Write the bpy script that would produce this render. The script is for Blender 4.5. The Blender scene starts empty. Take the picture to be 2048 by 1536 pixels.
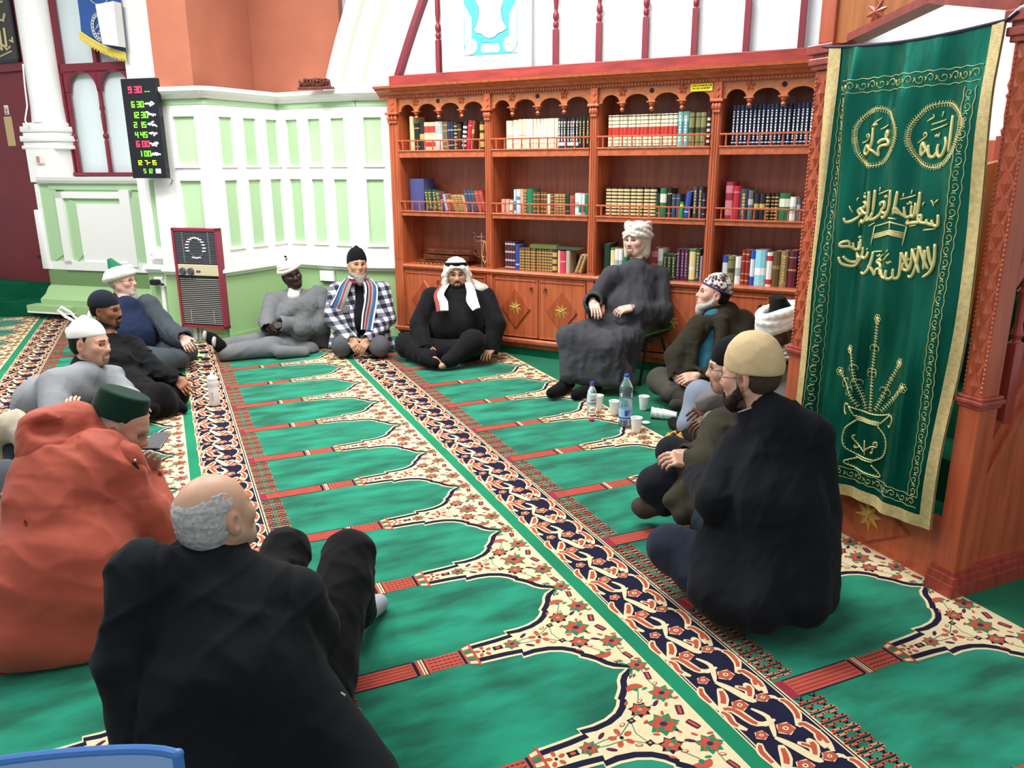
import bpy, bmesh, math, random
import numpy as np
from mathutils import Vector, Matrix
random.seed(7)
SC = bpy.context.scene
COL = SC.collection
PI = math.pi
# ------------------------------------------------------------------ camera
CH, CF, CP, CR, CY = 1.67, 1580.0, 0.2715, -0.0045, 0.409
_f0 = np.array([math.sin(CY), math.cos(CY), 0]); _r0 = np.array([math.cos(CY), -math.sin(CY), 0])
FW = math.cos(CP)*_f0 + np.array([0, 0, -math.sin(CP)])
_u0 = np.cross(_r0, FW)
RT = math.cos(CR)*_r0 + math.sin(CR)*_u0
UP = -math.sin(CR)*_r0 + math.cos(CR)*_u0
CC = np.array([0, 0, CH])
cam = bpy.data.cameras.new('camera'); camo = bpy.data.objects.new('camera', cam); COL.objects.link(camo)
cam.sensor_width = 36; cam.lens = 36*CF/2048; cam.clip_start = 0.05; cam.clip_end = 60
M = Matrix.Identity(4)
for i in range(3):
    M[i][0] = RT[i]; M[i][1] = UP[i]; M[i][2] = -FW[i]; M[i][3] = CC[i]
camo.matrix_world = M
SC.camera = camo
def D(px, py, dep):                       # point seen at a pixel, at a given distance along the view axis
    return CC + dep*(RT*(px-1024)/CF + UP*(768-py)/CF + FW)
# ------------------------------------------------------------------ world, lamps, exposure
SC.view_settings.view_transform = 'Standard'; SC.view_settings.look = 'None'
SC.view_settings.gamma = 1; SC.view_settings.use_curve_mapping = False
SC.view_settings.exposure = 0.32
W = bpy.data.worlds.new('room_air'); SC.world = W; W.use_nodes = True
W.node_tree.nodes['Background'].inputs[0].default_value = (0.93, 0.96, 1, 1)
W.node_tree.nodes['Background'].inputs[1].default_value = 0.50
def area(x, y, z, sx, sy, e, col=(1, .98, .95), aim=None):
    l = bpy.data.lights.new('ceiling_lamp', 'AREA'); l.shape = 'RECTANGLE'; l.size = sx; l.size_y = sy; l.energy = e; l.color = col
    o = bpy.data.objects.new('ceiling_lamp', l); COL.objects.link(o); o.location = (x, y, z)
    if aim is not None: o.rotation_euler = (Vector(aim)-Vector((x, y, z))).to_track_quat('-Z', 'Y').to_euler()
    return o
area(1.0, 5.6, 4.6, 1.6, 1.6, 165)
area(-1.6, 6.8, 4.4, 1.6, 1.6, 165)
area(2.2, 4.6, 4.4, 1.2, 1.2, 85)
area(-1.6, 4.2, 4.4, 1.2, 1.2, 50)
area(0.4, 1.6, 4.2, 1.0, 1.0, 22)

# ------------------------------------------------------------------ helpers: colour, material
def lin(h):
    if isinstance(h, str):
        h = h.lstrip('#'); c = [int(h[i:i+2], 16)/255 for i in (0, 2, 4)]
    else: c = list(h)
    return tuple((v/12.92 if v <= .04045 else ((v+.055)/1.055)**2.4) for v in c)
MATS = {}
def mat(name, col, rough=.6, metal=0, bump=0, bscale=60, var=0, vscale=8, sheen=0, spec=.5, coat=0, emit=0, stretch=None, attr=None, trans=0, ior=1.45, col2=None, bdist=.0016):
    if name in MATS: return MATS[name]
    m = bpy.data.materials.new(name); m.use_nodes = True; nt = m.node_tree; N = nt.nodes; Lk = nt.links
    b = N['Principled BSDF']; c = lin(col)
    b.inputs['Base Color'].default_value = (*c, 1); b.inputs['Roughness'].default_value = rough
    b.inputs['Metallic'].default_value = metal; b.inputs['Specular IOR Level'].default_value = spec
    b.inputs['IOR'].default_value = ior
    if sheen: b.inputs['Sheen Weight'].default_value = sheen; b.inputs['Sheen Roughness'].default_value = .5
    if coat: b.inputs['Coat Weight'].default_value = coat; b.inputs['Coat Roughness'].default_value = .15
    if trans: b.inputs['Transmission Weight'].default_value = trans
    if emit: b.inputs['Emission Color'].default_value = (*c, 1); b.inputs['Emission Strength'].default_value = emit
    m.diffuse_color = (*c, 1)
    vec = None
    if bump or var:
        tc = N.new('ShaderNodeTexCoord'); mp = N.new('ShaderNodeMapping'); Lk.new(tc.outputs['Object'], mp.inputs[0])
        if stretch: mp.inputs['Scale'].default_value = stretch
        vec = mp.outputs[0]
    if attr:
        a = N.new('ShaderNodeAttribute'); a.attribute_name = attr; src = a.outputs['Color']; Lk.new(src, b.inputs['Base Color'])
    else: src = None
    if var:
        n = N.new('ShaderNodeTexNoise'); n.inputs['Scale'].default_value = vscale; n.inputs['Detail'].default_value = 5; Lk.new(vec, n.inputs['Vector'])
        mx = N.new('ShaderNodeMix'); mx.data_type = 'RGBA'
        r = N.new('ShaderNodeMapRange'); r.inputs['From Min'].default_value = .35; r.inputs['From Max'].default_value = .65; Lk.new(n.outputs['Fac'], r.inputs['Value'])
        Lk.new(r.outputs[0], mx.inputs['Factor'])
        if src is not None:
            mu = N.new('ShaderNodeMix'); mu.data_type = 'RGBA'; mu.blend_type = 'MULTIPLY'; mu.inputs['Factor'].default_value = 1
            mx.inputs[6].default_value = (1-var, 1-var, 1-var, 1); mx.inputs[7].default_value = (1, 1, 1, 1)
            Lk.new(src, mu.inputs[6]); Lk.new(mx.outputs[2], mu.inputs[7]); Lk.new(mu.outputs[2], b.inputs['Base Color'])
        else:
            c2 = lin(col2) if col2 else tuple(v*(1-var) for v in c)
            mx.inputs[6].default_value = (*c2, 1); mx.inputs[7].default_value = (*c, 1); Lk.new(mx.outputs[2], b.inputs['Base Color'])
    if bump:
        n = N.new('ShaderNodeTexNoise'); n.inputs['Scale'].default_value = bscale; n.inputs['Detail'].default_value = 3; Lk.new(vec, n.inputs['Vector'])
        bp = N.new('ShaderNodeBump'); bp.inputs['Strength'].default_value = bump; bp.inputs['Distance'].default_value = bdist
        Lk.new(n.outputs['Fac'], bp.inputs['Height']); Lk.new(bp.outputs[0], b.inputs['Normal'])
    MATS[name] = m; return m
def wood(name, c1, c2, rough=.32, axis='z'):
    st = {'z': (14, 14, 1.2), 'x': (1.2, 14, 14), 'y': (14, 1.2, 14)}[axis]
    return mat(name, c1, rough, var=.5, vscale=2.2, stretch=st, col2=c2, bump=.04, bscale=10, coat=.25)
# ------------------------------------------------------------------ helpers: mesh builder
ORG = {}
def frame(o, x, y=None):
    x = Vector(x).normalized(); z = Vector((0, 0, 1)); y = z.cross(x) if y is None else Vector(y)
    F = Matrix.Identity(4)
    for i in range(3): F[i][0] = x[i]; F[i][1] = y[i]; F[i][2] = z[i]; F[i][3] = o[i]
    return F
class MB:
    def __init__(s, F=None): s.v = []; s.f = []; s.m = []; s.F = F
    def add(s, vs, fs, mi=0, F=None):
        F = s.F if F is None else F
        b = len(s.v)
        for p in vs:
            p = Vector(p); s.v.append(F @ p if F is not None else p)
        for f in fs: s.f.append([b+i for i in f]); s.m.append(mi)
    def box(s, a, b, mi=0, F=None, bev=0):
        x0, y0, z0 = [min(p, q) for p, q in zip(a, b)]; x1, y1, z1 = [max(p, q) for p, q in zip(a, b)]
        if bev <= 0:
            vs = [(x0,y0,z0),(x1,y0,z0),(x1,y1,z0),(x0,y1,z0),(x0,y0,z1),(x1,y0,z1),(x1,y1,z1),(x0,y1,z1)]
            s.add(vs, [(0,3,2,1),(4,5,6,7),(0,1,5,4),(1,2,6,5),(2,3,7,6),(3,0,4,7)], mi, F); return
        bm = bmesh.new(); bmesh.ops.create_cube(bm, size=1)
        for v in bm.verts: v.co = ((x0+x1)/2+v.co.x*(x1-x0), (y0+y1)/2+v.co.y*(y1-y0), (z0+z1)/2+v.co.z*(z1-z0))
        bmesh.ops.bevel(bm, geom=bm.edges[:], offset=bev, segments=2, affect='EDGES', profile=.5)
        s.bm(bm, mi, F)
    def bm(s, bm, mi=0, F=None):
        bm.verts.index_update(); s.add([v.co.copy() for v in bm.verts], [[v.index for v in f.verts] for f in bm.faces], mi, F); bm.free()
    def prism(s, poly, d0, d1, mi=0, F=None, axis='y', side=None):
        # poly: 2-D outline; axis y -> (x, d, z), axis z -> (x, y, d)
        n = len(poly)
        mk = (lambda p, d: (p[0], d, p[1])) if axis == 'y' else ((lambda p, d: (p[0], p[1], d)) if axis == 'z' else (lambda p, d: (d, p[0], p[1])))
        vs = [mk(p, d0) for p in poly]+[mk(p, d1) for p in poly]
        s.add(vs, [list(range(n)), list(range(2*n-1, n-1, -1))], mi, F)
        s.add(vs, [(i, (i+1) % n, n+(i+1) % n, n+i) for i in range(n)], mi if side is None else side, F)
    def lathe(s, prof, c=(0, 0, 0), seg=16, mi=0, F=None, axis='z'):
        vs = []; fs = []; n = len(prof)
        for r, z in prof:
            for k in range(seg):
                a = 2*PI*k/seg; x, y = r*math.cos(a), r*math.sin(a)
                p = (x, y, z) if axis == 'z' else ((x, z, y) if axis == 'y' else (z, x, y))
                vs.append((c[0]+p[0], c[1]+p[1], c[2]+p[2]))
        for i in range(n-1):
            for k in range(seg):
                k2 = (k+1) % seg; fs.append((i*seg+k, i*seg+k2, (i+1)*seg+k2, (i+1)*seg+k))
        fs.append(list(range(seg-1, -1, -1))); fs.append([(n-1)*seg+k for k in range(seg)])
        s.add(vs, fs, mi, F)
    def tube(s, path, r, seg=8, mi=0, F=None, closed=False):
        P = [Vector(p) for p in path]; n = len(P); R = r if isinstance(r, (list, tuple)) else [r]*n
        vs = []; fs = []; up = None
        for i in range(n):
            t = (P[(i+1) % n]-P[i-1]) if closed else (P[min(i+1, n-1)]-P[max(i-1, 0)])
            t.normalize()
            if up is None: up = t.orthogonal().normalized()
            up = (up-t*up.dot(t)); up = up.normalized() if up.length > 1e-6 else t.orthogonal().normalized()
            w = t.cross(up)
            for k in range(seg):
                a = 2*PI*k/seg; vs.append(P[i]+(up*math.cos(a)+w*math.sin(a))*R[i])
        for i in range(n if closed else n-1):
            j = (i+1) % n
            for k in range(seg):
                k2 = (k+1) % seg; fs.append((i*seg+k, i*seg+k2, j*seg+k2, j*seg+k))
        if not closed: fs.append(list(range(seg-1, -1, -1))); fs.append([(n-1)*seg+k for k in range(seg)])
        s.add(vs, fs, mi, F)
    def ball(s, c, r, mi=0, F=None, sub=2):
        bm = bmesh.new(); bmesh.ops.create_icosphere(bm, subdivisions=sub, radius=1)
        rr = r if isinstance(r, (tuple, list)) else (r, r, r)
        for v in bm.verts: v.co = (c[0]+v.co.x*rr[0], c[1]+v.co.y*rr[1], c[2]+v.co.z*rr[2])
        s.bm(bm, mi, F)
    def build(s, name, mats, parent=None, smooth=False, org=None, fixn=True):
        if not isinstance(mats, (list, tuple)): mats = [mats]
        me = bpy.data.meshes.new(name)
        if parent is not None: o = ORG[parent]
        elif org is not None: o = Vector(org)
        else:
            xs = np.array([tuple(v) for v in s.v]); lo = xs.min(0); hi = xs.max(0); o = Vector(((lo[0]+hi[0])/2, (lo[1]+hi[1])/2, lo[2]))
        me.from_pydata([tuple(v-o) for v in s.v], [], s.f)
        for m in mats: me.materials.append(m)
        me.polygons.foreach_set('material_index', s.m)
        if fixn:
            bm = bmesh.new(); bm.from_mesh(me); bmesh.ops.recalc_face_normals(bm, faces=bm.faces[:]); bm.to_mesh(me); bm.free()
        if smooth:
            me.polygons.foreach_set('use_smooth', [True]*len(me.polygons))
            if smooth != 2:
                try: me.set_sharp_from_angle(angle=math.radians(40))
                except Exception: pass
        ob = bpy.data.objects.new(name, me); COL.objects.link(ob)
        if parent is not None: ob.parent = parent
        else: ob.location = o
        ORG[ob] = o
        return ob
def tag(o, label=None, cat=None, group=None, kind=None):
    if label: o['label'] = label
    if cat: o['category'] = cat
    if group: o['group'] = group
    if kind: o['kind'] = kind
    return o
def empty(name, loc, label=None, cat=None, group=None):
    o = bpy.data.objects.new(name, None); COL.objects.link(o); o.location = loc; o.empty_display_size = .1; ORG[o] = Vector(loc)
    return tag(o, label, cat, group)
def struct(o): o['kind'] = 'structure'; return o
def arcpts(cx, cy, r, a0, a1, n, ry=None):
    ry = r if ry is None else ry
    return [(cx+r*math.cos(math.radians(a0+(a1-a0)*i/n)), cy+ry*math.sin(math.radians(a0+(a1-a0)*i/n))) for i in range(n+1)]
# ------------------------------------------------------------------ carpet (floor)
S_, D_, U0, V0 = 0.5765, 1.389, 6.901, 0.342
CG = mat('carpet_green', '198a6b', .95, bump=.5, bscale=300, bdist=.004, var=.6, vscale=5, stretch=(.6, 1.6, 1), sheen=.15, spec=.1)
CP_ = mat('carpet_plain', '0f6b4c', .95, bump=.35, bscale=420, var=.3, vscale=2.5, sheen=.1, spec=.1)
CW = mat('carpet_cream', 'dac8a0', .95, bump=.3, bscale=420, var=.06, vscale=30, spec=.1)
CN = mat('carpet_navy', '1f1f36', .95, bump=.3, bscale=420, var=.15, vscale=20, spec=.1)
CRd = mat('carpet_red', 'b2523f', .95, bump=.3, bscale=420, var=.12, vscale=20, spec=.1)
CDr = mat('carpet_wine', '8f3040', .95, bump=.3, bscale=420, var=.12, vscale=20, spec=.1)
CBa = mat('carpet_band', '14805a', .95, bump=.35, bscale=420, var=.2, vscale=3, sheen=.1, spec=.1)
CPu = mat('carpet_purple', '4a2344', .95, bump=.3, bscale=420, spec=.1)
COr = mat('carpet_coral', 'c9745c', .95, bump=.3, bscale=420, spec=.1)
FM = [CP_, CG, CW, CN, CRd, CDr, CBa, CPu, COr]
PL, GR, CR_, NV, RD, WN, BD, PU, CO = range(9)
def fpoly(pts, z, m): TI.append(([(p[0], p[1]) for p in pts], z, m))
def fline(pts, w, z, m, closed=False):
    P = [np.array(p, float) for p in pts]; n = len(P)
    for i in range(n if closed else n-1):
        a, b = P[i], P[(i+1) % n]; t = b-a; L = np.linalg.norm(t)
        if L < 1e-6: continue
        t /= L; nn = np.array([-t[1], t[0]])*w/2; a2 = a-t*w*.25; b2 = b+t*w*.25
        fpoly([a2+nn, a2-nn, b2-nn, b2+nn], z, m)
def fell(c, rx, ry, z, m, ang=0, n=8, jag=0):
    ca, sa = math.cos(ang), math.sin(ang); P = []
    for i in range(n):
        q = 2*PI*i/n; k = 1+(jag if i % 2 else -jag); x, y = rx*k*math.cos(q), ry*k*math.sin(q); P.append((c[0]+ca*x-sa*y, c[1]+sa*x+ca*y))
    fpoly(P, z, m)
HO = [(.505, .062), (.60, .066), (.652, .070), (.650, .092), (.70, .090), (.75, .097), (.79, .114), (.815, .135), (.832, .158), (.829, .168), (.85, .19), (.868, .212), (.884, .245), (.908, .272), (.945, .2885)]
def offs(hw, o):
    P = [np.array(p) for p in hw]; R = []
    for i, p in enumerate(P):
        t = P[min(i+1, len(P)-1)]-P[max(i-1, 0)]; t /= np.linalg.norm(t); q = p+np.array([t[1], -t[0]])*o
        R.append((q[0], min(q[1], .2885)))
    R[0] = (.505, R[0][1]); R[-1] = (.945+o*1.25, .2885); return R
TI = []
# one mat: bar, capital, spandrel, flowers (coordinates: across the row, along the row, measured from the bar)
Z1, Z2, Z3, Z4, Z5 = .0012, .0018, .0024, .003, .0036
fpoly([(-.035, -.045), (0, -.045), (0, .045), (-.035, .045)], Z1, WN)
fpoly([(0, -.040), (.28, -.040), (.28, .040), (0, .040)], Z1, RD)
for k in (-.025, -.009, .009, .025): fline([(.005, k), (.275, k)], .0035, Z2, WN)
fline([(0, -.042), (.28, -.042)], .005, Z2, NV); fline([(0, .042), (.28, .042)], .005, Z2, NV)
fpoly([(.28, -.04), (.292, -.04), (.292, .04), (.28, .04)], Z1, NV)
fpoly([(.292, -.046), (.332, -.046), (.332, .046), (.292, .046)], Z1, RD)
fpoly([(.303, -.044), (.318, -.044), (.318, .044), (.303, .044)], Z2, CR_)
fline([(.3105, -.044), (.3105, .044)], .003, Z3, NV); fline([(.322, -.046), (.322, .046)], .003, Z3, NV)
fpoly([(.332, -.040), (.452, -.040), (.452, .040), (.332, .040)], Z1, RD)
for k in (-.028, -.010, .010, .028):
    for j in range(7): fline([(.337+j*.0165, k), (.347+j*.0165, k)], .004, Z2, PU)
fpoly([(.452, -.042), (.462, -.042), (.462, .042), (.452, .042)], Z1, NV)
fpoly([(.462, -.048), (.505, -.066), (.505, .066), (.462, .048)], Z1, RD)
for j, k in enumerate((-.044, -.022, 0, .022, .044)):
    fpoly([(.470, k*.95-.007), (.496, k*1.1-.008), (.496, k*1.1+.008), (.470, k*.95+.007)], Z2, CR_ if j % 2 == 0 else BD)
fline([(.499, -.07), (.499, .07)], .006, Z3, RD)
for o, z, m in ((0, Z1, CR_), (.011, Z2, NV), (.033, Z3, CR_)):
    h = offs(HO, o); e = .5 if o == 0 else .506
    fpoly(h+[(1.03, .2885), (1.03, -.2885)]+[(a, -b) for a, b in reversed(h)], z, m)
def petal5(c, r):
    for i in range(5): a = 2*PI*i/5+.3; fell((c[0]+r*math.cos(a), c[1]+r*math.sin(a)), r*.52, r*.34, Z4, RD, a)
    fell(c, r*.25, r*.25, Z5, NV)
def rflower(c, r, g=False):
    r *= 1.18; fell(c, r*1.12, r, Z4, NV if not g else BD, .3, 14, .2); fell(c, r*.95, r*.82, Z5, RD, .1, 12, .2); fell((c[0]+r*.5, c[1]+r*.3), r*.3, r*.22, Z5+.0002, BD, .6); fell((c[0]-r*.45, c[1]-r*.35), r*.28, r*.2, Z5+.0002, BD, .3); fell(c, r*.3, r*.25, Z5+.0004, PU if g else CO)
def fanf(c, r, up):
    P = [(c[0]+r*math.cos(a)*1.15, c[1]+up*r*.85*math.sin(a)) for a in np.linspace(-.25, PI+.25, 9)]; fpoly(P, Z4, RD); fell((c[0], c[1]-up*r*.25), r*.35, r*.3, Z5, BD)
def tulip(c, L, w, a):
    fell(c, L, w, Z4, PU, a, 8, .12); fell(c, L*.85, w*.4, Z5, RD, a)
for sgn in (1, -1):
    fline([(.62, 0), (.70, sgn*.012), (.76, sgn*.012), (.82, sgn*.055), (.873, sgn*.086), (.895, sgn*.13), (.917, sgn*.165), (.916, sgn*.183)], .0035, Z3+.0003, BD)
    fline([(.873, sgn*.086), (.93, sgn*.09), (.985, sgn*.12), (.98, sgn*.2), (.99, sgn*.26)], .003, Z3+.0003, BD)
    fline([(.82, sgn*.055), (.805, 0)], .003, Z3+.0003, BD)
    for c in ((.703, .032*sgn), (.937, .093*sgn)): fell(c, .018, .007, Z4, PU, .6*sgn)
    for c in ((.787, .048*sgn), (.896, .123*sgn), (.99, .178*sgn)): fell(c, .013, .007, Z4, RD, .4*sgn, 7); fell(c, .008, .0035, Z5, CR_, .4*sgn, 7)
    c = (.822, .053*sgn); fell(c, .014, .012, Z4, NV, .2, 8, .2); fell(c, .006, .005, Z5, CO)
    rflower((.874, .086*sgn), .026); fanf((.916, .184*sgn), .027, sgn); rflower((.983, .128*sgn), .03, True)
    tulip((.989, .036*sgn), .027, .014, 1.2*sgn); tulip((.992, .224*sgn), .024, .012, 1.3*sgn)
    for q in range(4): fline([(.93+.007*q, (.235+.004*(q % 2))*sgn), (.936+.007*q, .25*sgn)], .004, Z4, NV)
for sgn in (1, -1):
    for c, a in (((.86, .03*sgn), .5), ((.93, .045*sgn), 1.1), ((.945, .17*sgn), .2), ((.965, .075*sgn), .9), ((.85, .13*sgn), .7), ((1.012, .09*sgn), .1), ((1.01, .255*sgn), .3), ((.95, .262*sgn), .8)): fell(c, .012, .0055, Z4, RD if int(a*10) % 2 else BD, a*sgn, 7)
petal5((.535, 0), .022); petal5((.755, 0), .028); rflower((.905, 0), .036, True); rflower((.645, 0), .022, True); fell((.59, 0), .022, .013, Z4, NV, 0, 8, .2); fell((.59, 0), .01, .007, Z5, RD)
rflower((.99, .2885), .026, True)
# fringe loops either side of the row's first line
for j in range(10):
    u = .075+j*.0465
    for cx in (-.014, .04):
        C = [(cx-.016, u-.012), (cx+.016, u-.012), (cx+.022, u), (cx+.016, u+.012), (cx-.016, u+.012), (cx-.022, u)]
        fline(C, .009, Z2, RD if (j % 2) else CO, True)
        fline([(cx-.012, u+.012), (cx+.012, u+.034)], .005, Z1, NV); fline([(cx+.012, u+.012), (cx-.012, u+.034)], .005, Z1, NV)
    fline([(-.03, u), (.058, u)], .004, Z3, NV)
TILE = TI; TI = []
# runner between the rows
fpoly([(1.03, 0), (1.09, 0), (1.09, .28825), (1.03, .28825)], .0008, BD)
for a, w, m in ((1.0925, .005, CR_), (1.0975, .005, NV), (1.1025, .005, CR_), (1.3375, .005, CR_), (1.3430, .006, NV), (1.3490, .006, CR_)):
    fpoly([(a-w/2, 0), (a+w/2, 0), (a+w/2, .28825), (a-w/2, .28825)], .0011, m)
fpoly([(1.105, 0), (1.335, 0), (1.335, .28825), (1.105, .28825)], .0008, NV)
VZ = [0]
def vine(P, w, core=False):
    VZ[0] += 1; z1 = .0013+.00005*VZ[0]; z2 = z1+.0007
    P = [np.array(p) for p in P]; Q = []
    for i in range(len(P)-1):
        p0, p1, p2, p3 = P[max(i-1, 0)], P[i], P[i+1], P[min(i+2, len(P)-1)]
        for t in (0, .34, .67): Q.append(.5*((2*p1)+(p2-p0)*t+(2*p0-5*p1+4*p2-p3)*t*t+(3*p1-p0-3*p2+p3)*t**3))
    Q.append(P[-1]); n = len(Q)-1; L = []; R = []; L2 = []; R2 = []
    for i, q in enumerate(Q):
        t = Q[min(i+1, n)]-Q[max(i-1, 0)]; t /= max(np.linalg.norm(t), 1e-6); nn = np.array([-t[1], t[0]]); k = 1.12*w*(.3+.78*math.sin(PI*min(1, .08+.88*i/n)))/2
        L.append(q+nn*k); R.append(q-nn*k); L2.append(q+nn*k*.5); R2.append(q-nn*k*.5)
    for i in range(n): fpoly([L[i], R[i], R[i+1], L[i+1]], z1, CR_)
    if core:
        for i in range(n//5, n-2): fpoly([L2[i], R2[i], R2[i+1], L2[i+1]], z2, RD)
for (P, w, c) in (([(1.1, -.02), (1.112, -.045), (1.104, -.084), (1.125, -.124)], .026, 1), ([(1.122, -.185), (1.103, -.211), (1.100, -.242), (1.104, -.305)], .026, 1), ([(1.173, -.216), (1.15, -.265), (1.106, -.312)], .030, 1),
        ([(1.107, -.303), (1.145, -.32), (1.164, -.391), (1.184, -.411)], .028, 1), ([(1.18, -.184), (1.204, -.235), (1.226, -.301), (1.242, -.314)], .024, 0), ([(1.226, -.301), (1.262, -.255), (1.264, -.227)], .028, 1),
        ([(1.277, -.173), (1.303, -.174), (1.312, -.244), (1.296, -.299)], .026, 1), ([(1.31, -.049), (1.326, -.072), (1.316, -.129), (1.277, -.173)], .026, 1), ([(1.20, -.05), (1.222, -.10), (1.20, -.15), (1.18, -.184)], .016, 0), ([(1.245, -.02), (1.30, -.03), (1.31, -.049)], .014, 0), ([(1.325, -.21), (1.30, -.235), (1.285, -.28)], .022, 1), ([(1.225, .06), (1.25, .03), (1.255, -.0)], .02, 1), ([(1.165, -.10), (1.19, -.125), (1.235, -.12)], .018, 0)): vine(P, w, c)
for c, r in (((1.236, .122), .028), ((1.178, -.023), .026), ((1.148, .128), .020), ((1.271, -.022), .022)):
    fell(c, r*1.1, r*.95, Z2, CR_, .2, 10, .1); fell(c, r, r*.85, Z3, RD, 0, 10, .14); fell(c, r*.38, r*.34, Z4, CR_, 0, 6); fell(c, r*.14, r*.14, Z5, NV, 0, 5)
STRIPE = TI; TI = []
fl = MB()
fl.add([(-7, -.5, 0), (7, -.5, 0), (7, 13, 0), (-7, 13, 0)], [(0, 1, 2, 3)], PL)
for row in range(-4, 2):
    v0 = V0+row*D_; uo = U0-(.0215 if row == 1 else 0)
    y1 = {1: 7.6, 0: 8.6}.get(row, 11.2)
    fl.add([(v0-.036, .3, .0004), (v0+1.03, .3, .0004), (v0+1.03, y1, .0004), (v0-.036, y1, .0004)], [(0, 1, 2, 3)], GR)
    for k in range(-8, 13):
        uc = uo-k*S_
        if uc < .8 or uc > y1-.2: continue
        if row <= -3 and uc < 4.5: continue
        for P, z, m in TILE: fl.add([(v0+p[0], uc+p[1], z) for p in P], [list(range(len(P)))], m)
    if row < 1:
        for k in range(-14, 24):
            uc = uo-k*S_/2
            if uc < .8 or uc > y1-.1 or (row <= -3 and uc < 4.5): continue
            for P, z, m in STRIPE: fl.add([(v0+p[0], uc+p[1], z) for p in P], [list(range(len(P)))], m)
floor = fl.build('floor', FM, fixn=False, org=(0, 0, 0)); struct(floor)
tag(floor, 'green fitted carpet woven with rows of prayer niches and navy floral bands')

# ------------------------------------------------------------------ walls
WH = mat('white_paint', 'f4f4f2', .55, bump=.03, bscale=30)
WG = mat('light_green_paint', 'b0d2a6', .6, bump=.03, bscale=30)
DG = mat('dado_green_paint', 'a0c48c', .5, bump=.03, bscale=30)
TC = mat('terracotta_paint', 'a8644c', .8, bump=.08, bscale=14, var=.12, vscale=3)
MR = mat('maroon_wood', '7a2634', .4, bump=.04, bscale=20)
RB = mat('red_beam_wood', 'a03c34', .4, var=.25, vscale=3, stretch=(1, 1, 6), col2='7c2c2a', bump=.04, bscale=20)
SG = mat('step_carpet', '0c5a3e', .95, bump=.3, bscale=300, var=.3, vscale=4, spec=.1)
GL = mat('frosted_glass', 'e3f2f4', .3, var=.05, vscale=2)
WN1 = Vector((.63860, .76954, 0)); WB1 = Vector((.76954, -.63860, 0))
PA = Vector((-1.12, 9.3, 0))
# niche facets: (start, end, panel columns)
PT = [(-.02, 8.387), (.465, 7.985), (1.161, 8.52), (1.80, 7.80), (2.10, 7.62)]
FAC = [[(.29, .52)], [(.123, .272), (.411, .567), (.698, .845)], [(.118, .258), (.391, .534), (.662, .815)], [(.063, .235)]]
def wallrun(name, a, b, cols, side):
    F = frame((a[0], a[1], 0), (b[0]-a[0], b[1]-a[1], 0)); L = math.hypot(b[0]-a[0], b[1]-a[1])
    m = MB(F)
    m.box((-.02, 0, 0), (L+.02, .10, 2.30), 1)                       # backing, seen in the sunk panels
    m.box((-.0, -.012, 0), (L, 0, .66), 2)                           # dado
    m.box((0, -.022, 0), (L, -.012, .09), 2)
    xs = [0]+[q for c in cols for q in c]+[L]
    for i in range(0, len(xs), 2): m.box((xs[i], -.024, .72), (xs[i+1], 0, 2.20), 0)
    for z0, z1 in ((.72, .915), (1.535, 1.67), (2.10, 2.20)):
        for c in cols: m.box((c[0], -.024, z0), (c[1], 0, z1), 0)
    for c in cols:                                                   # moulded sills under the panels
        for z in (.895, 1.65): m.prism([(-.04, z), (-.034, z+.02), (-.02, z+.02), (-.02, z)], c[0]-.02, c[1]+.02, 0, axis='x')
    m.prism([(-.065, .69), (-.065, .71), (-.04, .735), (0, .74), (0, .655), (-.03, .655), (-.04, .675)], 0, L, 0, axis='x')
    m.box((0, -.03, 2.20), (L, 0, 2.25), 1)
    m.prism([(0, 2.25), (-.05, 2.25), (-.07, 2.27), (-.10, 2.285), (-.125, 2.31), (-.125, 2.345), (.42, 2.345), (.42, 2.25)], -.03, L+.03, 0, axis='x')
    if side == 0:
        m.lathe([(.02, 2.25), (.05, 2.25), (.07, 2.27), (.10, 2.285), (.125, 2.31), (.125, 2.3445), (.02, 2.3445)], (L, 0, 0), 24, 0); m.lathe([(.02, .655), (.03, .655), (.04, .675), (.065, .69), (.065, .71), (.04, .735), (.02, .74)], (L, 0, 0), 24, 0); m.lathe([(.03, 2.2), (.03, 2.25)], (L, 0, 0), 16, 1); m.lathe([(.024, .7), (.024, 2.2)], (L, 0, 0), 16, 0)
    o = m.build(name, [WH, WG, DG]); struct(o); return o
for i, nm in enumerate(('wall_niche_left', 'wall_niche_back', 'wall_niche_right', 'wall_niche_end')):
    wallrun(nm, PT[i], PT[i+1], FAC[i], i)
# terracotta alcove above the ledge
m = MB()
OP = [(-.35, 9.05), (.085, 8.46), (.40, 8.195), (1.02, 8.93), (1.80, 8.36)]
for i in range(1, 4):
    a, b = OP[i], OP[i+1]; F = frame((a[0], a[1], 0), (b[0]-a[0], b[1]-a[1], 0)); L = math.hypot(b[0]-a[0], b[1]-a[1])
    m.box((0, 0, 2.3), (L, .1, 3.9), 0, F)
struct(m.build('wall_alcove', [TC]))
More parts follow.
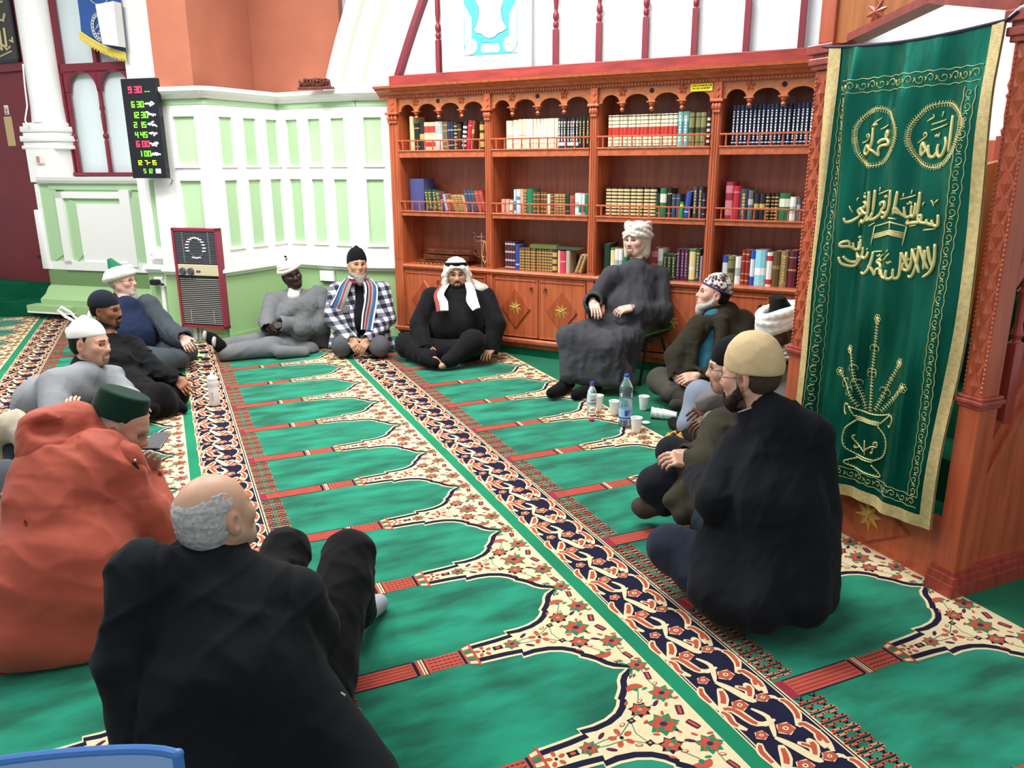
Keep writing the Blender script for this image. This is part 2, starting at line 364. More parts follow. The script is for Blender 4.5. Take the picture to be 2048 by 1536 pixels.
# arch wall over the bookcase, with its ribs
BX = Vector((.6157, -.788, 0)); BY = Vector((.788, .6157, 0)); BO = Vector((2.0735, 7.3486, 0))
FB = frame(BO, BX)
m = MB(FB)
m.box((-.2, .345, 0), (5.2, .5, 3.9), 0)
m.build('wall_back', [GL])['kind'] = 'structure'
def rib(t): return -1.03+.42*((t-2.45)/.75)**1.0*.70+.05*((t-2.45)/.75)**2   # left edge of the white arch at height t
m = MB(FB)
zz = [2.33+i*.1 for i in range(16)]
def strip(x0f, x1f, d0, d1, mi):
    L = [(x0f(z), z) for z in zz]; R = [(x1f(z), z) for z in reversed(zz)]
    m.prism(L+R, d0, d1, mi)
inner = lambda z: -.262+.30*(z-2.41)/.68+.03*((z-2.41)/.68)**2
strip(rib, inner, .30, .48, 0)
strip(lambda z: rib(z), lambda z: rib(z)+.10, .22, .31, 0)
strip(lambda z: rib(z)+.125, lambda z: rib(z)+.16, .285, .31, 1)
strip(lambda z: rib(z)+.38, lambda z: rib(z)+.46, .285, .31, 1)
strip(lambda z: rib(z)+.48, lambda z: rib(z)+.56, .25, .31, 0)
struct(m.build('wall_arch', [WH, WG]))
m = MB(FB); strip(inner, lambda z: inner(z)+.055, .27, .36, 0)
struct(m.build('trim_1', [MR]))
m = MB(FB); m.box((-.26, .22, 2.37), (4.9, .345, 2.468), 0, bev=.006)
struct(m.build('trim_2', [RB]))
# turned spindles of the glazed screen
def spindle(bx, z0, zk, r=.021):
    m = MB(FB); y = .30
    pr = [(r, z0), (r, zk-.11), (r*.8, zk-.10), (r*1.15, zk-.085), (r*1.2, zk-.06), (r*.75, zk-.045), (r*1.25, zk-.02), (r*1.25, zk+.01), (r*.7, zk+.03), (r*.8, zk+.05), (r*1.1, zk+.12), (r*1.0, zk+.3), (r*.75, zk+.5), (r*.7, zk+.9)]
    m.lathe(pr, (bx, y, 0), 10, 0)
    m.box((bx-r, y-r, z0), (bx+r, y+r, zk-.11), 0)
    return m
wherr = ['beside the left arch rib', 'just right of the hanging poster', 'third from the left over the bookcase', 'above the bookcase middle', 'above the third bookcase bay', 'above the fourth bay, left of the pulpit', 'nearest to the pulpit gable']
for i, (bx, zk) in enumerate(((.255, 2.86), (1.43, 2.86), (1.82, 2.88), (2.217, 2.89), (2.614, 2.92), (3.01, 2.95), (3.405, 2.96), (3.80, 2.96), (4.2, 2.96))):
    o = spindle(bx, 2.468, zk).build('window_spindle', [MR], smooth=True)
    o['label'] = 'dark red turned window spindle '+(wherr[i] if i < 7 else 'seen through the pulpit arch, '+('left' if i == 7 else 'right')); o['category'] = 'spindle'; o['group'] = 'turned spindles of the glazed screen'
# ---- left pier with sunk panel, window and door
PO = Vector((-1.254, 10.416, 0)); FP = frame(PO, WB1)
m = MB(FP)
m.box((.0, .02, 0), (1.6, .4, 1.50), 1)
m.box((.0, 0, 0), (1.6, .02, .54), 2)
m.prism([(0, .54), (0, .36), (-.04, .34), (-.09, .27), (-.17, .22), (-.17, .16), (.1, .16), (.1, .54)], .0, 1.6, 2, axis='x')
m.box((-.12, -.26, .09), (.5, .1, .16), 2); m.box((-.12, -.262, .075), (.5, .1, .092), 0)
m.box((.5, -.2, 0.0), (1.6, .1, .16), 2)
for a, b in (((.04, 0, .54), (1.6, .03, .63)), ((.18, -.0, 1.42), (1.437, .03, 1.50))): m.box(a, b, 0 if a[2] < 1 else 1)
m.box((0, -.01, .54), (.05, .03, 1.48), 0); m.prism([(.05, .60), (.27, .72), (.27, 1.42), (.05, 1.45)], .004, .03, 1)
m.box((.27, -.02, .60), (.363, .03, 1.40), 0); m.box((.363, .012, .6), (.43, .03, 1.34), 1)
m.box((.27, -.02, 1.33), (1.27, .03, 1.40), 0); m.box((.27, -.02, .54), (1.6, .03, .64), 0)
m.box((.43, .01, 1.27), (1.15, .03, 1.33), 1)
m.prism([(.43, .64), (.53, .72), (.53, 1.27), (.43, 1.34)], 0, .03, 1)
m.box((.53, -.004, .64), (1.14, .02, 1.27), 0)
m.box((1.14, -.035, .60), (1.27, .03, 1.42), 0); m.box((1.27, .0, .62), (1.43, .03, 1.36), 1); m.box((1.43, -.02, .54), (1.62, .03, 1.5), 0)
m.prism([(.03, 1.48), (-.03, 1.49), (-.05, 1.52), (-.06, 1.555), (.3, 1.555), (.3, 1.48)], .08, 1.5, 0, axis='x')
struct(m.build('wall_pier', [WH, WG, DG]))
# white column
m = MB(FP)
m.box((-.06, -.02, .54), (.03, .05, 1.2), 0, bev=.01)
m.box((-.05, .0, 1.5), (.33, .25, 1.85), 0)
for z0, z1, e in ((1.85, 1.89, .05), (1.89, 1.93, .035), (1.93, 1.99, .055), (1.99, 2.03, .03), (2.03, 2.09, .045), (2.09, 2.13, .02)):
    m.box((-.05-e, .05-e, z0), (.33+e, .3, z1), 0, bev=.008)
m.lathe([(.185, 2.13), (.175, 2.3), (.17, 3.6)], (.15, .2, 0), 20, 0)
struct(m.build('wall_column', [WH], smooth=True))
# window with trefoil heads
m = MB(FP)
m.box((-.3, .34, 1.5), (2.1, .42, 3.9), 0)
struct(m.build('window_1', [GL]))
m = MB(FP)
m.box((.3, .22, 1.565), (1.5, .32, 1.60), 0)
for x in (.30, 1.24): m.box((x, .24, 1.6), (x+.05, .31, 3.6), 0)
m.box((.32, .24, 2.64), (1.26, .31, 2.735), 0)
for cx in (.595, 1.02):                                              # spandrels of the two round heads
    A = arcpts(cx, 2.45, .20, 0, 90, 6, .21); m.prism(A+[(cx+.225, 2.66), (cx+.225, 2.45)], .24, .31, 0)
    A = arcpts(cx, 2.45, .20, 180, 90, 6, .21); m.prism(A+[(cx-.225, 2.66), (cx-.225, 2.45)], .24, .31, 0)
m.box((.785, .25, 2.735), (.83, .31, 3.6), 0)
for x in (.372, .80):
    m.lathe([(.024, 1.6), (.024, 1.93), (.016, 1.95), (.03, 1.97), (.03, 2.0), (.016, 2.02), (.022, 2.05), (.026, 2.2), (.02, 2.24), (.03, 2.27), (.024, 2.3), (.024, 2.6)], (x, .275, 0), 8, 0)
wf = m.build('trim_3', [MR], smooth=True); struct(wf)
# plain white wall between the window and the alcove
m = MB(FP); m.box((1.28, .15, 1.5), (2.25, .4, 3.9), 0); struct(m.build('wall_left', [WH]))
# pilaster that carries the clock
F1 = frame(PA, WB1); m = MB(F1)
m.box((1.17, .06, 0), (1.63, .4, 2.36), 0); m.box((1.28, .03, .9), (1.56, .07, 1.56), 0); m.box((1.338, .02, .92), (1.478, .04, 1.54), 1); m.box((1.2, .03, 0), (1.63, .08, .66), 2)
m.prism([(.06, .69), (-.02, .70), (.0, .735), (.06, .74)], 1.17, 1.62, 0, axis='x'); m.box((1.3, .0, .80), (1.53, .05, .9), 0)
m.box((1.12, .03, .655), (1.62, .08, .70), 0)
m.prism([(.1, 2.25), (0, 2.27), (-.02, 2.31), (-.02, 2.345), (.1, 2.345)], 1.5, 1.75, 0, axis='x')
struct(m.build('wall_pilaster', [WH, WG, DG]))
# steps and door on the far left
DO = Vector((-1.919, 11.483, 0)); DB = Vector((.64154, -.76709, 0)); FD = frame(DO, DB)
m = MB()
m.prism([(-5, 11.85), (-.85, 10.17), (-.85, 11.6), (-5, 13)], 0, .17, 0, axis='z')
m.prism([(-5, 12.3), (-3.2, 11.75), (-2.35, 11.25), (-1.1, 10.55), (-1.0, 12), (-5, 14)], .17, .34, 0, axis='z')
struct(m.build('floor_step', [SG]))
m = MB(FD); m.box((-3, .06, .3), (1.32, .2, 4.2), 0); struct(m.build('wall_door', [WH]))
m = MB(FD); m.box((-2, 0, .34), (1.21, .06, 2.68), 0); dr = m.build('door_1', [mat('door_maroon', '7a2b32', .5, var=.12, vscale=2)]); struct(dr)
m = MB(FD); m.box((-2, -.03, 2.68), (1.3, .06, 2.765), 0); m.box((1.21, -.02, .34), (1.30, .06, 2.7), 0); m.box((1.13, -.02, 2.76), (1.3, .06, 4.1), 0); struct(m.build('trim_4', [MR]))
# ------------------------------------------------------------------ bookcase
WD = wood('bookcase_wood', 'be6440', 'a6512f')
WH_ = wood('bookcase_wood_across', 'c26843', 'aa5632', axis='x')
WB_ = wood('bookcase_back_wood', 'ad6349', '97523b', rough=.4)
WV = wood('valance_wood', 'bd7242', 'aa6138', axis='x')
WP = wood('panel_wood', 'ac5634', '944526', rough=.3)
GD = mat('inlay_pale_wood', 'd0a04a', .35, var=.25, vscale=30, coat=.2)
GD2 = mat('inlay_mid_wood', 'b07f34', .35, var=.25, vscale=30, coat=.2)
DK = mat('dark_hole', '1a0d08', .8)
BRS = mat('aged_brass', '6b4a2c', .35, metal=.7)
STL = mat('chrome', 'd8d8da', .18, metal=1)
bk = empty('bookcase', tuple(BO), 'tall red-brown carved wooden bookcase with four arched bays of books', 'bookcase')
NB = 4; PITCH = .98; BW = .905; TE = 3.95
def pm(): return MB(FB)
m = pm()
m.box((-.11, .33, 0), (TE, .345, 2.25), 1)
m.box((-.11, .0, .10), (-.0, .33, 2.25), 0)
for i in range(NB): m.box((i*PITCH+BW, .0, .10), ((i+1)*PITCH if i < 3 else TE, .33, 2.25), 0)
m.box((-.11, 0.02, .10), (TE, .33, .16), 0); m.box((-.11, .0, .689), (TE, .04, .725), 0)
m.box((-.11, .0, 2.245), (TE, .33, 2.3), 0)
m.build('carcass', [WD, WB_], bk)
m = pm(); m.box((-.11, .03, 0), (TE, .3, .11), 0); m.prism([(-.02, .12), (-.022, .145), (-.008, .16), (.03, .16), (.03, .12)], -.13, TE, 0, axis='x')
m.box((-.12, .012, .0), (TE, .03, .065), 1); m.build('plinth', [WD, SG], bk)
m = pm(); m.prism([(0, .715), (-.022, .725), (-.03, .745), (-.022, .763), (.33, .763), (.33, .72)], -.0, TE, 0, axis='x'); m.build('counter_top', [WH_], bk, smooth=True)
m = pm(); m.prism([(0, 2.245), (-.012, 2.245), (-.012, 2.268), (-.03, 2.275), (-.045, 2.295), (-.08, 2.312), (-.085, 2.325), (-.105, 2.328), (-.11, 2.347), (.345, 2.347), (.345, 2.245)], -.20, TE+.1, 0, axis='x')
for j in range(int((TE+.1)/.0262)): m.lathe([(.0085, 0), (.0085, .014)], (-.09+j*.0262, -.018, 2.249), 6, 0)
m.build('cornice', [WH_], bk)
for i in range(NB):                                                    # pilaster fronts with capital and carved strip
    for xc in ([-.055] if i == 0 else [])+[i*PITCH+BW+.0375]:
        m = pm(); w = .03 if xc > 0 else .05
        m.box((xc-w, -.012, .16), (xc+w, 0, 2.05), 0)
        for q in (-.6, 0, .6): m.box((xc+q*w-.006, -.018, .80), (xc+q*w+.006, -.012, 2.04), 0, bev=.002)
        m.box((xc-w, -.022, 2.125), (xc+w, 0, 2.245), 0); m.box((xc-w-.018, -.045, 2.105), (xc+w+.018, 0, 2.125), 0, bev=.004)
        for q in (-1, 0, 1): m.ball((xc+q*w*.75, -.022, 2.075), (.017, .02, .03), 0)
        m.box((xc-w, -.03, 2.03), (xc+w, 0, 2.052), 0, bev=.004)
        for z in (2.155, 2.205): m.prism([(xc, z-.02), (xc+.016, z), (xc, z+.02), (xc-.016, z)], -.03, -.022, 0)
        m.build('pilaster', [WD], bk)
PEN = (.19, .43, .67)
for i in range(NB):
    x0 = i*PITCH; ed = [0, .19, .43, .67, BW]; P = [(x0, 2.246)]
    for a, b in zip(ed[:-1], ed[1:]):
        e = .022; P += [(x0+a, 2.126) if a == 0 else (x0+a+e, 2.126)]+[(q[0], q[1]) for q in arcpts(x0+(a+b)/2, 2.128, (b-a)/2-e, 180, 0, 10, .062)]+[(x0+b-e if b < BW else x0+b, 2.126)]
    P += [(x0+BW, 2.246)]
    m = pm(); m.prism(P, .005, .03, 0); m.lathe([(.019, .003), (.019, .006)], (x0+.43, 0, 2.208), 14, 1, axis='y')
    va = m.build('arched_valance', [WV, DK], bk)
    for x in PEN:
        m = pm(); m.box((x0+x-.036, -.015, 2.122), (x0+x+.036, .035, 2.132), 0, bev=.003)
        m.lathe([(.004, 2.058), (.012, 2.064), (.019, 2.076), (.015, 2.088), (.007, 2.094), (.016, 2.10), (.024, 2.112), (.024, 2.122)], (x0+x, .012, 0), 10, 0); m.build('pendant', [WD], va, smooth=True)
    for x in (.19, .67):
        m = pm()
        for k in range(5):
            a = 2*PI*k/5+PI/2; c, s_ = math.cos(a), math.sin(a); t = Vector((-s_, 0, c))
            ctr = Vector((x0+x+.018*c, -.004, 2.213+.018*s_)); d = Vector((c, 0, s_))
            m.add([ctr-d*.016, ctr+t*.012+d*.004, ctr+d*.02, ctr-t*.012+d*.004, ctr+Vector((0, -.012, 0))], [(0, 1, 4), (1, 2, 4), (2, 3, 4), (3, 0, 4)], 0)
        m.ball((x0+x, -.006, 2.213), .006, 0, sub=1); m.build('carved_rosette', [WD], va)
    for nm, zb, zt in (('upper', 1.731, 1.795), ('lower', 1.212, 1.258)):
        m = pm(); m.box((x0, -.012, zb), (x0+BW, .33, zt-.006), 0); m.box((x0-.004, -.022, zt-.012), (x0+BW+.004, .33, zt), 0, bev=.003)
        sh = m.build('shelf', [WH_], bk)
        m = pm(); zr = zt+.083; n = 11
        m.box((x0-.004, -.02, zr-.007), (x0+BW+.004, -.004, zr+.006), 0, bev=.003)
        for j in range(n): m.lathe([(.006, zt), (.0075, zt+.03), (.0055, zt+.05), (.0065, zr-.006)], (x0+.045+j*(BW-.09)/(n-1), -.012, 0), 8, 0)
        m.build('gallery_rail', [WD], sh, smooth=True)
    for k in range(2):
        d0 = x0+.004+k*.452; d1 = d0+.445; cx = (d0+d1)/2
        m = pm(); m.box((d0, -.004, .172), (d1, .018, .688), 0, bev=.002)
        for q in ((d0, .172, d1, .184), (d0, .676, d1, .688), (d0, .172, d0+.012, .688), (d1-.012, .172, d1, .688)): m.box((q[0], -.011, q[1]), (q[2], -.003, q[3]), 0, bev=.002)
        dr = m.build('cupboard_door', [WD], bk)
        m = pm(); R = ((0, .19), (.15, 0), (0, -.19), (-.15, 0))
        O = [(cx+a, .43+b) for a, b in R]; I_ = [(cx+a*.93, .43+b*.93) for a, b in R]
        vs = [(x, -.005, z) for x, z in O]+[(x, -.016, z) for x, z in I_]
        m.add(vs, [(0, 1, 5, 4), (1, 2, 6, 5), (2, 3, 7, 6), (3, 0, 4, 7), (4, 5, 6, 7)], 0); m.build('diamond_panel', [WP], dr)
        m = pm(); c = Vector((cx, -.024, .435))
        for j in range(8):
            a = 2*PI*j/8+PI/8+.2; d = Vector((math.cos(a), 0, math.sin(a))); t = Vector((-d.z, 0, d.x)); tip = Vector((cx, -.016, .435))+d*.068
            L = Vector((cx, -.016, .435))+(d+t*.42).normalized()*.032; Rr = Vector((cx, -.016, .435))+(d-t*.42).normalized()*.032
            m.add([c, L, tip], [(0, 1, 2)], j % 2); m.add([c, tip, Rr], [(0, 1, 2)], 1-j % 2)
        m.ball((cx, -.026, .435), .007, 2); m.build('star_inlay', [GD, GD2, STL], dr)
        kx = d1-.065 if k == 0 else d0+.065
        m = pm(); m.ball((kx, -.012, .622), (.012, .01, .014), 0); m.tube([(kx+.014*math.cos(a), -.018, .60+.018*math.sin(a)) for a in [2*PI*j/10 for j in range(10)]], .0028, 6, 0, closed=True); m.build('ring_handle', [BRS], dr, smooth=True)
m = pm(); m.box((2.693, -.003, 2.186), (2.859, -.001, 2.241), 0)
random.seed(3)
for r_ in range(2):
    x = 2.71
    while x < 2.84: w = random.uniform(.006, .016); m.box((x, -.0038, 2.222-r_*.02), (x+w, -.0028, 2.226-r_*.02+random.uniform(0, .006)), 1); x += w+.005
m.lathe([(.009, -.004), (.009, -.002)], (2.845, 0, 2.197), 8, 2, axis='y')
tag(m.build('sticker', [mat('yellow_paper', 'f2dc1e', .6), mat('sticker_ink', '4a4316', .6), WH]), 'yellow handwritten paper sticker on the bookcase valance', 'sticker')

# ------------------------------------------------------------------ books
BC = {}
def bm_(n, h, **k):
    if h not in BC: BC[h] = mat('book_'+h, h, .5, **k)
    return BC[h]
GOLD = mat('book_gilt', 'cdb169', .4, metal=.3); INK = mat('book_white_print', 'e6e6e0', .6); PAGE = mat('book_page', 'e6dcc0', .8); BLK = bm_('black', '17171a')
def make_book(w, h, d, mats, bands, F, rounded=True, dash=None):
    # bands: (z0 fraction, z1 fraction, material index); dash: material index for printed marks on the spine
    m = MB(F); r = .15*w if rounded else 0
    zs = sorted(set([0, 1]+[q for b in bands for q in b[:2]]))
    pr = [(-w/2, .010), (-w*.36, .003-r*.2), (0, -r*.5), (w*.36, .003-r*.2), (w/2, .010)]
    for z0, z1 in zip(zs[:-1], zs[1:]):
        mi = 0
        for b in bands:
            if b[0] <= (z0+z1)/2 <= b[1]: mi = b[2]
        vs = [(x, y, z0*h) for x, y in pr]+[(x, y, z1*h) for x, y in pr]
        m.add(vs, [(k, k+1, k+6, k+5) for k in range(4)], mi)
    m.add([(x, y, h) for x, y in pr], [tuple(range(5))], 0); m.add([(x, y, 0) for x, y in pr], [tuple(range(5))], 0)
    for sx in (-1, 1): m.box((sx*w/2, .010, 0), (sx*(w/2-.0025), d, h), 0)
    if dash is not None:
        rd = random.Random(int(w*1e5)+int(h*1e4)); z = h*.14
        while z < h*.84:
            L = rd.uniform(.008, .022); m.box((-w*.16, -r*.5-.0012, z), (w*.16, .002, z+L), dash); z += L+rd.uniform(.004, .01)
    return m
def page_mb(w, h, d, F): m = MB(F); m.box((-w/2+.003, .012, .003), (w/2-.003, d-.004, h-.004), 0); return m
SHZ = {'top': 1.7955, 'middle': 1.2585, 'lowest': .7635}
BAYN = ['first', 'second', 'third', 'fourth']; ORDN = ['first', 'second', 'third', 'fourth', 'fifth', 'sixth', 'seventh', 'eighth', 'ninth', 'tenth', 'eleventh', 'twelfth', '13th', '14th', '15th', '16th', '17th', '18th', '19th', '20th', '21st', '22nd', '23rd', '24th', '25th', '26th', '27th', '28th', '29th', '30th']
g2 = [(.1, .14, 1), (.3, .33, 1), (.66, .69, 1), (.86, .9, 1)]
lad = [(.04+.13*k, .09+.13*k, 1) for k in range(7)]
def K(n, col, bands=None, acc=None, dash=None, tex=None): return dict(n=n, col=col, bands=bands or [], acc=acc, dash=dash)
KIND = {
 'beige': K('plain beige', 'd8c79a'), 'black': K('black gilt-lettered', '1c1d22', [(.12, .15, 1), (.8, .84, 1)], GOLD), 'blk2': K('black', '232529', [(.4, .6, 1)], GOLD, None),
 'redcream': K('red-banded cream', 'dccfa8', [(.62, .86, 1), (.12, .3, 1)], 'b23a2f'), 'silver': K('pale silver-grey', 'c9c9c4', [(.55, .85, 1)], 'a8adb4'),
 'tan': K('dark tan', '6e624a', g2, GOLD), 'navy': K('navy', '25304a', [(.15, .18, 1), (.7, .73, 1)], 'b9c3d6'), 'gilt': K('black and gold', '2a2620', lad, GOLD),
 'dark': K('dark brown', '35241f', [(.75, .79, 1)], GOLD), 'spot': K('black and white speckled', '2b2b2c', [(.1+.16*k, .18+.16*k, 1) for k in range(5)], 'd8d6cf'), 'red': K('bright red', 'b02636', [(.8, .83, 1)], 'd98a84'),
 'medal': K('brown gilt-medallion', '3b2c1e', [(.08, .28, 1), (.38, .58, 1), (.68, .88, 1)], GOLD), 'cream': K('cream paperback', 'e2d6b8', [(.44, .47, 1)], 'a8966c'), 'cream2': K('pale ivory', 'ebe2cb', [(.15, .2, 1)], 'cbbd97', ), 
 'charc': K('charcoal', '30343c', [(.82, .9, 1), (.08, .2, 2)], 'a07a66', 2), 'gbk': K('black gilt-edged', '23241f', [(.2, .8, 0)], GOLD, 1),
 'set3': K('cream red-labelled', 'e6dfc2', [(.0, .03, 3), (.1, .115, 3), (.22, .24, 3), (.36, .62, 1), (.70, .72, 3), (.82, .84, 3), (.94, .97, 3)], 'c0392f'),
 'teal': K('pale teal patterned', '7fb8b4', [(.3, .72, 1)], '4d8f94', 2), 'olive': K('olive green', '7d7f52', [(.1, .13, 1), (.4, .56, 1), (.85, .88, 1)], '3c3d28'),
 'encyc': K('navy white-titled', '1c2844', [(.06, .09, 1)], 'c9d2e2', 2), 'dteal': K('dark teal', '1d5a68', [(.5, .72, 1), (.2, .24, 1)], 'b9d8dc'), 'blkpat': K('black with white script', '242926', [(.78, .95, 1), (.05, .25, 1)], '8f948c', 2),
 'blueboard': K('tall plain blue-violet', '45497f'), 'green': K('dark green', '1f4a38', [(.1, .12, 1), (.85, .87, 1)], GOLD, 1), 'dgreen': K('deep green', '15382c', [(.15, .18, 1)], GOLD), 'violet': K('dark violet', '4b2a4f', [(.6, .66, 1)], GOLD),
 'lilac': K('lilac-grey', 'a49fb0'), 'brown': K('brown', '8b4b35', [(.55, .7, 1)], GOLD), 'goldset': K('cream and gold ribbed', 'b59a62', lad, '5d4a2a'), 'slate': K('slate blue', '3c4a63', [(.8, .82, 1)], 'b9b28e'), 'brick': K('brick red', 'a2443c', [(.85, .87, 1)], GOLD),
 'salmon': K('salmon pink', 'd49a82'), 'white': K('white', 'e6e4de', [(.3, .6, 1)], '9fb4b0'), 'lblue': K('light blue', 'b7d0df', [(.55, .7, 1)], '4f83a6'), 'kgreen': K('bright green', '13774f'), 'umber': K('umber and gold', '6a4632', g2, GOLD), 'gbrown': K('gilt-tooled brown', '75583a', lad, GOLD),
 'tealw': K('white and teal', 'cfe0dc', [(.1, .5, 1)], '2f7f80'), 'ladder': K('black gold-banded', '1a1a1c', [(.03+.12*k, .105+.12*k, 1) for k in range(8)], 'd3c08a'), 'gcap': K('green with white print', '2c6b45', [(.5, .8, 1)], 'cfd8c4'), 'blue': K('royal blue', '2b4a9a', [(.2, .24, 1)], 'cfd6e6'),
 'dslate': K('dark slate', '39434f', [(.3, .6, 0)], GOLD, 1), 'crim': K('crimson patterned', '9c2f45', [(.1, .5, 1), (.7, .9, 1)], 'c9808a'), 'lime': K('vivid green and yellow', '1f9a4a', [(.6, .85, 1)], 'e8dc3c'), 'grey': K('grey', '5d6468', [(.5, .7, 1)], 'aeb4b0'),
 'maroon': K('maroon', '5f2230', [(.45, .5, 1), (.8, .83, 1)], 'b9885c'), 'whtred': K('white and red', 'e9e6e0', [(.05, .2, 1), (.75, .9, 1)], 'bf2f3a'), 'purset': K('purple-brown with silver tooling', '4f3040', [(.05, .1, 1), (.3, .36, 1), (.6, .66, 1), (.88, .94, 1)], 'c9b9ae'),
 'aqua': K('aqua and white', '8fd0e0', [(.3, .5, 1)], 'eef2f2'), 'pink': K('crimson-pink', 'c03a58', [(.5, .55, 1)], 'e2a3ae'), 'cgrey': K('warm grey', 'b3aa94'), 'yel': K('pale yellow with green edge', 'ded39a', [(0, .05, 1), (.93, 1, 1), (.35, .45, 2)], '2f7d4a', ), 'brz': K('bronze-brown', '5d4a26', [(.5, .6, 1)], '8d7640'), 'pur': K('plum', '552a4a', [(.4, .7, 0)], 'a98ba0', 1), 'gold3': K('tan with gilt lettering', '8d7a55', [(.1, .13, 1), (.85, .88, 1)], GOLD, 1),
 'redg': K('red with gilt bands', '8f2a28', g2, GOLD), 'bluew': K('blue and white', '2f54b4', [(.25, .75, 1)], 'dfe9f2'), 'indigo': K('thin indigo', '4a3f86')}
def mkmats(k):
    acc = k['acc']; a = acc if not isinstance(acc, str) else bm_('accent', acc)
    return [bm_(k['n'].split(' ')[0], k['col']), a or GOLD, INK, BLK]
SETS = {}
def shelf_books(bay, shelf, x, seq):
    # seq: (kind, count, width, height, lean degrees)
    idx = 0; z = SHZ[shelf]; tot = 0; pl = 0; ph = 0
    def step(it, pl, ph):
        l = it[4]; e = 0
        if l < pl: e = math.sin(math.radians(max(pl, 0)))*ph*(1 if l <= 0 else .3) + (math.sin(math.radians(-l))*it[3] if l < 0 and pl >= 0 else (.2*math.sin(math.radians(pl-l))*it[3]))
        return e
    W_ = 0
    for it in seq:
        if it[0] == 'gap': W_ += it[1]; continue
        W_ += step(it, pl, ph)+it[1]*(it[2]/math.cos(math.radians(it[4]))+.0015); pl, ph = it[4], it[3]
    W_ += math.sin(math.radians(max(pl, 0)))*ph
    fit = min(1, (BW-.012-x)/W_); pl = ph = 0
    for it in seq:
        if it[0] == 'gap': x += it[1]*fit; continue
        k, n, w, h, lean = it[:5]; kd = KIND[k]; d = min(.19, h*.72); proto = None; w *= fit*.985
        x += step(it, pl, ph)*fit; pl, ph = lean, h
        for j in range(n):
            idx += 1; a = math.radians(lean); wx = w/math.cos(a)+0.0015*fit
            dy = .045+random.uniform(0, .018)
            ox = bay*PITCH+x+wx/2
            P0 = FB @ Vector((ox, dy, z+abs(math.sin(a))*w/2+.0002))
            Fr = FB.to_3x3().to_4x4() @ Matrix.Rotation(a, 4, 'Y'); Fr.translation = P0
            if proto is None:
                b = make_book(w, h, d, mkmats(kd), kd['bands'], None, True, kd['dash']).build('book', mkmats(kd), org=(0, 0, 0))
                p = page_mb(w, h, d, None).build('page_block', PAGE, b); proto = (b, p)
            else:
                b = proto[0].copy(); COL.objects.link(b); p = proto[1].copy(); p.parent = b; COL.objects.link(p)
            b.matrix_world = Fr
            where = f"{shelf} shelf of {BAYN[bay]} bay"
            if n >= 3: tag(b, f"{kd['n']} book in the matching run, {where}", 'book', f"{kd['n']} run on the {where}")
            elif n == 2: tag(b, f"{['left', 'right'][j]} of two {kd['n']} books, {ORDN[idx-1]} from left, {where}", 'book', f'books on the {where}')
            else: tag(b, f"{kd['n']} book, {ORDN[idx-1]} from left on the {where}", 'book', f'books on the {where}')
            x += wx
def fixlabels():
    for o in COL.objects:
        if o.get('category') == 'book':
            w = o['label'].replace('  ', ' ').replace(',,', ',').split(' ')
            if len(w) > 16: o['label'] = o['label'].replace(' from left', '')
sb = shelf_books
sb(0, 'top', .075, [('beige', 1, .045, .295, 0), ('black', 1, .055, .235, 0), ('blk2', 1, .06, .235, 0), ('redcream', 2, .058, .24, 0), ('silver', 1, .075, .243, 0), ('tan', 2, .026, .24, 0), ('navy', 2, .032, .235, 0), ('gilt', 1, .036, .235, 0), ('dark', 1, .042, .22, 0), ('spot', 1, .042, .24, 6), ('red', 1, .045, .245, 7), ('brown', 1, .026, .24, 7), ('gap', .03), ('medal', 1, .05, .235, 0)])
sb(1, 'top', .10, [('cream', 1, .07, .23, 0), ('cream2', 1, .05, .235, 0), ('cream', 2, .04, .24, 0), ('cream2', 9, .034, .238, 0), ('charc', 7, .0262, .235, 0), ('gap', .004), ('gbk', 3, .034, .24, 0)])
sb(2, 'top', .055, [('set3', 17, .0355, .245, 0), ('teal', 2, .048, .255, 0), ('olive', 3, .047, .245, 0), ('spot', 1, .03, .25, 0)])
sb(3, 'top', .06, [('encyc', 19, .0295, .285, 0), ('dteal', 1, .065, .262, 0), ('blkpat', 1, .075, .27, 0)])
sb(0, 'middle', .05, [('blueboard', 1, .16, .285, 0), ('gap', .0), ('green', 3, .042, .185, -8), ('tan', 1, .035, .17, -10), ('violet', 1, .04, .15, -10), ('lilac', 1, .03, .15, -12), ('brown', 2, .035, .145, -14), ('goldset', 4, .026, .145, -14), ('salmon', 1, .02, .14, -14), ('slate', 3, .034, .19, -14), ('brick', 2, .044, .185, -15)])
sb(1, 'middle', .05, [('salmon', 2, .04, .115, 0), ('whtred', 1, .035, .10, 4), ('tealw', 1, .02, .2, 0), ('lblue', 1, .045, .2, 0), ('salmon', 1, .036, .2, 0), ('goldset', 1, .02, .2, 0), ('kgreen', 1, .065, .205, 0), ('umber', 4, .034, .18, 0), ('cream', 1, .03, .165, 0), ('umber', 1, .03, .165, 0), ('goldset', 4, .026, .165, 0), ('dgreen', 1, .04, .165, 0), ('brick', 1, .044, .16, 0), ('white', 1, .04, .175, 0), ('tealw', 2, .028, .17, 0), ('kgreen', 1, .03, .16, 0)])
sb(2, 'middle', .05, [('ladder', 8, .054, .225, 0), ('dgreen', 1, .03, .185, 0), ('gcap', 1, .055, .225, 0), ('black', 1, .04, .22, 0), ('slate', 2, .034, .18, 0), ('lime', 1, .03, .12, 0), ('blue', 1, .045, .2, 6), ('dslate', 2, .036, .235, 0), ('navy', 1, .025, .19, 0)])
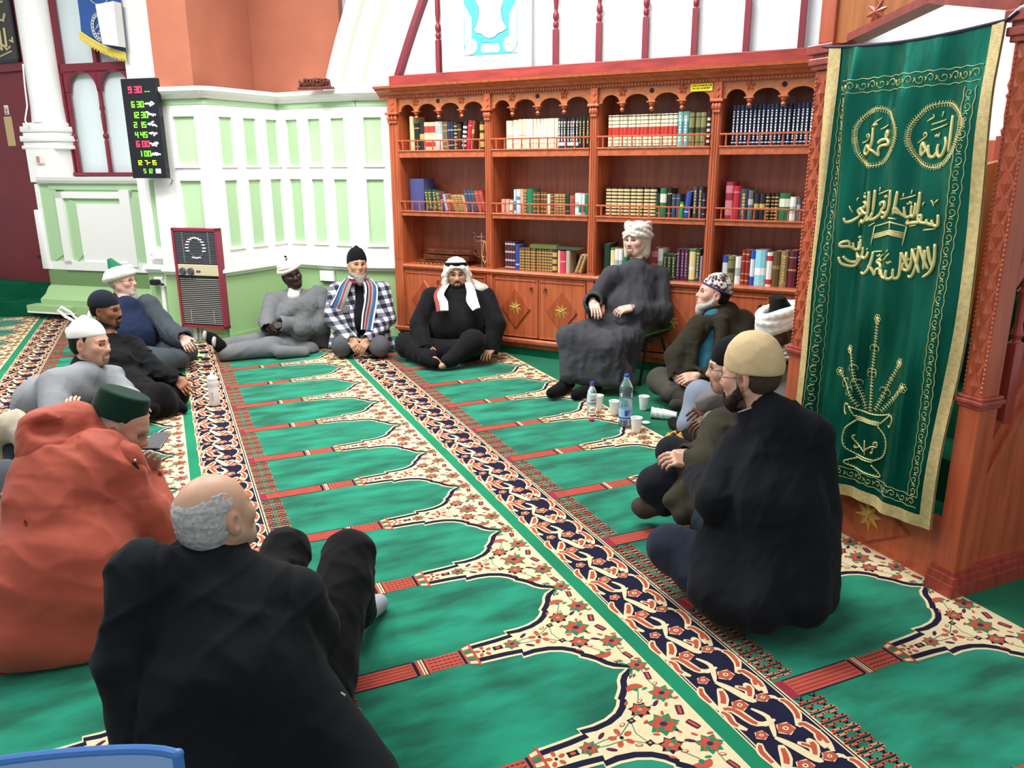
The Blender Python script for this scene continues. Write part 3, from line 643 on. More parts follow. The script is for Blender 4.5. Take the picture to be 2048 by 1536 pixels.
sb(3, 'middle', .05, [('crim', 1, .06, .275, 0), ('red', 1, .05, .245, 0), ('dslate', 1, .06, .225, 0), ('grey', 1, .04, .215, 0), ('blk2', 2, .045, .195, 0), ('gilt', 3, .03, .195, 0), ('gcap', 1, .08, .195, 0), ('white', 1, .045, .17, 0), ('grey', 1, .03, .165, 0), ('maroon', 1, .06, .16, 0), ('spot', 1, .075, .205, 0), ('aqua', 1, .05, .12, 0)])
sb(1, 'lowest', .08, [('purset', 4, .0285, .245, 0), ('blue', 1, .045, .22, 0), ('gbrown', 12, .0285, .195, 0), ('medal', 1, .05, .195, 0), ('beige', 1, .028, .19, 0), ('pink', 1, .06, .185, 0), ('cgrey', 1, .042, .19, 0), ('gap', .04), ('gold3', 2, .036, .165, 20)])
sb(2, 'lowest', .05, [('dgreen', 1, .06, .265, 0), ('yel', 1, .045, .23, 0), ('white', 2, .04, .225, 0), ('kgreen', 1, .05, .24, 0), ('gap', .22), ('crim', 1, .055, .25, 0), ('white', 1, .05, .245, 0), ('green', 3, .04, .205, 0), ('pur', 3, .036, .25, 0), ('yel', 1, .06, .25, 0), ('green', 1, .04, .255, 0), ('lilac', 1, .02, .2, 0)])
sb(3, 'lowest', .06, [('bluew', 1, .045, .215, 0), ('olive', 1, .05, .215, 0), ('white', 1, .05, .21, 0), ('redg', 2, .032, .265, 0), ('bluew', 1, .035, .265, 0), ('aqua', 1, .085, .27, 0), ('whtred', 1, .045, .255, 0), ('brz', 1, .055, .265, 0), ('gold3', 1, .055, .27, 0), ('maroon', 1, .065, .275, 0), ('indigo', 1, .02, .24, -12)])
# books lying flat on the row of the second bay's lowest shelf
def flatbook(bay, x, z, w, h, t, col, label, yaw=0):
    Fr = FB.to_3x3().to_4x4() @ Matrix.Rotation(yaw, 4, 'Z'); Fr.translation = FB @ Vector((bay*PITCH+x, .055, z))
    m = MB(Fr); c = bm_('flat', col)
    m.box((0, 0, 0), (w, h, .003), 0); m.box((0, 0, t-.003), (w, h, t), 0); m.box((0, -.002, 0), (w, .003, t), 0)
    b = m.build('book', [c]); m = MB(Fr); m.box((.004, .004, .0032), (w-.004, h-.004, t-.0032), 0); m.build('page_block', PAGE, b)
    tag(b, label, 'book')
flatbook(1, .335, .9605, .26, .16, .032, '5d6638', 'olive green book lying flat on the gilt brown row in the second bay')
flatbook(1, .60, .9605, .20, .16, .022, '3d4a3a', 'thin dark green book lying flat above the crimson-pink book')
for i, (c, l) in enumerate((('2f6f86', 'dark teal book at the bottom of the flat pile in the fourth bay'), ('d9cfa6', 'cream book in the middle of the flat pile in the fourth bay'), ('8d8a5a', 'olive book on top of the flat pile in the fourth bay'))):
    flatbook(3, .70, .7635+i*.021, .18, .15, .02, c, l)
# folded lecterns and the bead stand on the first bay's lowest shelf
LW = wood('rehal_wood', '6b3a22', '4a2414', axis='x')
for i, (x0, w, z, c, l) in enumerate(((.10, .45, .764, 0, 'carved folded wooden Quran stand lying lowest in the first bay'), (.18, .50, .81, 0, 'carved folded wooden Quran stand, middle of the three stacked'), (.15, .56, .865, 0, 'oval carved folded wooden Quran stand on top of the stack'))):
    m = MB(FB); n = 24
    def out(k):
        if i == 2: return [(x0+w/2+w/2*math.cos(2*PI*j/n), .15+.10*math.sin(2*PI*j/n)) for j in range(n)]
        return [(x0, .06), (x0+.03, .045), (x0+w*.4, .06), (x0+w*.5, .05), (x0+w*.6, .06), (x0+w-.03, .045), (x0+w, .06), (x0+w, .24), (x0, .24)]
    zz_ = z+(.002 if i else 0)
    m.prism(out(0), zz_, zz_+.018, 0, axis='z'); m.prism(out(1), zz_+.021, zz_+.040, 0, axis='z')
    m.box((x0+w*.3, .08, zz_+.017), (x0+w*.7, .22, zz_+.022), 0)
    if i == 0:
        for j in range(9): m.box((x0+.02+j*.047, .042, zz_+.004), (x0+.05+j*.047, .048, zz_+.014), 1)
    o = m.build('book_stand', [LW, GD2]); tag(o, l, 'book stand', 'folded book stands on the shelf')
st = empty('bead_stand', tuple(FB @ Vector((.80, .10, .7632))), 'small silver hook stand holding prayer beads on the first bay counter', 'stand')
m = MB(FB); m.lathe([(.055, .7632), (.055, .768), (.01, .775)], (.80, .10, 0), 16, 0); m.build('base', STL, st, smooth=True)
m = MB(FB); m.tube([(.80, .10, .77), (.80, .10, 1.06)], .004, 8, 0); m.ball((.80, .10, 1.065), .007, 0); m.build('pole', STL, st, smooth=True)
for z in (.86, 1.0, 1.04):
    for s_ in (-1, 1):
        m = MB(FB); m.tube([(.80, .10, z), (.80+s_*.04, .09, z-.006), (.80+s_*.062, .085, z+.012), (.80+s_*.068, .083, z+.03)], .003, 6, 0); m.ball((.80+s_*.068, .083, z+.031), .005, 0); m.build('hook', STL, st, smooth=True)
m = MB(FB); AM = mat('amber_bead', 'd9a95c', .25, coat=.4)
for j in range(44):
    a = 2*PI*j/44; m.ball((.845+.022*math.sin(a)*(1.2 if math.cos(a) < 0 else .8), .075, .905-.095*-math.cos(a)), .0058, 0, sub=1)
m.tube([(.845, .075, .81), (.845, .074, .79)], .004, 6, 0); tag(m.build('prayer_beads', [AM], smooth=True), 'amber prayer beads hanging from the silver stand', 'beads')
m = MB(FB); m.lathe([(.03, .7635), (.042, .78), (.05, .82), (.045, .87), (.03, .92), (.012, .955), (.002, .97)], (.865, .16, 0), 14, 0)
tag(m.build('ornament', [mat('silver_ornament', 'b9b6ae', .3, metal=.6, bump=.6, bscale=120)], smooth=True), 'silver dome-shaped ornament beside the bead stand', 'ornament')
fixlabels()
E_OV=[[(2596,1770),(2597,1806),(2580,1841),(2540,1870),(2486,1879),(2443,1866),(2404,1837),(2379,1802),(2374,1763),(2387,1724),(2413,1690),(2451,1662),(2503,1657),(2545,1673),(2576,1707),(2590,1744)],[(2328,1757),(2325,1795),(2304,1832),(2268,1863),(2220,1879),(2171,1878),(2125,1855),(2096,1822),(2090,1799),(2099,1759),(2113,1719),(2135,1687),(2168,1659),(2206,1650),(2254,1664),(2294,1693),(2318,1728)]]
E_BIG=[[(2501,1805),(2496,1777),(2496,1746),(2506,1719),(2523,1705),(2542,1704),(2548,1717),(2538,1737),(2513,1725),(2485,1715),(2459,1695)],[(2433,1760),(2440,1777),(2434,1790),(2426,1782),(2427,1769)],[(2433,1761),(2412,1747),(2412,1739),(2436,1737),(2456,1734),(2464,1720),(2458,1694)],[(2469,1743),(2458,1756),(2433,1760)],[(2149,1834),(2144,1788),(2139,1742),(2139,1706)],[(2173,1759),(2163,1738),(2167,1708),(2179,1690),(2191,1695),(2199,1716),(2198,1735)],[(2197,1709),(2207,1690),(2220,1689),(2230,1702),(2235,1733)],[(2230,1702),(2246,1721),(2263,1740),(2270,1717),(2263,1695),(2245,1714)],[(2148,1479),(2145,1440),(2162,1439),(2174,1458)],[(2162,1439),(2188,1445),(2193,1460)],[(2188,1445),(2217,1447),(2233,1465),(2218,1472),(2217,1449)],[(2217,1447),(2261,1442),(2290,1437),(2285,1451)],[(2241,1560),(2239,1514),(2241,1469)],[(2259,1518),(2257,1478),(2264,1466),(2276,1472),(2280,1507)],[(2276,1470),(2288,1462),(2301,1466),(2309,1501)],[(2301,1464),(2318,1475),(2336,1495),(2342,1484),(2322,1474)],[(2337,1560),(2339,1510),(2342,1469)],[(2372,1564),(2370,1508),(2377,1477),(2391,1459),(2404,1453),(2409,1460)],[(2377,1482),(2396,1471),(2414,1481),(2400,1499),(2404,1515),(2423,1511),(2423,1500)],[(2414,1481),(2424,1462),(2448,1445),(2470,1444),(2476,1454)],[(2455,1562),(2454,1515),(2454,1472)],[(2478,1556),(2475,1504),(2475,1459)],[(2454,1472),(2466,1444),(2481,1438)],[(2475,1459),(2490,1434),(2513,1428),(2524,1438)],[(2476,1464),(2503,1471),(2510,1487),(2486,1496),(2493,1511),(2510,1510)],[(2506,1468),(2532,1459),(2547,1474),(2533,1484),(2523,1470)],[(2530,1459),(2550,1442),(2570,1427),(2584,1426),(2593,1442)],[(2147,1370),(2141,1304),(2153,1263),(2178,1239)],[(2174,1358),(2161,1312),(2144,1279)],[(2183,1344),(2180,1305),(2179,1270)],[(2208,1355),(2184,1309),(2162,1272)],[(2212,1357),(2212,1302),(2223,1255),(2240,1232),(2255,1235)],[(2246,1344),(2244,1298),(2251,1267),(2265,1255),(2282,1261),(2283,1277),(2268,1295)],[(2245,1339),(2219,1296),(2195,1253)],[(2274,1328),(2268,1265)],[(2295,1324),(2278,1295),(2256,1263)],[(2295,1324),(2292,1267),(2294,1228),(2305,1218),(2313,1228),(2314,1257)],[(2311,1226),(2324,1215),(2338,1220),(2338,1249)],[(2336,1217),(2355,1220),(2372,1245),(2378,1231),(2353,1226)],[(2425,1314),(2427,1279),(2436,1240),(2454,1220),(2472,1224)],[(2438,1256),(2418,1242),(2403,1217)],[(2403,1220),(2400,1244),(2375,1251),(2382,1267),(2401,1276),(2388,1287),(2379,1279)],[(2507,1358),(2503,1323),(2516,1316),(2523,1324),(2524,1348)],[(2521,1321),(2537,1312),(2549,1316),(2554,1340)],[(2547,1313),(2565,1323),(2591,1322),(2596,1334),(2569,1345),(2564,1326)],[(2599,1275),(2583,1248),(2547,1240),(2507,1261),(2482,1292),(2480,1328)],[(2581,1280),(2560,1260),(2532,1261),(2517,1283),(2531,1293)],[(2482,1292),(2465,1283),(2453,1295),(2449,1312)],[(2534,1301),(2524,1280),(2500,1285)]]
E_THIN=[[(2515,1810),(2468,1842)],[(2467,1797),(2435,1814)],[(2563,1748),(2544,1755),(2526,1768),(2534,1781),(2547,1779),(2541,1768)],[(2499,1812),(2497,1820),(2491,1812),(2487,1821),(2480,1814)],[(2234,1806),(2181,1822)],[(2233,1785),(2174,1805)],[(2253,1818),(2228,1832),(2231,1843)],[(2199,1852),(2202,1832)],[(2290,1741),(2274,1751),(2250,1764),(2252,1776),(2263,1776),(2263,1765)],[(2216,1768),(2212,1761),(2209,1770),(2203,1760),(2201,1776)],[(2277,1427),(2239,1435)],[(2201,1418),(2153,1426)],[(2187,1531),(2177,1521),(2172,1509)],[(2157,1534),(2171,1521)],[(2303,1516),(2296,1511),(2291,1522),(2284,1511),(2282,1521)],[(2326,1529),(2265,1547)],[(2316,1553),(2318,1537)],[(2289,1566),(2291,1550)],[(2214,1522),(2221,1509)],[(2437,1546),(2384,1563)],[(2406,1540),(2399,1534),(2395,1542),(2388,1534)],[(2434,1573),(2436,1557)],[(2554,1514),(2556,1522),(2549,1527)],[(2579,1492),(2566,1465)],[(2511,1537),(2502,1529),(2497,1537),(2490,1527)],[(2368,1455),(2327,1453)],[(2464,1415),(2439,1432)],[(2538,1431),(2534,1407)],[(2513,1544),(2494,1549)],[(2437,1417),(2353,1440),(2289,1426)],[(2437,1417),(2442,1339)],[(2289,1426),(2295,1349)],[(2353,1440),(2348,1407)],[(2433,1385),(2348,1407),(2294,1400)],[(2433,1369),(2351,1392),(2297,1381)],[(2432,1379),(2347,1401),(2295,1393)],[(2433,1375),(2349,1397),(2296,1387)],[(2342,1283),(2333,1276),(2328,1285),(2321,1280)],[(2361,1283),(2334,1317)],[(2348,1321),(2343,1330)],[(2398,1285),(2372,1308)],[(2425,1314),(2381,1321)],[(2407,1302),(2400,1298),(2394,1306),(2389,1300)],[(2533,1367),(2525,1361),(2519,1370),(2511,1363)],[(2269,1301),(2262,1295),(2256,1305)],[(2460,1319),(2453,1325)],[(2233,1340),(2225,1346)]]
E_VASE=[[(2446,643),(2397,634),(2344,636),(2293,643),(2247,659)],[(2446,643),(2416,601)],[(2417,606),(2366,604),(2288,611)],[(2408,589),(2350,592),(2289,598)],[(2412,597),(2358,598),(2288,605)],[(2247,656),(2287,606)],[(2408,589),(2449,539),(2456,490),(2433,451),(2385,433)],[(2295,592),(2261,559),(2248,513),(2260,465),(2304,432)],[(2391,425),(2346,423),(2303,427)],[(2385,436),(2341,434),(2301,436)],[(2383,422),(2438,385),(2338,368),(2259,375),(2308,414)],[(2343,447),(2352,513)],[(2348,460),(2396,487),(2417,509),(2405,521)],[(2377,476),(2403,461),(2402,476)],[(2346,469),(2310,498),(2291,499),(2291,521),(2306,516),(2303,506)],[(2306,494),(2309,465),(2316,471)],[(2447,649),(2475,647),(2474,618),(2454,601)],[(2244,657),(2229,640),(2242,603),(2250,612)]]
E_STEM=[[(2342,645),(2357,751),(2365,825),(2363,965),(2362,1044)],[(2372,647),(2433,765),(2464,863),(2482,889)],[(2409,648),(2463,712),(2503,747),(2533,777)],[(2317,657),(2292,724),(2267,806),(2235,882)],[(2289,660),(2242,727),(2211,762),(2185,792)]]
# ------------------------------------------------------------------ pulpit (minbar)
PW = wood('pulpit_wood', 'c25f3e', 'aa4d31', rough=.3)
PWd = wood('pulpit_dark_wood', 'a8463a', '8f362d', rough=.35)
PO_ = wood('pulpit_ochre_wood', 'c07434', 'a85f28', rough=.3)
mi_ = empty('pulpit', (2.8, 2.35, 0), 'carved red-brown wooden pulpit with gabled entrance and stair at right', 'pulpit')
def cb(m, a, b, mi=0, bev=.004): m.box(a, b, mi, bev=bev)
for y0, nm in ((1.885, 'R'), (2.803, 'L')):
    y1 = y0+.09; x0, x1 = 2.722, 2.822
    m = MB(); cb(m, (x0, y0, .06), (x1, y1, .79)); cb(m, (x0+.004, y0+.003, .82), (x1-.004, y1-.003, 2.06))
    cb(m, (x0+.002, y0, 2.17), (x1, y1, 2.62)); post = m.build('post', PW, mi_)
    m = MB(); cb(m, (x0-.016, y0-.016, .79), (x1+.016, y1+.016, .808)); cb(m, (x0-.008, y0-.008, .775), (x1+.008, y1+.008, .79)); cb(m, (x0-.010, y0-.010, .808), (x1+.010, y1+.010, .822)); m.build('collar', PWd, post)
    m = MB(); 
    for z, e, h in ((2.06, .012, .02), (2.08, .022, .025), (2.105, .012, .02), (2.125, .03, .035)): cb(m, (x0-e, y0-e, z), (x1+e, y1+e, z+h+.004))
    m.build('capital', PWd, post)
    m = MB(); yc = y0+.045; z = .86
    while z < 2.02:
        m.add([(x0+.003, yc, z-.042), (x0+.003, yc+.021, z), (x0+.003, yc, z+.042), (x0+.003, yc-.021, z), (x0-.006, yc, z)], [(0, 1, 4), (1, 2, 4), (2, 3, 4), (3, 0, 4)], 0)
        for s_ in (-1, 1):
            m.add([(x0+.003, yc+s_*.027, z+.012), (x0+.003, yc+s_*.027, z+.078), (x0+.003, yc+s_*.008, z+.045), (x0-.004, yc+s_*.021, z+.045)], [(0, 1, 3), (1, 2, 3), (2, 0, 3)], 0)
        z += .092
    z = .84
    while z < 2.045:
        for s_ in (-1, 1): m.ball((x0+.003, yc+s_*.036, z), (.005, .0055, .0075), 0, sub=1)
        z += .0175
    m.build('carved_strip', PW, post)
# gable
m = MB(); x0, x1 = 2.735, 2.80
G_out = [(1.885, 2.16), (1.885, 2.26), (2.36, 2.42), (2.893, 2.28), (2.893, 2.16)]
P = [(1.975, 2.16), (1.885, 2.16), (1.885, 2.255), (2.34, 2.40), (2.893, 2.33), (2.893, 2.16), (2.72, 2.16), (2.34, 2.245)]
m.prism(P, x0, x1, 0, axis='x'); gb = m.build('gable_board', PO_, mi_)
m = MB()
def bar(m, a, b, x0, x1, h0, h1, mi=0):
    d = Vector((0, b[0]-a[0], b[1]-a[1])).normalized(); n = Vector((0, -d.z, d.y)); n = n if n.z > 0 else -n
    A = Vector((0, a[0], a[1])); B = Vector((0, b[0], b[1])); vs = []
    for x in (x0, x1):
        for p in (A, B):
            for h in (h0, h1): vs.append((x, (p+n*h).y, (p+n*h).z))
    m.add(vs, [(0, 1, 3, 2), (4, 6, 7, 5), (0, 2, 6, 4), (1, 5, 7, 3), (0, 4, 5, 1), (2, 3, 7, 6)], mi)
for a, b in (((1.975, 2.162), (2.34, 2.247)), ((2.34, 2.247), (2.72, 2.162))):
    bar(m, a, b, 2.715, 2.81, -.004, .018); bar(m, a, b, 2.722, 2.81, .018, .03)
m.build('gable_moulding', PWd, gb)
def star8(m, c, r, nx, mi0=0, mi1=1, rot=.2):
    for j in range(8):
        a = 2*PI*j/8+PI/8+rot; d = Vector((0, math.cos(a), math.sin(a))); t = Vector((0, -d.z, d.y)); C0 = Vector(c)
        cc = C0+Vector((-.010, 0, 0)); tip = C0+d*r; L = C0+(d+t*.42).normalized()*r*.47; R_ = C0+(d-t*.42).normalized()*r*.47
        m.add([cc, L, tip], [(0, 1, 2)], mi0 if j % 2 else mi1); m.add([cc, tip, R_], [(0, 1, 2)], mi1 if j % 2 else mi0)
for y, z in ((2.595, 2.255), (2.05, 2.265)):
    m = MB(); star8(m, (2.733, y, z), .055, -1); m.build('carved_star', [PW, PWd], gb)
# step board with diamond and star
m = MB(); m.box((2.752, 1.975, .0), (2.80, 2.803, .27), 0); m.prism([(2.752, .0), (2.744, .0), (2.744, .10), (2.752, .11)], 1.975, 2.803, 0, axis='y', F=Matrix(((1, 0, 0, 0), (0, 1, 0, 0), (0, 0, 1, 0), (0, 0, 0, 1)))) if False else None
sbd = m.build('step_board', PW, mi_)
m = MB(); O = [(2.752, 2.334, .295), (2.752, 2.12, .152), (2.752, 2.334, .02), (2.752, 2.55, .152)]; c = Vector((2.752, 2.334, .152))
I_ = [tuple(c+(Vector(p)-c)*.92+Vector((-.012, 0, 0))) for p in O]
m.add(O+I_, [(0, 1, 5, 4), (1, 2, 6, 5), (2, 3, 7, 6), (3, 0, 4, 7), (4, 5, 6, 7)], 0); m.build('diamond_panel', WP, sbd)
m = MB(); star8(m, (2.738, 2.334, .155), .075, -1); m.ball((2.727, 2.334, .155), .007, 2); m.build('star_inlay', [GD, GD2, STL], sbd)
# side: base moulding, stair string, balusters, handrail
m = MB()
for z0, z1, e in ((0, .055, .03), (.055, .085, .022), (.085, .105, .01)):
    m.box((2.722-e, 1.89-e, z0), (4.4, 1.96, z1), 0); m.box((2.7215-e, 1.95, z0), (2.79, 1.985, z1-.0005), 0)
m.build('base_moulding', PWd, mi_)
def sy(x, o=0): return .385+1.75*(x-2.797)+o
m = MB(); xs = (2.81, 3.55)
m.prism([(2.80, .09), (4.4, .09), (4.4, 1.75), (xs[1], sy(xs[1])), (xs[0], sy(xs[0]))], 1.905, 1.945, 0)
sp = m.build('side_panel', PW, mi_)
m = MB(); m.prism([(xs[0], sy(xs[0])-.01), (xs[1], sy(xs[1])-.01), (xs[1], sy(xs[1], .05)), (xs[0], sy(xs[0], .05))], 1.893, 1.96, 0); m.prism([(xs[0], sy(xs[0], .05)), (xs[1], sy(xs[1], .05)), (xs[1], sy(xs[1], .14)), (xs[0], sy(xs[0], .14))], 1.91, 1.955, 0); m.build('stair_string', PW, mi_)
m = MB(); m.prism([(2.80, 1.17), (3.5, 2.1), (3.5, 2.17), (2.80, 1.25)], 1.905, 1.965, 0); m.build('handrail', PW, mi_)
for bx in (2.925, 3.12, 3.32):
    m = MB(); zb = sy(bx, .13); y = 1.93
    m.box((bx-.028, y-.022, zb-.05), (bx+.028, y+.022, zb+.27), 0, bev=.003); r = .02; z = zb+.27
    m.lathe([(.022, z), (.015, z+.012), (.024, z+.03), (.018, z+.05), (.014, z+.07), (.017, z+.16), (.022, z+.19), (.026, z+.195), (.016, z+.21), (.027, z+.235), (.015, z+.265), (.026, z+.28), (.022, z+.295), (.019, z+.5), (.015, z+.65)], (bx, y, 0), 12, 0)
    m.build('baluster', PWd, mi_, smooth=True)
# carpeted stair inside
m = MB()
for k in range(6): m.box((2.80+.27*k, 1.965, 0), (4.4, 2.803, .20+.2*k), 0)
m.build('stair_tread', SG, mi_)
m = MB(); m.box((2.8, 2.80, .09), (4.3, 2.845, .5), 0); m.prism([(2.8, .5), (4.3, .5), (4.3, 1.75), (3.5, 1.6)], 2.803, 2.845, 0); m.build('side_panel', PO_, mi_)
# wall behind the pulpit, rear woodwork
m = MB(); m.box((4.42, 1.2, .64), (4.5, 4.1, 1.54), 0); m.box((4.41, 1.2, 1.08), (4.42, 4.1, 1.086), 1); m.box((4.40, 1.2, .63), (4.44, 4.1, .66), 0); m.box((4.42, 1.2, 0), (4.52, 4.1, .64), 2); m.box((4.44, 1.2, 1.54), (4.5, 4.1, 3.2), 3)
struct(m.build('wall_right', [mat('beige_panel', 'a89c8a', .6), mat('panel_seam', 'd8d2c6', .6), SG, WH]))
m = MB()
m.box((4.05, 2.89, 1.60), (4.12, 2.96, 1.80), 0); m.lathe([(.028, 1.80), (.035, 1.83), (.024, 1.845), (.03, 1.90), (.028, 1.98), (.036, 2.0), (.025, 2.02), (.036, 2.05), (.028, 2.08), (.03, 2.3), (.036, 2.32), (.026, 2.36), (.03, 2.6)], (4.085, 2.925, 0), 12, 0)
rp = m.build('rear_post', PWd, mi_, smooth=True)
m = MB(); m.box((4.06, 2.6, 1.56), (4.10, 3.1, 1.78), 0); m.build('rear_rail', PW, mi_)
# ------------------------------------------------------------------ banner
SAT = mat('green_satin', '0e6f5b', .33, metal=.72, var=.3, vscale=3.5, stretch=(1, 2.2, .6), bump=.5, bscale=7, bdist=.01)
TRM = mat('gold_trim', 'dcc58a', .45, metal=.2, bump=.8, bscale=260, var=.25, vscale=60)
THR = mat('gold_thread', 'd8cf8f', .4, metal=.25, bump=.5, bscale=400)
ZT = lambda y: 2.128+.012*(y-1.99)/.79-.02*math.sin(PI*(y-1.99)/.79)
def Lf(z): return 2.787-.011*(z < .9)*(.9-z)/.6-.02*max(0, (.5-z))
def Rt(z): return 1.996-.028*math.exp(-((z-1.15)/.35)**2)
def fold(y, z):
    u = max(0, (y-1.99)/.79); k = .35+.65*u**1.5
    f = .015*k*math.sin(38*u+1.5*math.sin(2.1*z))+.009*math.sin(17*u+z*1.7)+.004*math.sin(61*u+2.2*z)*u+.006*math.sin(9*z+14*u)*(1-u*.5)
    damp = min(1, (2.14-z)/.25+.15)
    return 2.692-.012*max(0, 1-z/2.1)+f*damp
def banner_grid(m, ya, yb, za, zb, ny, nz, off, mi=0):
    b = []; 
    for j in range(nz+1):
        for i in range(ny+1):
            tz = j/nz; ty = i/ny; z0 = za; z = z0+(zb(0) - z0)*tz if not callable(za) else za(0)+(zb(0)-za(0))*tz
            y = ya(z)+(yb(z)-ya(z))*ty
            z = za(y)+(zb(y)-za(y))*tz
            b.append((fold(y, z)-off, y, z))
    n = ny+1; f = [(j*n+i, j*n+i+1, (j+1)*n+i+1, (j+1)*n+i) for j in range(nz) for i in range(ny)]
    m.add(b, f, mi); m.add([(x+.004+2*off, y, z) for x, y, z in b], f, mi)
ban = empty('banner', (2.70, 2.39, .2), 'green satin banner with gold Arabic embroidery hanging on the pulpit front', 'banner')
ZB = lambda y: .243-.018*math.sin((y-1.99)/.5)-.0*(y-1.99)
m = MB(); banner_grid(m, lambda z: Rt(z)+.02, lambda z: Lf(z)-.02, lambda y: ZB(y)+.02, ZT, 90, 110, 0); m.build('cloth', SAT, ban, smooth=2)
m = MB(); banner_grid(m, lambda z: Lf(z)-.066, lambda z: Lf(z), ZB, lambda y: ZT(y)-.0, 8, 110, .004)
banner_grid(m, lambda z: Rt(z), lambda z: Rt(z)+.046, ZB, lambda y: ZT(y)+.004, 6, 110, .004)
banner_grid(m, lambda z: Rt(z), lambda z: Lf(z), ZB, lambda y: ZB(y)+.052, 60, 5, .0045); m.build('trim', TRM, ban, smooth=2)
m = MB(); m.tube([(2.692, 1.955, ZT(1.99)+.025), (2.69, 1.99, ZT(1.99)+.004)]+[(2.692, y, ZT(y)+.003) for y in np.linspace(2.0, 2.78, 14)]+[(2.70, 2.86, ZT(2.78)+.014)], .0065, 6, 0); m.tube([(2.70, 2.80, 2.142), (2.70, 2.85, 2.152), (2.715, 2.90, 2.155)], .006, 6, 1); m.tube([(2.69, 1.985, 2.135), (2.695, 1.95, 2.165), (2.71, 1.9, 2.17)], .006, 6, 1); m.build('hanging_cord', [mat('cord_dark', '1d2338', .7), WH], ban)
def stitch(m, pts, r, sm=True, mi=0):
    P = [np.array(p, float)/1000 for p in pts]; Q = []
    n = len(P)
    if sm and n > 2:
        for i in range(n-1):
            p0, p1, p2, p3 = P[max(i-1, 0)], P[i], P[i+1], P[min(i+2, n-1)]
            for t in (0, .25, .5, .75): Q.append(.5*((2*p1)+(p2-p0)*t+(2*p0-5*p1+4*p2-p3)*t*t+(3*p1-p0-3*p2+p3)*t**3))
        Q.append(P[-1])
    else:
        for i in range(n-1):
            for t in (0, .33, .67): Q.append(P[i]*(1-t)+P[i+1]*t)
        Q.append(P[-1])
    N = len(Q); R_ = r if isinstance(r, list) else [r*(.55+.45*math.sin(PI*min(1, .18+.72*i/max(1, N-1)))) for i in range(N)]
    m.tube([(fold(q[0], q[1])-.003, q[0], q[1]) for q in Q], R_, 6, mi)
for nm, a, b, c, d in (('name_script', 0, 4, 0, 4), ('name_script', 4, 8, 4, 10), ('blessing_script', 8, 25, 10, 30), ('kaaba_outline', 0, 0, 30, 38), ('creed_script', 25, 99, 38, 99)):
    m = MB()
    for l in E_BIG[a:b]: stitch(m, l, .0075)
    for l in E_THIN[c:d]: stitch(m, l, .0034, sm=len(l) > 3)
    m.build(nm, THR, ban, smooth=2)
m = MB()
for l in E_OV:
    C = l+[l[0]]; stitch(m, C, .0025)
    P = [np.array(p, float)/1000 for p in C]
    for i in range(len(P)-1):
        for t in np.linspace(0, 1, 6)[:-1]:
            q = P[i]*(1-t)+P[i+1]*t; d = P[i+1]-P[i]; d /= np.linalg.norm(d); nn = np.array([-d[1], d[0]])
            for s_ in (-1, 1): e = q+nn*.011*s_+d*.004; m.tube([(fold(*q)-.003, q[0], q[1]), (fold(*e)-.003, e[0], e[1])], .0017, 4, 0)
m.build('embroidered_oval', THR, ban)
m = MB()
for l in E_VASE:
    stitch(m, l, .0028)
    for p, q in zip(l[:-1], l[1:]):
        a, b = np.array(p)/1000., np.array(q)/1000.; L = np.linalg.norm(b-a); n = max(1, int(L/.012)); d = (b-a)/max(L, 1e-6); nn = np.array([-d[1], d[0]])
        for j in range(n): c_ = a+(b-a)*(j+.5)/n; m.tube([(fold(*(c_-nn*.005))-.003, *(c_-nn*.005)), (fold(*(c_+nn*.005))-.003, *(c_+nn*.005))], .0014, 4, 0)
for l in E_STEM:
    stitch(m, l, .002); P = [np.array(p, float)/1000 for p in l]
    tot = sum(np.linalg.norm(b-a) for a, b in zip(P[:-1], P[1:])); acc = 0
    for a, b in zip(P[:-1], P[1:]):
        L = np.linalg.norm(b-a); d = (b-a)/L; nn = np.array([-d[1], d[0]]); j = 0
        while j*.013 < L:
            q = a+d*j*.013; f_ = (acc+j*.013)/tot; R_ = .013 if abs(f_-.42) < .03 or abs(f_-.68) < .02 else .0055
            for s_ in (-1, 1):
                A = [q+nn*s_*(R_*(1-math.cos(t)))+d*R_*math.sin(t) for t in np.linspace(0, 4.2 if R_ > .01 else 2.8, 7)]; m.tube([(fold(*p)-.003, *p) for p in A], .0014, 4, 0)
            j += 1
        acc += L
    e = P[-1]
    for k in range(6):
        a = 2*PI*k/6; c_ = e+np.array([math.cos(a), math.sin(a)])*.013; m.tube([(fold(*(c_+np.array([math.cos(t), math.sin(t)])*.007))-.003, *(c_+np.array([math.cos(t), math.sin(t)])*.007)) for t in np.linspace(0, 2*PI, 7)], .0013, 4, 0)
    m.ball((fold(*e)-.003, e[0], e[1]), (.003, .009, .009), 0, sub=1)
m.build('embroidered_vase', THR, ban, smooth=2)
m = MB()
def curls(pa, pb, w, side):
    a, b = np.array(pa), np.array(pb); L = np.linalg.norm(b-a); d = (b-a)/L; nn = np.array([-d[1], d[0]])*side; n = int(L/.046)
    for o in (0, w):
        Q = [a+d*L*t+nn*(o+.0025*math.sin(t*L*120)) for t in np.linspace(0, 1, int(L/.013))]; m.tube([(fold(*q)-.003, *q) for q in Q], .0013, 4, 0)
    for j in range(n):
        c_ = a+d*L*(j+.5)/n+nn*w*.5; s_ = 1 if j % 2 else -1; Q = [c_+(d*math.cos(t)+nn*math.sin(t)*s_)*(.004+.0035*t/1.6)*w/.05 for t in np.linspace(0, 6.6, 14)]
        m.tube([(fold(*q)-.003, *q) for q in Q], .0013, 4, 0); e = c_+d*.021
        for t in (-1, 1): m.tube([(fold(*e)-.003, *e), (fold(*(e+nn*.008*t+d*.004))-.003, *(e+nn*.008*t+d*.004))], .0018, 4, 0)
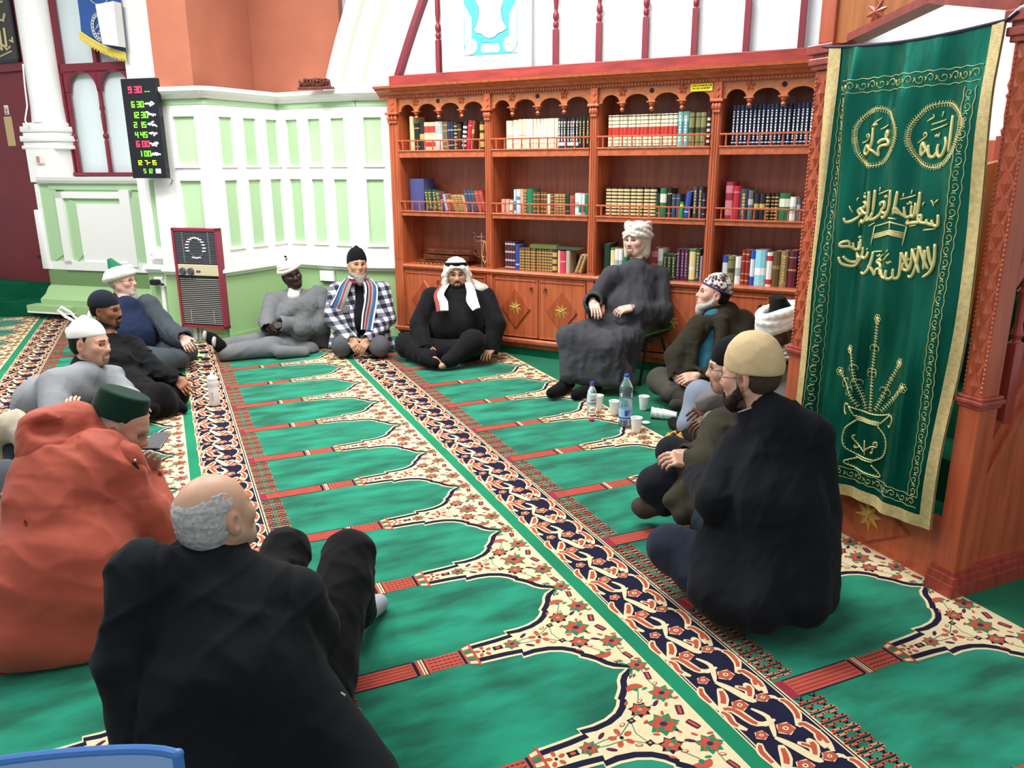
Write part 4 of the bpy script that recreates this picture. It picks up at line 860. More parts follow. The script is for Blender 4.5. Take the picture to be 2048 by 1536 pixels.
curls((2.05, 1.947), (2.70, 1.947), .052, 1)
curls((2.652, .36), (2.652, 1.93), .052, -1)
curls((2.098, .36), (2.094, 1.93), .048, 1) if False else None
curls((2.062, 1.93), (2.062, .36), .045, 1)
curls((2.06, .315), (2.66, .315), .045, 1)
m.build('embroidered_border', THR, ban)
# ------------------------------------------------------------------ things on the walls
BLKP = mat('black_plastic', '17181f', .35); MRN = mat('maroon_metal', '8c2c42', .4); GRL = mat('grille_grey', '98968f', .5); GRD = mat('grille_dark', '2b2d33', .6)
CRM = mat('control_cream', 'cdc3a0', .5); KNB = mat('knob_slate', '4a4a5c', .4); WPL = mat('white_plastic', 'eeeeec', .4)
# prayer time board
F1c = frame(PA-WN1*.12+WB1*.13+Vector((0, 0, -.013)), WB1)
EMR = mat('led_red', 'ff3048', .5, emit=2.2); EMG = mat('led_green', '6cff2a', .5, emit=1.6); EMY = mat('led_lime', 'b6ff2a', .5, emit=1.6); EMW = mat('led_white', 'ffffff', .5, emit=1.3)
cl = empty('prayer_clock', tuple(F1c @ Vector((1.365, 0, 1.572))), 'tall black digital prayer time board with red and green digits', 'clock')
m = MB(F1c); m.box((1.182, -.03, 1.572), (1.552, .028, 2.435), 0, bev=.004); m.build('case', BLKP, cl)
SEG = {'0': 'abcdef', '1': 'bc', '2': 'abged', '3': 'abgcd', '4': 'fgbc', '5': 'afgcd', '6': 'afgedc', '7': 'abc', '8': 'abcdefg', '9': 'abcfgd', '-': 'g'}
def digit(m, ch, x, z, w, h):
    t = w*.24; S = {'a': (0, h-t, w, h), 'g': (0, h/2-t/2, w, h/2+t/2), 'd': (0, 0, w, t), 'f': (0, h/2, t, h), 'b': (w-t, h/2, w, h), 'e': (0, 0, t, h/2), 'c': (w-t, 0, w, h/2)}
    for s_ in SEG.get(ch, ''):
        q = S[s_]; m.box((x+q[0], -.033, z+q[1]), (x+q[2], -.029, z+q[3]), 0)
ROWS = [(.11, .20, '9 30', EMR, .036, .056), (.255, .24, '6 30', EMG, .033, .052), (.36, .22, '12 30', EMG, .033, .052), (.457, .24, '2 15', EMG, .033, .05), (.558, .24, '4 45', EMG, .033, .05), (.65, .24, '6 00', EMR, .036, .054), (.748, .28, '1 00', EMG, .033, .05), (.84, .18, '12  7-15', EMY, .026, .042), (.926, .36, '5 12', EMG, .024, .04)]
random.seed(11)
for fr_, x0, txt, em, w, h in ROWS:
    zc = 2.435-.863*fr_; x = 1.182+x0*.37
    for ch in txt:
        if ch == ' ': x += w*.55; continue
        m = MB(F1c); digit(m, ch, x, zc-h/2, w, h); x += w*1.22; m.build('digit', em, cl)
    if fr_ < .8 and fr_ > .2:                                          # white name beside the time
        m = MB(F1c); bx = 1.182+.70*.37
        for q in range(5):
            a = random.uniform(-.6, .6); c_ = (bx+q*.014, zc+random.uniform(-.014, .014)); L = random.uniform(.012, .024)
            m.tube([(c_[0]-L*math.cos(a), -.031, c_[1]-L*math.sin(a)), (c_[0], -.031, c_[1]+.006), (c_[0]+L*math.cos(a), -.031, c_[1]+L*math.sin(a))], .0062, 6, 0)
        m.build('name', EMW, cl)
    if fr_ < .2:
        m = MB(F1c); m.box((1.43, -.033, zc-.022), (1.45, -.029, zc-.016), 0); m.box((1.462, -.033, zc-.022), (1.482, -.029, zc-.016), 0); m.build('dashes', EMG, cl)
    if fr_ > .9: m = MB(F1c); m.box((1.182+.72*.37, -.033, zc-.02), (1.182+.86*.37, -.029, zc+.02), 0); m.build('name', EMW, cl)
F1c = frame(PA, WB1)
m = MB(F1c); m.tube([(1.65, -.10, 1.57), (1.66, -.04, 1.54), (1.56, .0, 1.45), (1.548, .01, 1.3), (1.535, .02, 1.1), (1.515, .015, .92), (1.475, .012, .78), (1.43, .01, .66), (1.37, .0, .60)], .004, 6, 0)
tag(m.build('cable', mat('grey_cable', '8a8a88', .6), smooth=True), 'thin grey cable running down from the prayer board to the plug', 'cable')
# gas heater
ht = empty('wall_heater', tuple(F1c @ Vector((1.86, -.04, .16))), 'maroon framed wall heater with grey louvres and cream control strip', 'heater')
m = MB(F1c); a, b = 1.608, 2.105; m.box((a+.02, -.07, .18), (b-.02, -.002, 1.09), 1)
for q in ((a, .158, b, .186), (a, 1.08, b, 1.106), (a, .158, a+.026, 1.106), (b-.026, .158, b, 1.106)): m.box((q[0], -.085, q[1]), (q[2], -.01, q[3]), 0)
m.build('frame', [MRN, GRD], ht)
m = MB(F1c); z = .205
while z < .645: m.prism([(-.080, z-.005), (-.082, z-.002), (-.07, z+.003), (-.068, z+.0)], a+.03, b-.03, 0, axis='x'); z += .0185
for x in (a+.12, b-.12): m.box((x-.004, -.083, .2), (x+.004, -.078, .33), 0)
m.build('lower_louvres', GRL, ht)
m = MB(F1c); z = .785
while z < 1.08: m.prism([(-.080, z-.005), (-.082, z-.001), (-.07, z+.005), (-.068, z+.001)], a+.03, b-.03, 0, axis='x'); z += .0145
for x in (a+.115, b-.10):
    z = .785
    while z < 1.07: m.box((x-.006, -.084, z), (x+.006, -.079, z+.006), 1); z += .0145
m.build('upper_louvres', [mat('louvre_dark', '5f636c', .5), GRL], ht)
m = MB(F1c)
for k in range(20):
    q = 2*PI*k/20
    if 3.6 < q < 4.3 or 5.3 < q < 5.7: continue
    m.box((1.858+.095*math.cos(q)-.02, -.0845, .925+.095*math.sin(q)-.005), (1.858+.095*math.cos(q)+.02, -.082, .925+.095*math.sin(q)+.005), 0)
m.tube([(1.858+.085*math.cos(2*PI*k/24), -.068, .925+.085*math.sin(2*PI*k/24)) for k in range(24)], .006, 6, 0, closed=True); m.build('fan_ring', WPL, ht)
m = MB(F1c); m.box((a+.035, -.088, .665), (b-.02, -.07, .768), 0, bev=.003); cp = m.build('control_strip', CRM, ht)
for x in (1.696, 1.785): m = MB(F1c); m.lathe([(.03, -.112), (.034, -.105), (.036, -.088)], (x, 0, .703), 18, 0, axis='y'); m.build('knob', KNB, cp, smooth=True)
m = MB(F1c); m.box((1.845, -.092, .698), (1.89, -.086, .714), 0); m.build('switch', KNB, cp)
m = MB(F1c); m.box((1.70, -.04, .03), (1.735, -.005, .158), 0); m.box((1.76, -.03, .03), (1.775, -.008, .158), 0); m.build('pipe_trunking', mat('trunk_grey', 'b9c4c8', .5), ht)
def socket(x, z, w, dep, lab, grey=False):
    m = MB(F1c); m.box((x-w/2, dep-.018, z-.045), (x+w/2, dep, z+.045), 0, bev=.004); m.box((x-.008, dep-.022, z+.005), (x+.008, dep-.018, z+.022), 1); tag(m.build('wall_socket', [WPL, mat('socket_grey', 'd4d4d0', .5)]), lab, 'socket')
socket(1.275, .83, .10, .03, 'white switch plate on the pilaster left of the heater, left of two'); socket(1.425, .83, .10, .03, 'white switch plate nearest the heater, right of two')
socket(1.34, .575, .15, .03, 'white double socket with a black plug, low beside the heater')
m = MB(F1c); m.box((1.255, -.045, .545), (1.345, .012, .60), 0, bev=.01); m.tube([(1.34, -.02, .57), (1.39, -.03, .565), (1.40, -.015, .55), (1.36, -.01, .545)], .007, 6, 0); tag(m.build('plug', BLKP), 'black plug adaptor in the white double socket', 'plug')
m = MB(F1c); m.box((1.335, .008, .10), (1.375, .03, .53), 0); tag(m.build('cable_trunking', WPL), 'white vertical cable trunking below the double socket', 'trunking')
m = MB(F1c); m.box((1.12, .0, .36), (1.18, .03, .43), 0, bev=.003); m.box((1.135, -.006, .38), (1.165, .0, .41), 1); tag(m.build('fused_switch', [mat('dark_red_box', '8c1f24', .4), BLKP]), 'small dark red switch box low on the green wall', 'switch')
PTa, PTb = Vector((*PT[2], 0)), Vector((*PT[3], 0)); F3 = frame(PTa, PTb-PTa); m = MB(F3)
m.box((.43, -.05, .53), (.60, -.013, .635), 0, bev=.006); m.box((.435, -.045, .52), (.60, -.013, .53), 1); tag(m.build('wall_socket', [WPL, BLKP]), 'white surface socket on the green wall behind the grey robed man', 'socket')
# carved wood piece on the ledge
c0, c1 = Vector((1.306, 7.984, 2.346)), Vector((1.576, 7.773, 2.346)); FL = frame(c0, c1-c0); m = MB(FL); L = (c1-c0).length
m.box((0, -.03, 0), (L, .05, .022), 0, bev=.004); random.seed(5)
m.prism([(.01, .02), (L-.02, .02), (L-.03, .085), (L*.72, .092), (L*.5, .098), (L*.25, .088), (.02, .06)], -.01, .025, 0)
for k in range(26):
    x = random.uniform(.02, L-.03); z = random.uniform(.03, .088); m.ball((x, -.016, z), (random.uniform(.012, .026), .012, random.uniform(.007, .015)), 0, sub=1)
for k in range(9): m.tube([(.02+k*.034, -.02, .03), (.035+k*.034, -.026, .06), (.028+k*.034, -.02, .09)], .006, 6, 0)
tag(m.build('carved_panel', [mat('carved_dark_wood', '6e3526', .5, var=.5, vscale=40)]), 'small carved dark wooden ornament resting on the white ledge', 'ornament')
# framed poster over the bookcase
ps = empty('poster', tuple(FB @ Vector((.76, .29, 2.475))), 'white framed poster with turquoise sandal motif above the bookcase', 'poster')
m = MB(FB); m.prism([(.303, 2.474), (1.205, 2.465), (1.205, 3.42), (.303, 3.42)], .285, .297, 0); m.prism([(1.205, 2.465), (1.217, 2.465), (1.217, 3.42), (1.205, 3.42)], .278, .30, 1); m.build('backing', [mat('poster_white', 'f6f6f6', .4), mat('frame_grey', 'a8a8aa', .4)], ps)
TQ = mat('poster_turquoise', '46dcf0', .5); TQD = mat('poster_blue', '3b9fc4', .5); PWH = mat('poster_paper', 'f9fbfa', .5); PLN = mat('poster_line', '4b4b58', .5)
m = MB(FB); CYP = [(.542, 3.054), (.542, 3.025), (.619, 2.906), (.618, 2.737), (.676, 2.707), (.938, 2.714), (.995, 2.735), (.996, 2.903), (1.064, 3.007), (1.064, 3.2), (.8, 3.36), (.542, 3.2)]
m.prism(CYP, .2835, .285, 0)
m.prism([(.676, 2.707), (.62, 2.66), (.62, 2.605), (1.0, 2.598), (1.0, 2.66), (.938, 2.714)], .2835, .285, 0)
m.build('turquoise_ground', TQ, ps)
SH = [(.667, 3.043), (.69, 2.996), (.696, 2.949), (.688, 2.896), (.668, 2.847), (.641, 2.803), (.672, 2.778), (.72, 2.766), (.751, 2.74), (.798, 2.723), (.851, 2.733), (.89, 2.761), (.929, 2.768), (.979, 2.796), (.947, 2.834), (.927, 2.876), (.919, 2.939), (.925, 2.983), (.938, 3.018), (.96, 3.12), (.93, 3.24), (.81, 3.30), (.69, 3.24), (.65, 3.12)]
m = MB(FB); m.prism(SH, .282, .2836, 0)
m.prism([(.729, 2.685), (.712, 2.64), (.725, 2.617), (.88, 2.612), (.902, 2.635), (.886, 2.682)], .282, .2836, 0)
for c in ((.614, 2.671), (1.002, 2.668)): m.prism(arcpts(c[0], c[1], .064, 0, 360, 23)[:-1], .2815, .2836, 0)
m.build('white_motif', PWH, ps)
m = MB(FB)
def pl(pts, r, mi): m.tube([(x, .2815, z) for x, z in pts], r, 5, mi)
pl(SH[1:18], .0028, 0); pl([(.747, 2.995), (.749, 2.941), (.74, 2.879), (.721, 2.826), (.755, 2.822), (.773, 2.797), (.804, 2.78), (.841, 2.792), (.857, 2.818), (.896, 2.821), (.873, 2.881), (.862, 2.931), (.866, 2.988)], .0016, 1); pl([(.703, 2.996), (.797, 2.994), (.925, 2.995)], .0016, 1)
pl([(.545, 2.95), (.542, 2.601), (1.076, 2.593), (1.072, 2.95)], .003, 2)
for c in ((.614, 2.671), (1.002, 2.668)):
    pl(arcpts(c[0], c[1], .066, 0, 360, 24), .0025, 2); random.seed(int(c[0]*100))
    for k in range(9): x = c[0]+random.uniform(-.04, .03); z = c[1]+random.uniform(-.035, .035); pl([(x, z), (x+random.uniform(.005, .02), z+random.uniform(-.012, .012)), (x+random.uniform(.01, .03), z+random.uniform(-.02, .02))], .0016, 0)
pl([(.72, 2.698), (.90, 2.69)], .004, 3); pl([(.735, 2.65), (.885, 2.647)], .001, 1)
m.build('outlines', [PLN, mat('poster_faint', 'c4c8c4', .5), TQD, TQ], ps)
m = MB(FB); random.seed(9)
for k in range(46):
    for r_ in range(2):
        z = 2.60+k*.0155; w = .0035 if (k+r_) % 2 else .002
        for x in (.515-r_*.022, 1.105+r_*.024): m.box((x-w, .2835, z-w), (x+w, .285, z+w), 0)
for k in range(36):
    for r_ in range(2): x = .52+k*.016; z = 2.565-r_*.022-(x-.52)*.012; w = .0035 if (k+r_) % 2 else .002; m.box((x-w, .2835, z-w), (x+w, .285, z+w), 0)
m.build('dotted_border', TQD, ps)
# blue banner with yellow fringe, white box and plaque on the left
m = MB(FP); bb = empty('pennant', tuple(FP @ Vector((1.1, .1, 2.8))), 'blue banner with yellow fringe and silver oval on the left window', 'banner')
NV2 = mat('blue_satin', '2f5aa0', .4, var=.15, vscale=3); YF = mat('yellow_fringe', 'e6cf62', .7, bump=.6, bscale=90); SV = mat('silver_thread', 'c3c8c8', .4, metal=.3)
g = []; n = 12
for i in range(n+1):
    t = i/n; x = .821+t*.52; zb = 3.0-.225*t-.03*math.sin(PI*t)
    for z in (zb, 3.15, 3.5): g.append((x if z == zb else x+.01, .10+.012*math.sin(9*t), z))
m.add(g, [(i*3+j, i*3+3+j, i*3+4+j, i*3+1+j) for i in range(n) for j in range(2)], 0); m.add([(x, y+.006, z) for x, y, z in g], [(i*3+j, i*3+3+j, i*3+4+j, i*3+1+j) for i in range(n) for j in range(2)], 0); m.build('cloth', NV2, bb)
m = MB(FP)
for i in range(34):
    t = i/33; x = .815+t*.53; zb = 3.012-.225*t-.03*math.sin(PI*t); m.tube([(x, .092, zb), (x+.003*math.sin(i*2.1), .088, zb-.05), (x+.006*math.sin(i), .09, zb-.075-.01*math.sin(i*3.3))], [.009, .008, .006], 5, 0)
m.tube([(.815+t*.53, .09, 3.015-.225*t-.03*math.sin(PI*t)) for t in np.linspace(0, 1, 12)], .013, 6, 0); m.build('fringe', YF, bb)
m = MB(FP)
for rr in (1, .74): m.tube([(1.075+.10*rr*math.cos(q), .086, 3.05+.135*rr*math.sin(q)) for q in np.linspace(0, 2*PI, 28)[:-1]], .006, 6, 0, closed=True)
random.seed(4)
for k in range(22): q = 2*PI*k/22; m.ball((1.075+.086*math.cos(q), .086, 3.05+.116*math.sin(q)), (.012, .005, .012), 0, sub=1)
for k in range(7): x = 1.05+random.uniform(-.03, .04); z = 3.05+random.uniform(-.07, .05); m.tube([(x, .086, z), (x+.02, .085, z+random.uniform(-.03, .03)), (x+.04, .086, z+random.uniform(-.02, .03))], .006, 5, 0)
m.tube([(1.12+.13*math.cos(q), .086, 3.36+.10*math.sin(q)) for q in np.linspace(PI, 2*PI, 12)], .005, 6, 0)
m.build('emblem', SV, bb)
m = MB(FP); m.prism([(1.155, 3.24), (1.18, 2.87), (1.37, 2.84), (1.38, 3.26)], -.02, .085, 0); tag(m.build('white_box', [WPL]), 'plain white box in front of the blue banner', 'box')
m = MB(FD); pq = empty('plaque', tuple(FD @ Vector((.9, -.04, 2.78))), 'framed dark calligraphy plaque above the maroon door', 'plaque')
m.box((-.3, -.03, 2.775), (1.105, -.001, 3.5), 0); m.build('board', mat('plaque_dark', '3c3b3a', .35, var=.3, vscale=4), pq); m = MB(FD); m.box((-.32, -.045, 2.765), (1.12, .0, 2.80), 0); m.box((1.085, -.045, 2.765), (1.12, .0, 3.52), 0); m.build('frame', BLKP, pq)
m = MB(FD); YG = mat('plaque_ivory', 'c9b98d', .5)
def cal(P, r): m.tube([(x, -.034, z) for x, z in P], r, 6, 0)
cal([(.70, 3.16), (.76, 3.22), (.82, 3.18), (.88, 3.21), (.94, 3.19), (.99, 3.26)], .014); cal([(.66, 3.33), (.74, 3.27), (.86, 3.36), (.98, 3.38)], .012); cal([(.80, 3.42), (.86, 3.46), (.92, 3.43)], .010); cal([(1.0, 2.99), (1.05, 2.97), (1.05, 3.02)], .012)
cal([(.93, 2.93), (.935, 3.12)], .014); cal([(.84, 2.9), (.85, 3.1)], .014); cal([(.99, 2.93), (.93, 2.90), (.88, 2.95), (.80, 2.91), (.72, 2.94)], .013); cal([(.70, 3.04), (.78, 3.0), (.82, 3.06)], .012); cal([(.62, 2.86), (.8, 2.84), (1.0, 2.88)], .010)
m.build('calligraphy', YG, pq, smooth=True)
m = MB(FD); m.box((.655, -.006, 2.235), (.725, 0, 2.335), 0); m.lathe([(.026, -.009), (.026, -.006)], (.69, 0, 2.29), 16, 1, axis='y'); m.lathe([(.020, -.0105), (.020, -.009)], (.69, 0, 2.29), 16, 0, axis='y'); m.box((.675, -.0125, 2.286), (.708, -.0105, 2.292), 2)
m.tube([(.674, -.012, 2.306), (.706, -.012, 2.274)], .003, 5, 1); m.box((.665, -.0075, 2.245), (.715, -.006, 2.255), 2)
tag(m.build('no_smoking_sign', [WPL, mat('sign_red', 'b8404a', .5), BLKP]), 'small white no smoking sign on the maroon door', 'sign')
m = MB(FD); m.prism([(.60, 2.215), (.70, 2.215), (.765, 1.89), (.665, 1.89)], -.004, -.001, 0) if False else m.box((.615, -.004, 1.895), (.755, -.001, 2.215), 0); tag(m.build('notice', [mat('tan_paper', 'cbb184', .7)]), 'plain tan paper notice taped on the maroon door', 'notice')
m = MB(FD); m.prism([(.82, .635), (1.2, .60), (1.2, .67), (.82, .655)], -.012, 0, 0); m.build('door_hinge', BLKP, dr)
m = MB(FP); m.box((.10, -.026, 1.70), (.20, -.0201, 1.78), 0); m.box((.105, -.0275, 1.705), (.15, -.026, 1.775), 1); tag(m.build('fire_sign', [WPL, mat('sign_faded_red', 'c98a84', .5)]), 'small faded red and white sign on the white column base', 'sign')
m = MB(FP); m.tube([(.10, -.0, 2.72), (.09, -.01, 2.5), (.08, -.01, 2.3), (.04, -.03, 2.15), (.07, -.03, 2.09)], .008, 6, 0); tag(m.build('cable', WPL, smooth=True), 'white cable running down the white column', 'cable')
# ------------------------------------------------------------------ things on the carpet
PET = mat('clear_plastic', 'eaf4fb', .06, trans=.92, ior=1.25); WAT = mat('bottle_label_blue', 'a9cdea', .35); CAPB = mat('cap_blue', '2b58a8', .4); LBW = mat('label_white', 'd8e8f0', .4); CUP = mat('cup_white', 'f3f5f6', .45); LBR = mat('label_red', 'd36a6a', .5)
def lathe_thing(m, c, prof, seg=24, mi=0): m.lathe(prof, c, seg, mi)
b = empty('water_bottle', (2.653, 4.247, 0), 'large clear plastic water bottle with blue cap on the carpet', 'bottle')
pr = [(.030, .004), (.040, .0), (.044, .012), (.0435, .03), (.041, .045), (.0445, .05), (.0445, .13), (.041, .138), (.0445, .146)]
for k in range(6): pr += [(.0415, .158+k*.016), (.0445, .166+k*.016)]
pr += [(.043, .262), (.036, .283), (.022, .312), (.015, .322), (.0145, .33)]
m = MB(); m.lathe([(r, z+.004) for r, z in pr], (2.653, 4.247, 0), 28, 0); m.build('body', PET, b, smooth=2)
m = MB(); m.lathe([(.0405, .008), (.041, .06), (.0415, .12), (.039, .16), (.0385, .19)], (2.653, 4.247, 0), 24, 0); m.build('water', mat('water', 'cfe6f7', .05, trans=.85, ior=1.33), b, smooth=2)
m = MB(); m.lathe([(.0452, .054), (.0452, .128)], (2.653, 4.247, 0), 28, 0); m.lathe([(.0458, .062), (.0458, .072)], (2.653, 4.247, 0), 28, 1)
for k in range(5): m.box((2.653-.03, 4.247-.0462, .085+k*.008), (2.653-.004+k*.003, 4.247-.035, .089+k*.008), 1)
m.build('label', [WAT, CAPB], b)
m = MB(); m.lathe([(.0165, .333), (.0165, .352), (.014, .356)], (2.653, 4.247, 0), 20, 0); m.lathe([(.0185, .329), (.0185, .333)], (2.653, 4.247, 0), 20, 1); m.build('cap', [CAPB, LBW], b, smooth=True)
b = empty('water_bottle', (2.556, 4.527, 0), 'small clear plastic water bottle near the seated mans black socks', 'bottle')
c = (2.556, 4.527, 0); m = MB(); m.lathe([(.024, .004), (.031, .002), (.032, .02), (.030, .05), (.032, .08), (.0315, .165), (.028, .185), (.017, .205), (.0135, .212), (.0135, .22)], c, 24, 0); m.build('body', PET, b, smooth=2)
m = MB(); m.lathe([(.0325, .085), (.0325, .155)], c, 24, 0); m.lathe([(.0331, .092), (.0331, .104)], c, 24, 1)
for k in range(4): m.box((c[0]-.022+k*.010, c[1]-.0335, .118), (c[0]-.015+k*.010, c[1]-.02, .128), 2)
m.build('label', [LBW, mat('label_cyan', '56b4cf', .5), LBR], b)
m = MB(); m.lathe([(.0145, .215), (.0145, .226)], c, 16, 1); m.lathe([(.013, .226), (.0135, .24), (.011, .244)], c, 16, 0); m.build('cap', [CAPB, mat('cap_ring', '8e5a90', .5)], b, smooth=True)
def cup_profile(): return [(.0, .004), (.025, .003), (.0255, .0), (.027, .004), (.036, .092), (.0385, .094), (.0385, .098), (.035, .097), (.0255, .006), (.0, .0055)]
CPOS = [((2.677, 4.649), 'white plastic cup behind the small water bottle'), ((2.709, 4.483), 'white plastic cup between the small and large water bottles'), ((2.956, 4.497), 'white plastic cup standing alone on plain green carpet'), ((2.649, 4.105), 'white plastic cup in front of the large water bottle')]
proto = None
for (x, y), lab in CPOS:
    if proto is None:
        m = MB(); m.lathe(cup_profile(), (0, 0, 0), 24, 0); proto = m.build('cup', CUP, smooth=True, org=(0, 0, 0)); o = proto
    else: o = proto.copy(); COL.objects.link(o)
    o.location = (x, y, .0042); tag(o, lab, 'cup', 'white plastic cups on the carpet')
e0 = Vector((2.905, 4.325, .040)); dirr = Vector((.78, -.62, -.085)).normalized()
for k, lab in enumerate(('outermost white plastic cup of the nested stack lying down', 'middle white plastic cup of the nested stack lying down', 'innermost white plastic cup of the nested stack, its base tapering right')):
    o = proto.copy(); COL.objects.link(o); z = -dirr; q = z.to_track_quat('Z', 'Y').to_matrix().to_4x4(); q.translation = e0+dirr*(.098+.036*k)+Vector((0, 0, .0)); o.matrix_world = q; tag(o, lab, 'cup', 'nested cups lying on the carpet')
m = MB(); m.lathe([(.018, .0), (.018, .012), (.015, .014)], (2.503, 4.431, .004), 18, 0); tag(m.build('bottle_cap', [mat('cap_red', 'd82a2e', .4)], smooth=True), 'red bottle cap on the green carpet', 'cap')
m = MB(); m.lathe([(.026, .0), (.027, .005), (.024, .007)], (2.808, 4.235, .0042), 20, 0); tag(m.build('lid', [CUP], smooth=True), 'flat white plastic disc beside the cups', 'lid')
b = empty('drinks_bottle', (.202, 5.859, 0), 'white opaque sports bottle standing on the patterned carpet', 'bottle')
c = (.202, 5.859, 0); m = MB(); m.lathe([(.034, .004), (.037, .01), (.037, .12), (.034, .135), (.0335, .145), (.036, .158), (.0365, .185), (.033, .193)], c, 24, 0); m.build('body', WPL, b, smooth=True)
m = MB(); m.lathe([(.0355, .193), (.0355, .212), (.028, .224), (.012, .229), (.011, .245), (.008, .25)], c, 24, 0); m.build('lid', WPL, b, smooth=True)
m = MB(); 
for k in range(6): m.box((c[0]-.018, c[1]-.0385, .045+k*.012), (c[0]-.008, c[1]-.03, .052+k*.012), 0)
m.build('print', mat('print_grey', 'b9bcbc', .5), b)
m = MB(); FC = frame((.175, 7.44, .004), (1, -.3, 0)); m.box((-.05, -.035, 0), (.05, .035, .035), 0, FC, bev=.012); m.box((-.03, -.0365, .012), (.03, -.034, .024), 1, FC); m.box((-.045, -.02, .034), (.045, .02, .0365), 2, FC)
tag(m.build('tissue_pack', [mat('pack_pale_green', 'cfe0b4', .5), BLKP, mat('pack_green', '8fbf6a', .5)]), 'small pale green and white packet beside the black sock', 'packet')
# black and yellow scarf lump
m = MB(); random.seed(8); cs = Vector((2.79, 3.83, .0))
for k in range(16):
    a = random.uniform(0, 2*PI); r_ = random.uniform(.0, .07); p = cs+Vector((r_*math.cos(a), r_*math.sin(a), .012)); d = Vector((math.cos(a+.6), math.sin(a+.6), 0))*.06
    m.tube([p-d, p+Vector((0, 0, .03+.02*random.random())), p+d*.8], [.013, .016, .010], 6, k % 3 == 0)
tag(m.build('scarf', [mat('scarf_black', '151518', .8), mat('scarf_yellow', 'd79a3c', .8)], smooth=True), 'crumpled black and yellow fringed scarf on the carpet', 'scarf')
# plastic bag behind the men on the left
m = MB(); bm = bmesh.new(); bmesh.ops.create_icosphere(bm, subdivisions=4, radius=1)
cb_ = Vector((-.73, 8.0, .16)); 
for v in bm.verts:
    q = v.co.copy(); n_ = .12*math.sin(7*q.x+3*q.z)+.09*math.sin(11*q.y+5*q.z)+.06*math.sin(19*q.x-13*q.y)
    k = 1+n_*.8; v.co = cb_+Vector((q.x*.17*k, q.y*.12*k, max(-.155, q.z*.19*k)))
m.bm(bm, 0); top = cb_+Vector((-.02, 0, .15))
m.tube([top+Vector((-.02, 0, -.02)), top+Vector((-.10, 0, .10)), top+Vector((-.16, 0, .15)), top+Vector((-.19, 0, .12)), top+Vector((-.14, 0, .06)), top+Vector((-.03, 0, -.02))], .014, 6, 0)
m.tube([top+Vector((.02, 0, -.02)), top+Vector((.06, .0, .08)), top+Vector((.1, 0, .12))], .02, 6, 0); m.tube([top+Vector((-.09, -.06, -.02)), top+Vector((-.05, -.08, -.06)), top+Vector((.0, -.1, -.11))], .02, 6, 1)
tag(m.build('carrier_bag', [mat('bag_white', 'f0f2f0', .35, trans=.1), mat('bag_green', '7fc65a', .4)], smooth=True), 'white plastic carrier bag with green stripe behind the seated men', 'bag')
# blue plastic chair at the lower left corner of the view
BLc = mat('chair_blue', '8fb0dc', .35, coat=.2); BLE = mat('chair_blue_edge', '3f76bd', .35)
A = Vector((-.068, 1.158, .80)); Bc = Vector((-.505, 1.305, .768)); FCh = frame(A, Bc-A)
ch = empty('stacking_chair', ((A.x+Bc.x)/2-.1, (A.y+Bc.y)/2-.25, 0), 'pale blue plastic stacking chair back at the lower left edge', 'chair')
m = MB(FCh); N = 14; W_ = (Bc-A).length
def back(u, v): # u across, v down
    x = u*W_; cv = .02*math.sin(PI*u); return (x, -cv+.10*v*v, -.36*v-.012*(2*abs(u-.5))**8*(1-v))
fr_ = []; 
for s_ in (0, 1):
    for j in range(8):
        for i in range(N+1): p = back(i/N, j/7); fr_.append((p[0], p[1]+s_*.012, p[2]+(0 if j else -.0)))
n1 = N+1; f = []
for s_ in (0, 1): f += [(s_*8*n1+j*n1+i, s_*8*n1+j*n1+i+1, s_*8*n1+(j+1)*n1+i+1, s_*8*n1+(j+1)*n1+i) for j in range(7) for i in range(N)]
f += [(i, i+1, 8*n1+i+1, 8*n1+i) for i in range(N)]+[(j*n1, (j+1)*n1, 8*n1+(j+1)*n1, 8*n1+j*n1) for j in range(7)]+[(j*n1+N, (j+1)*n1+N, 8*n1+(j+1)*n1+N, 8*n1+j*n1+N) for j in range(7)]
m.add(fr_, f, 0); m.build('backrest', BLc, ch, smooth=True)
m = MB(FCh); m.tube([(lambda p: (p[0], p[1]+.006, p[2]))(back(i/20, 0)) for i in range(21)], .008, 8, 0); m.tube([(lambda p: (p[0], p[1]+.006, p[2]))(back(0, j/8)) for j in range(9)], .009, 8, 0); m.tube([(lambda p: (p[0], p[1]+.006, p[2]))(back(1, j/8)) for j in range(9)], .009, 8, 0); [m.ball((lambda p: (p[0], p[1]+.006, p[2]))(back(u, 0)), .0095, 0) for u in (0, 1)]; m.build('rim', BLE, ch, smooth=True)
m = MB(FCh); m.box((.0, .08, -.38), (W_, .50, -.355), 0, bev=.01); m.build('seat', BLc, ch)
for x in (.02, W_-.02):
    for y in (.10, .46): m = MB(FCh); m.tube([(x, y, -.375), (x, y+(.04 if y > .3 else -.04), -.79)], .011, 8, 0); m.build('leg', STL, ch, smooth=True)
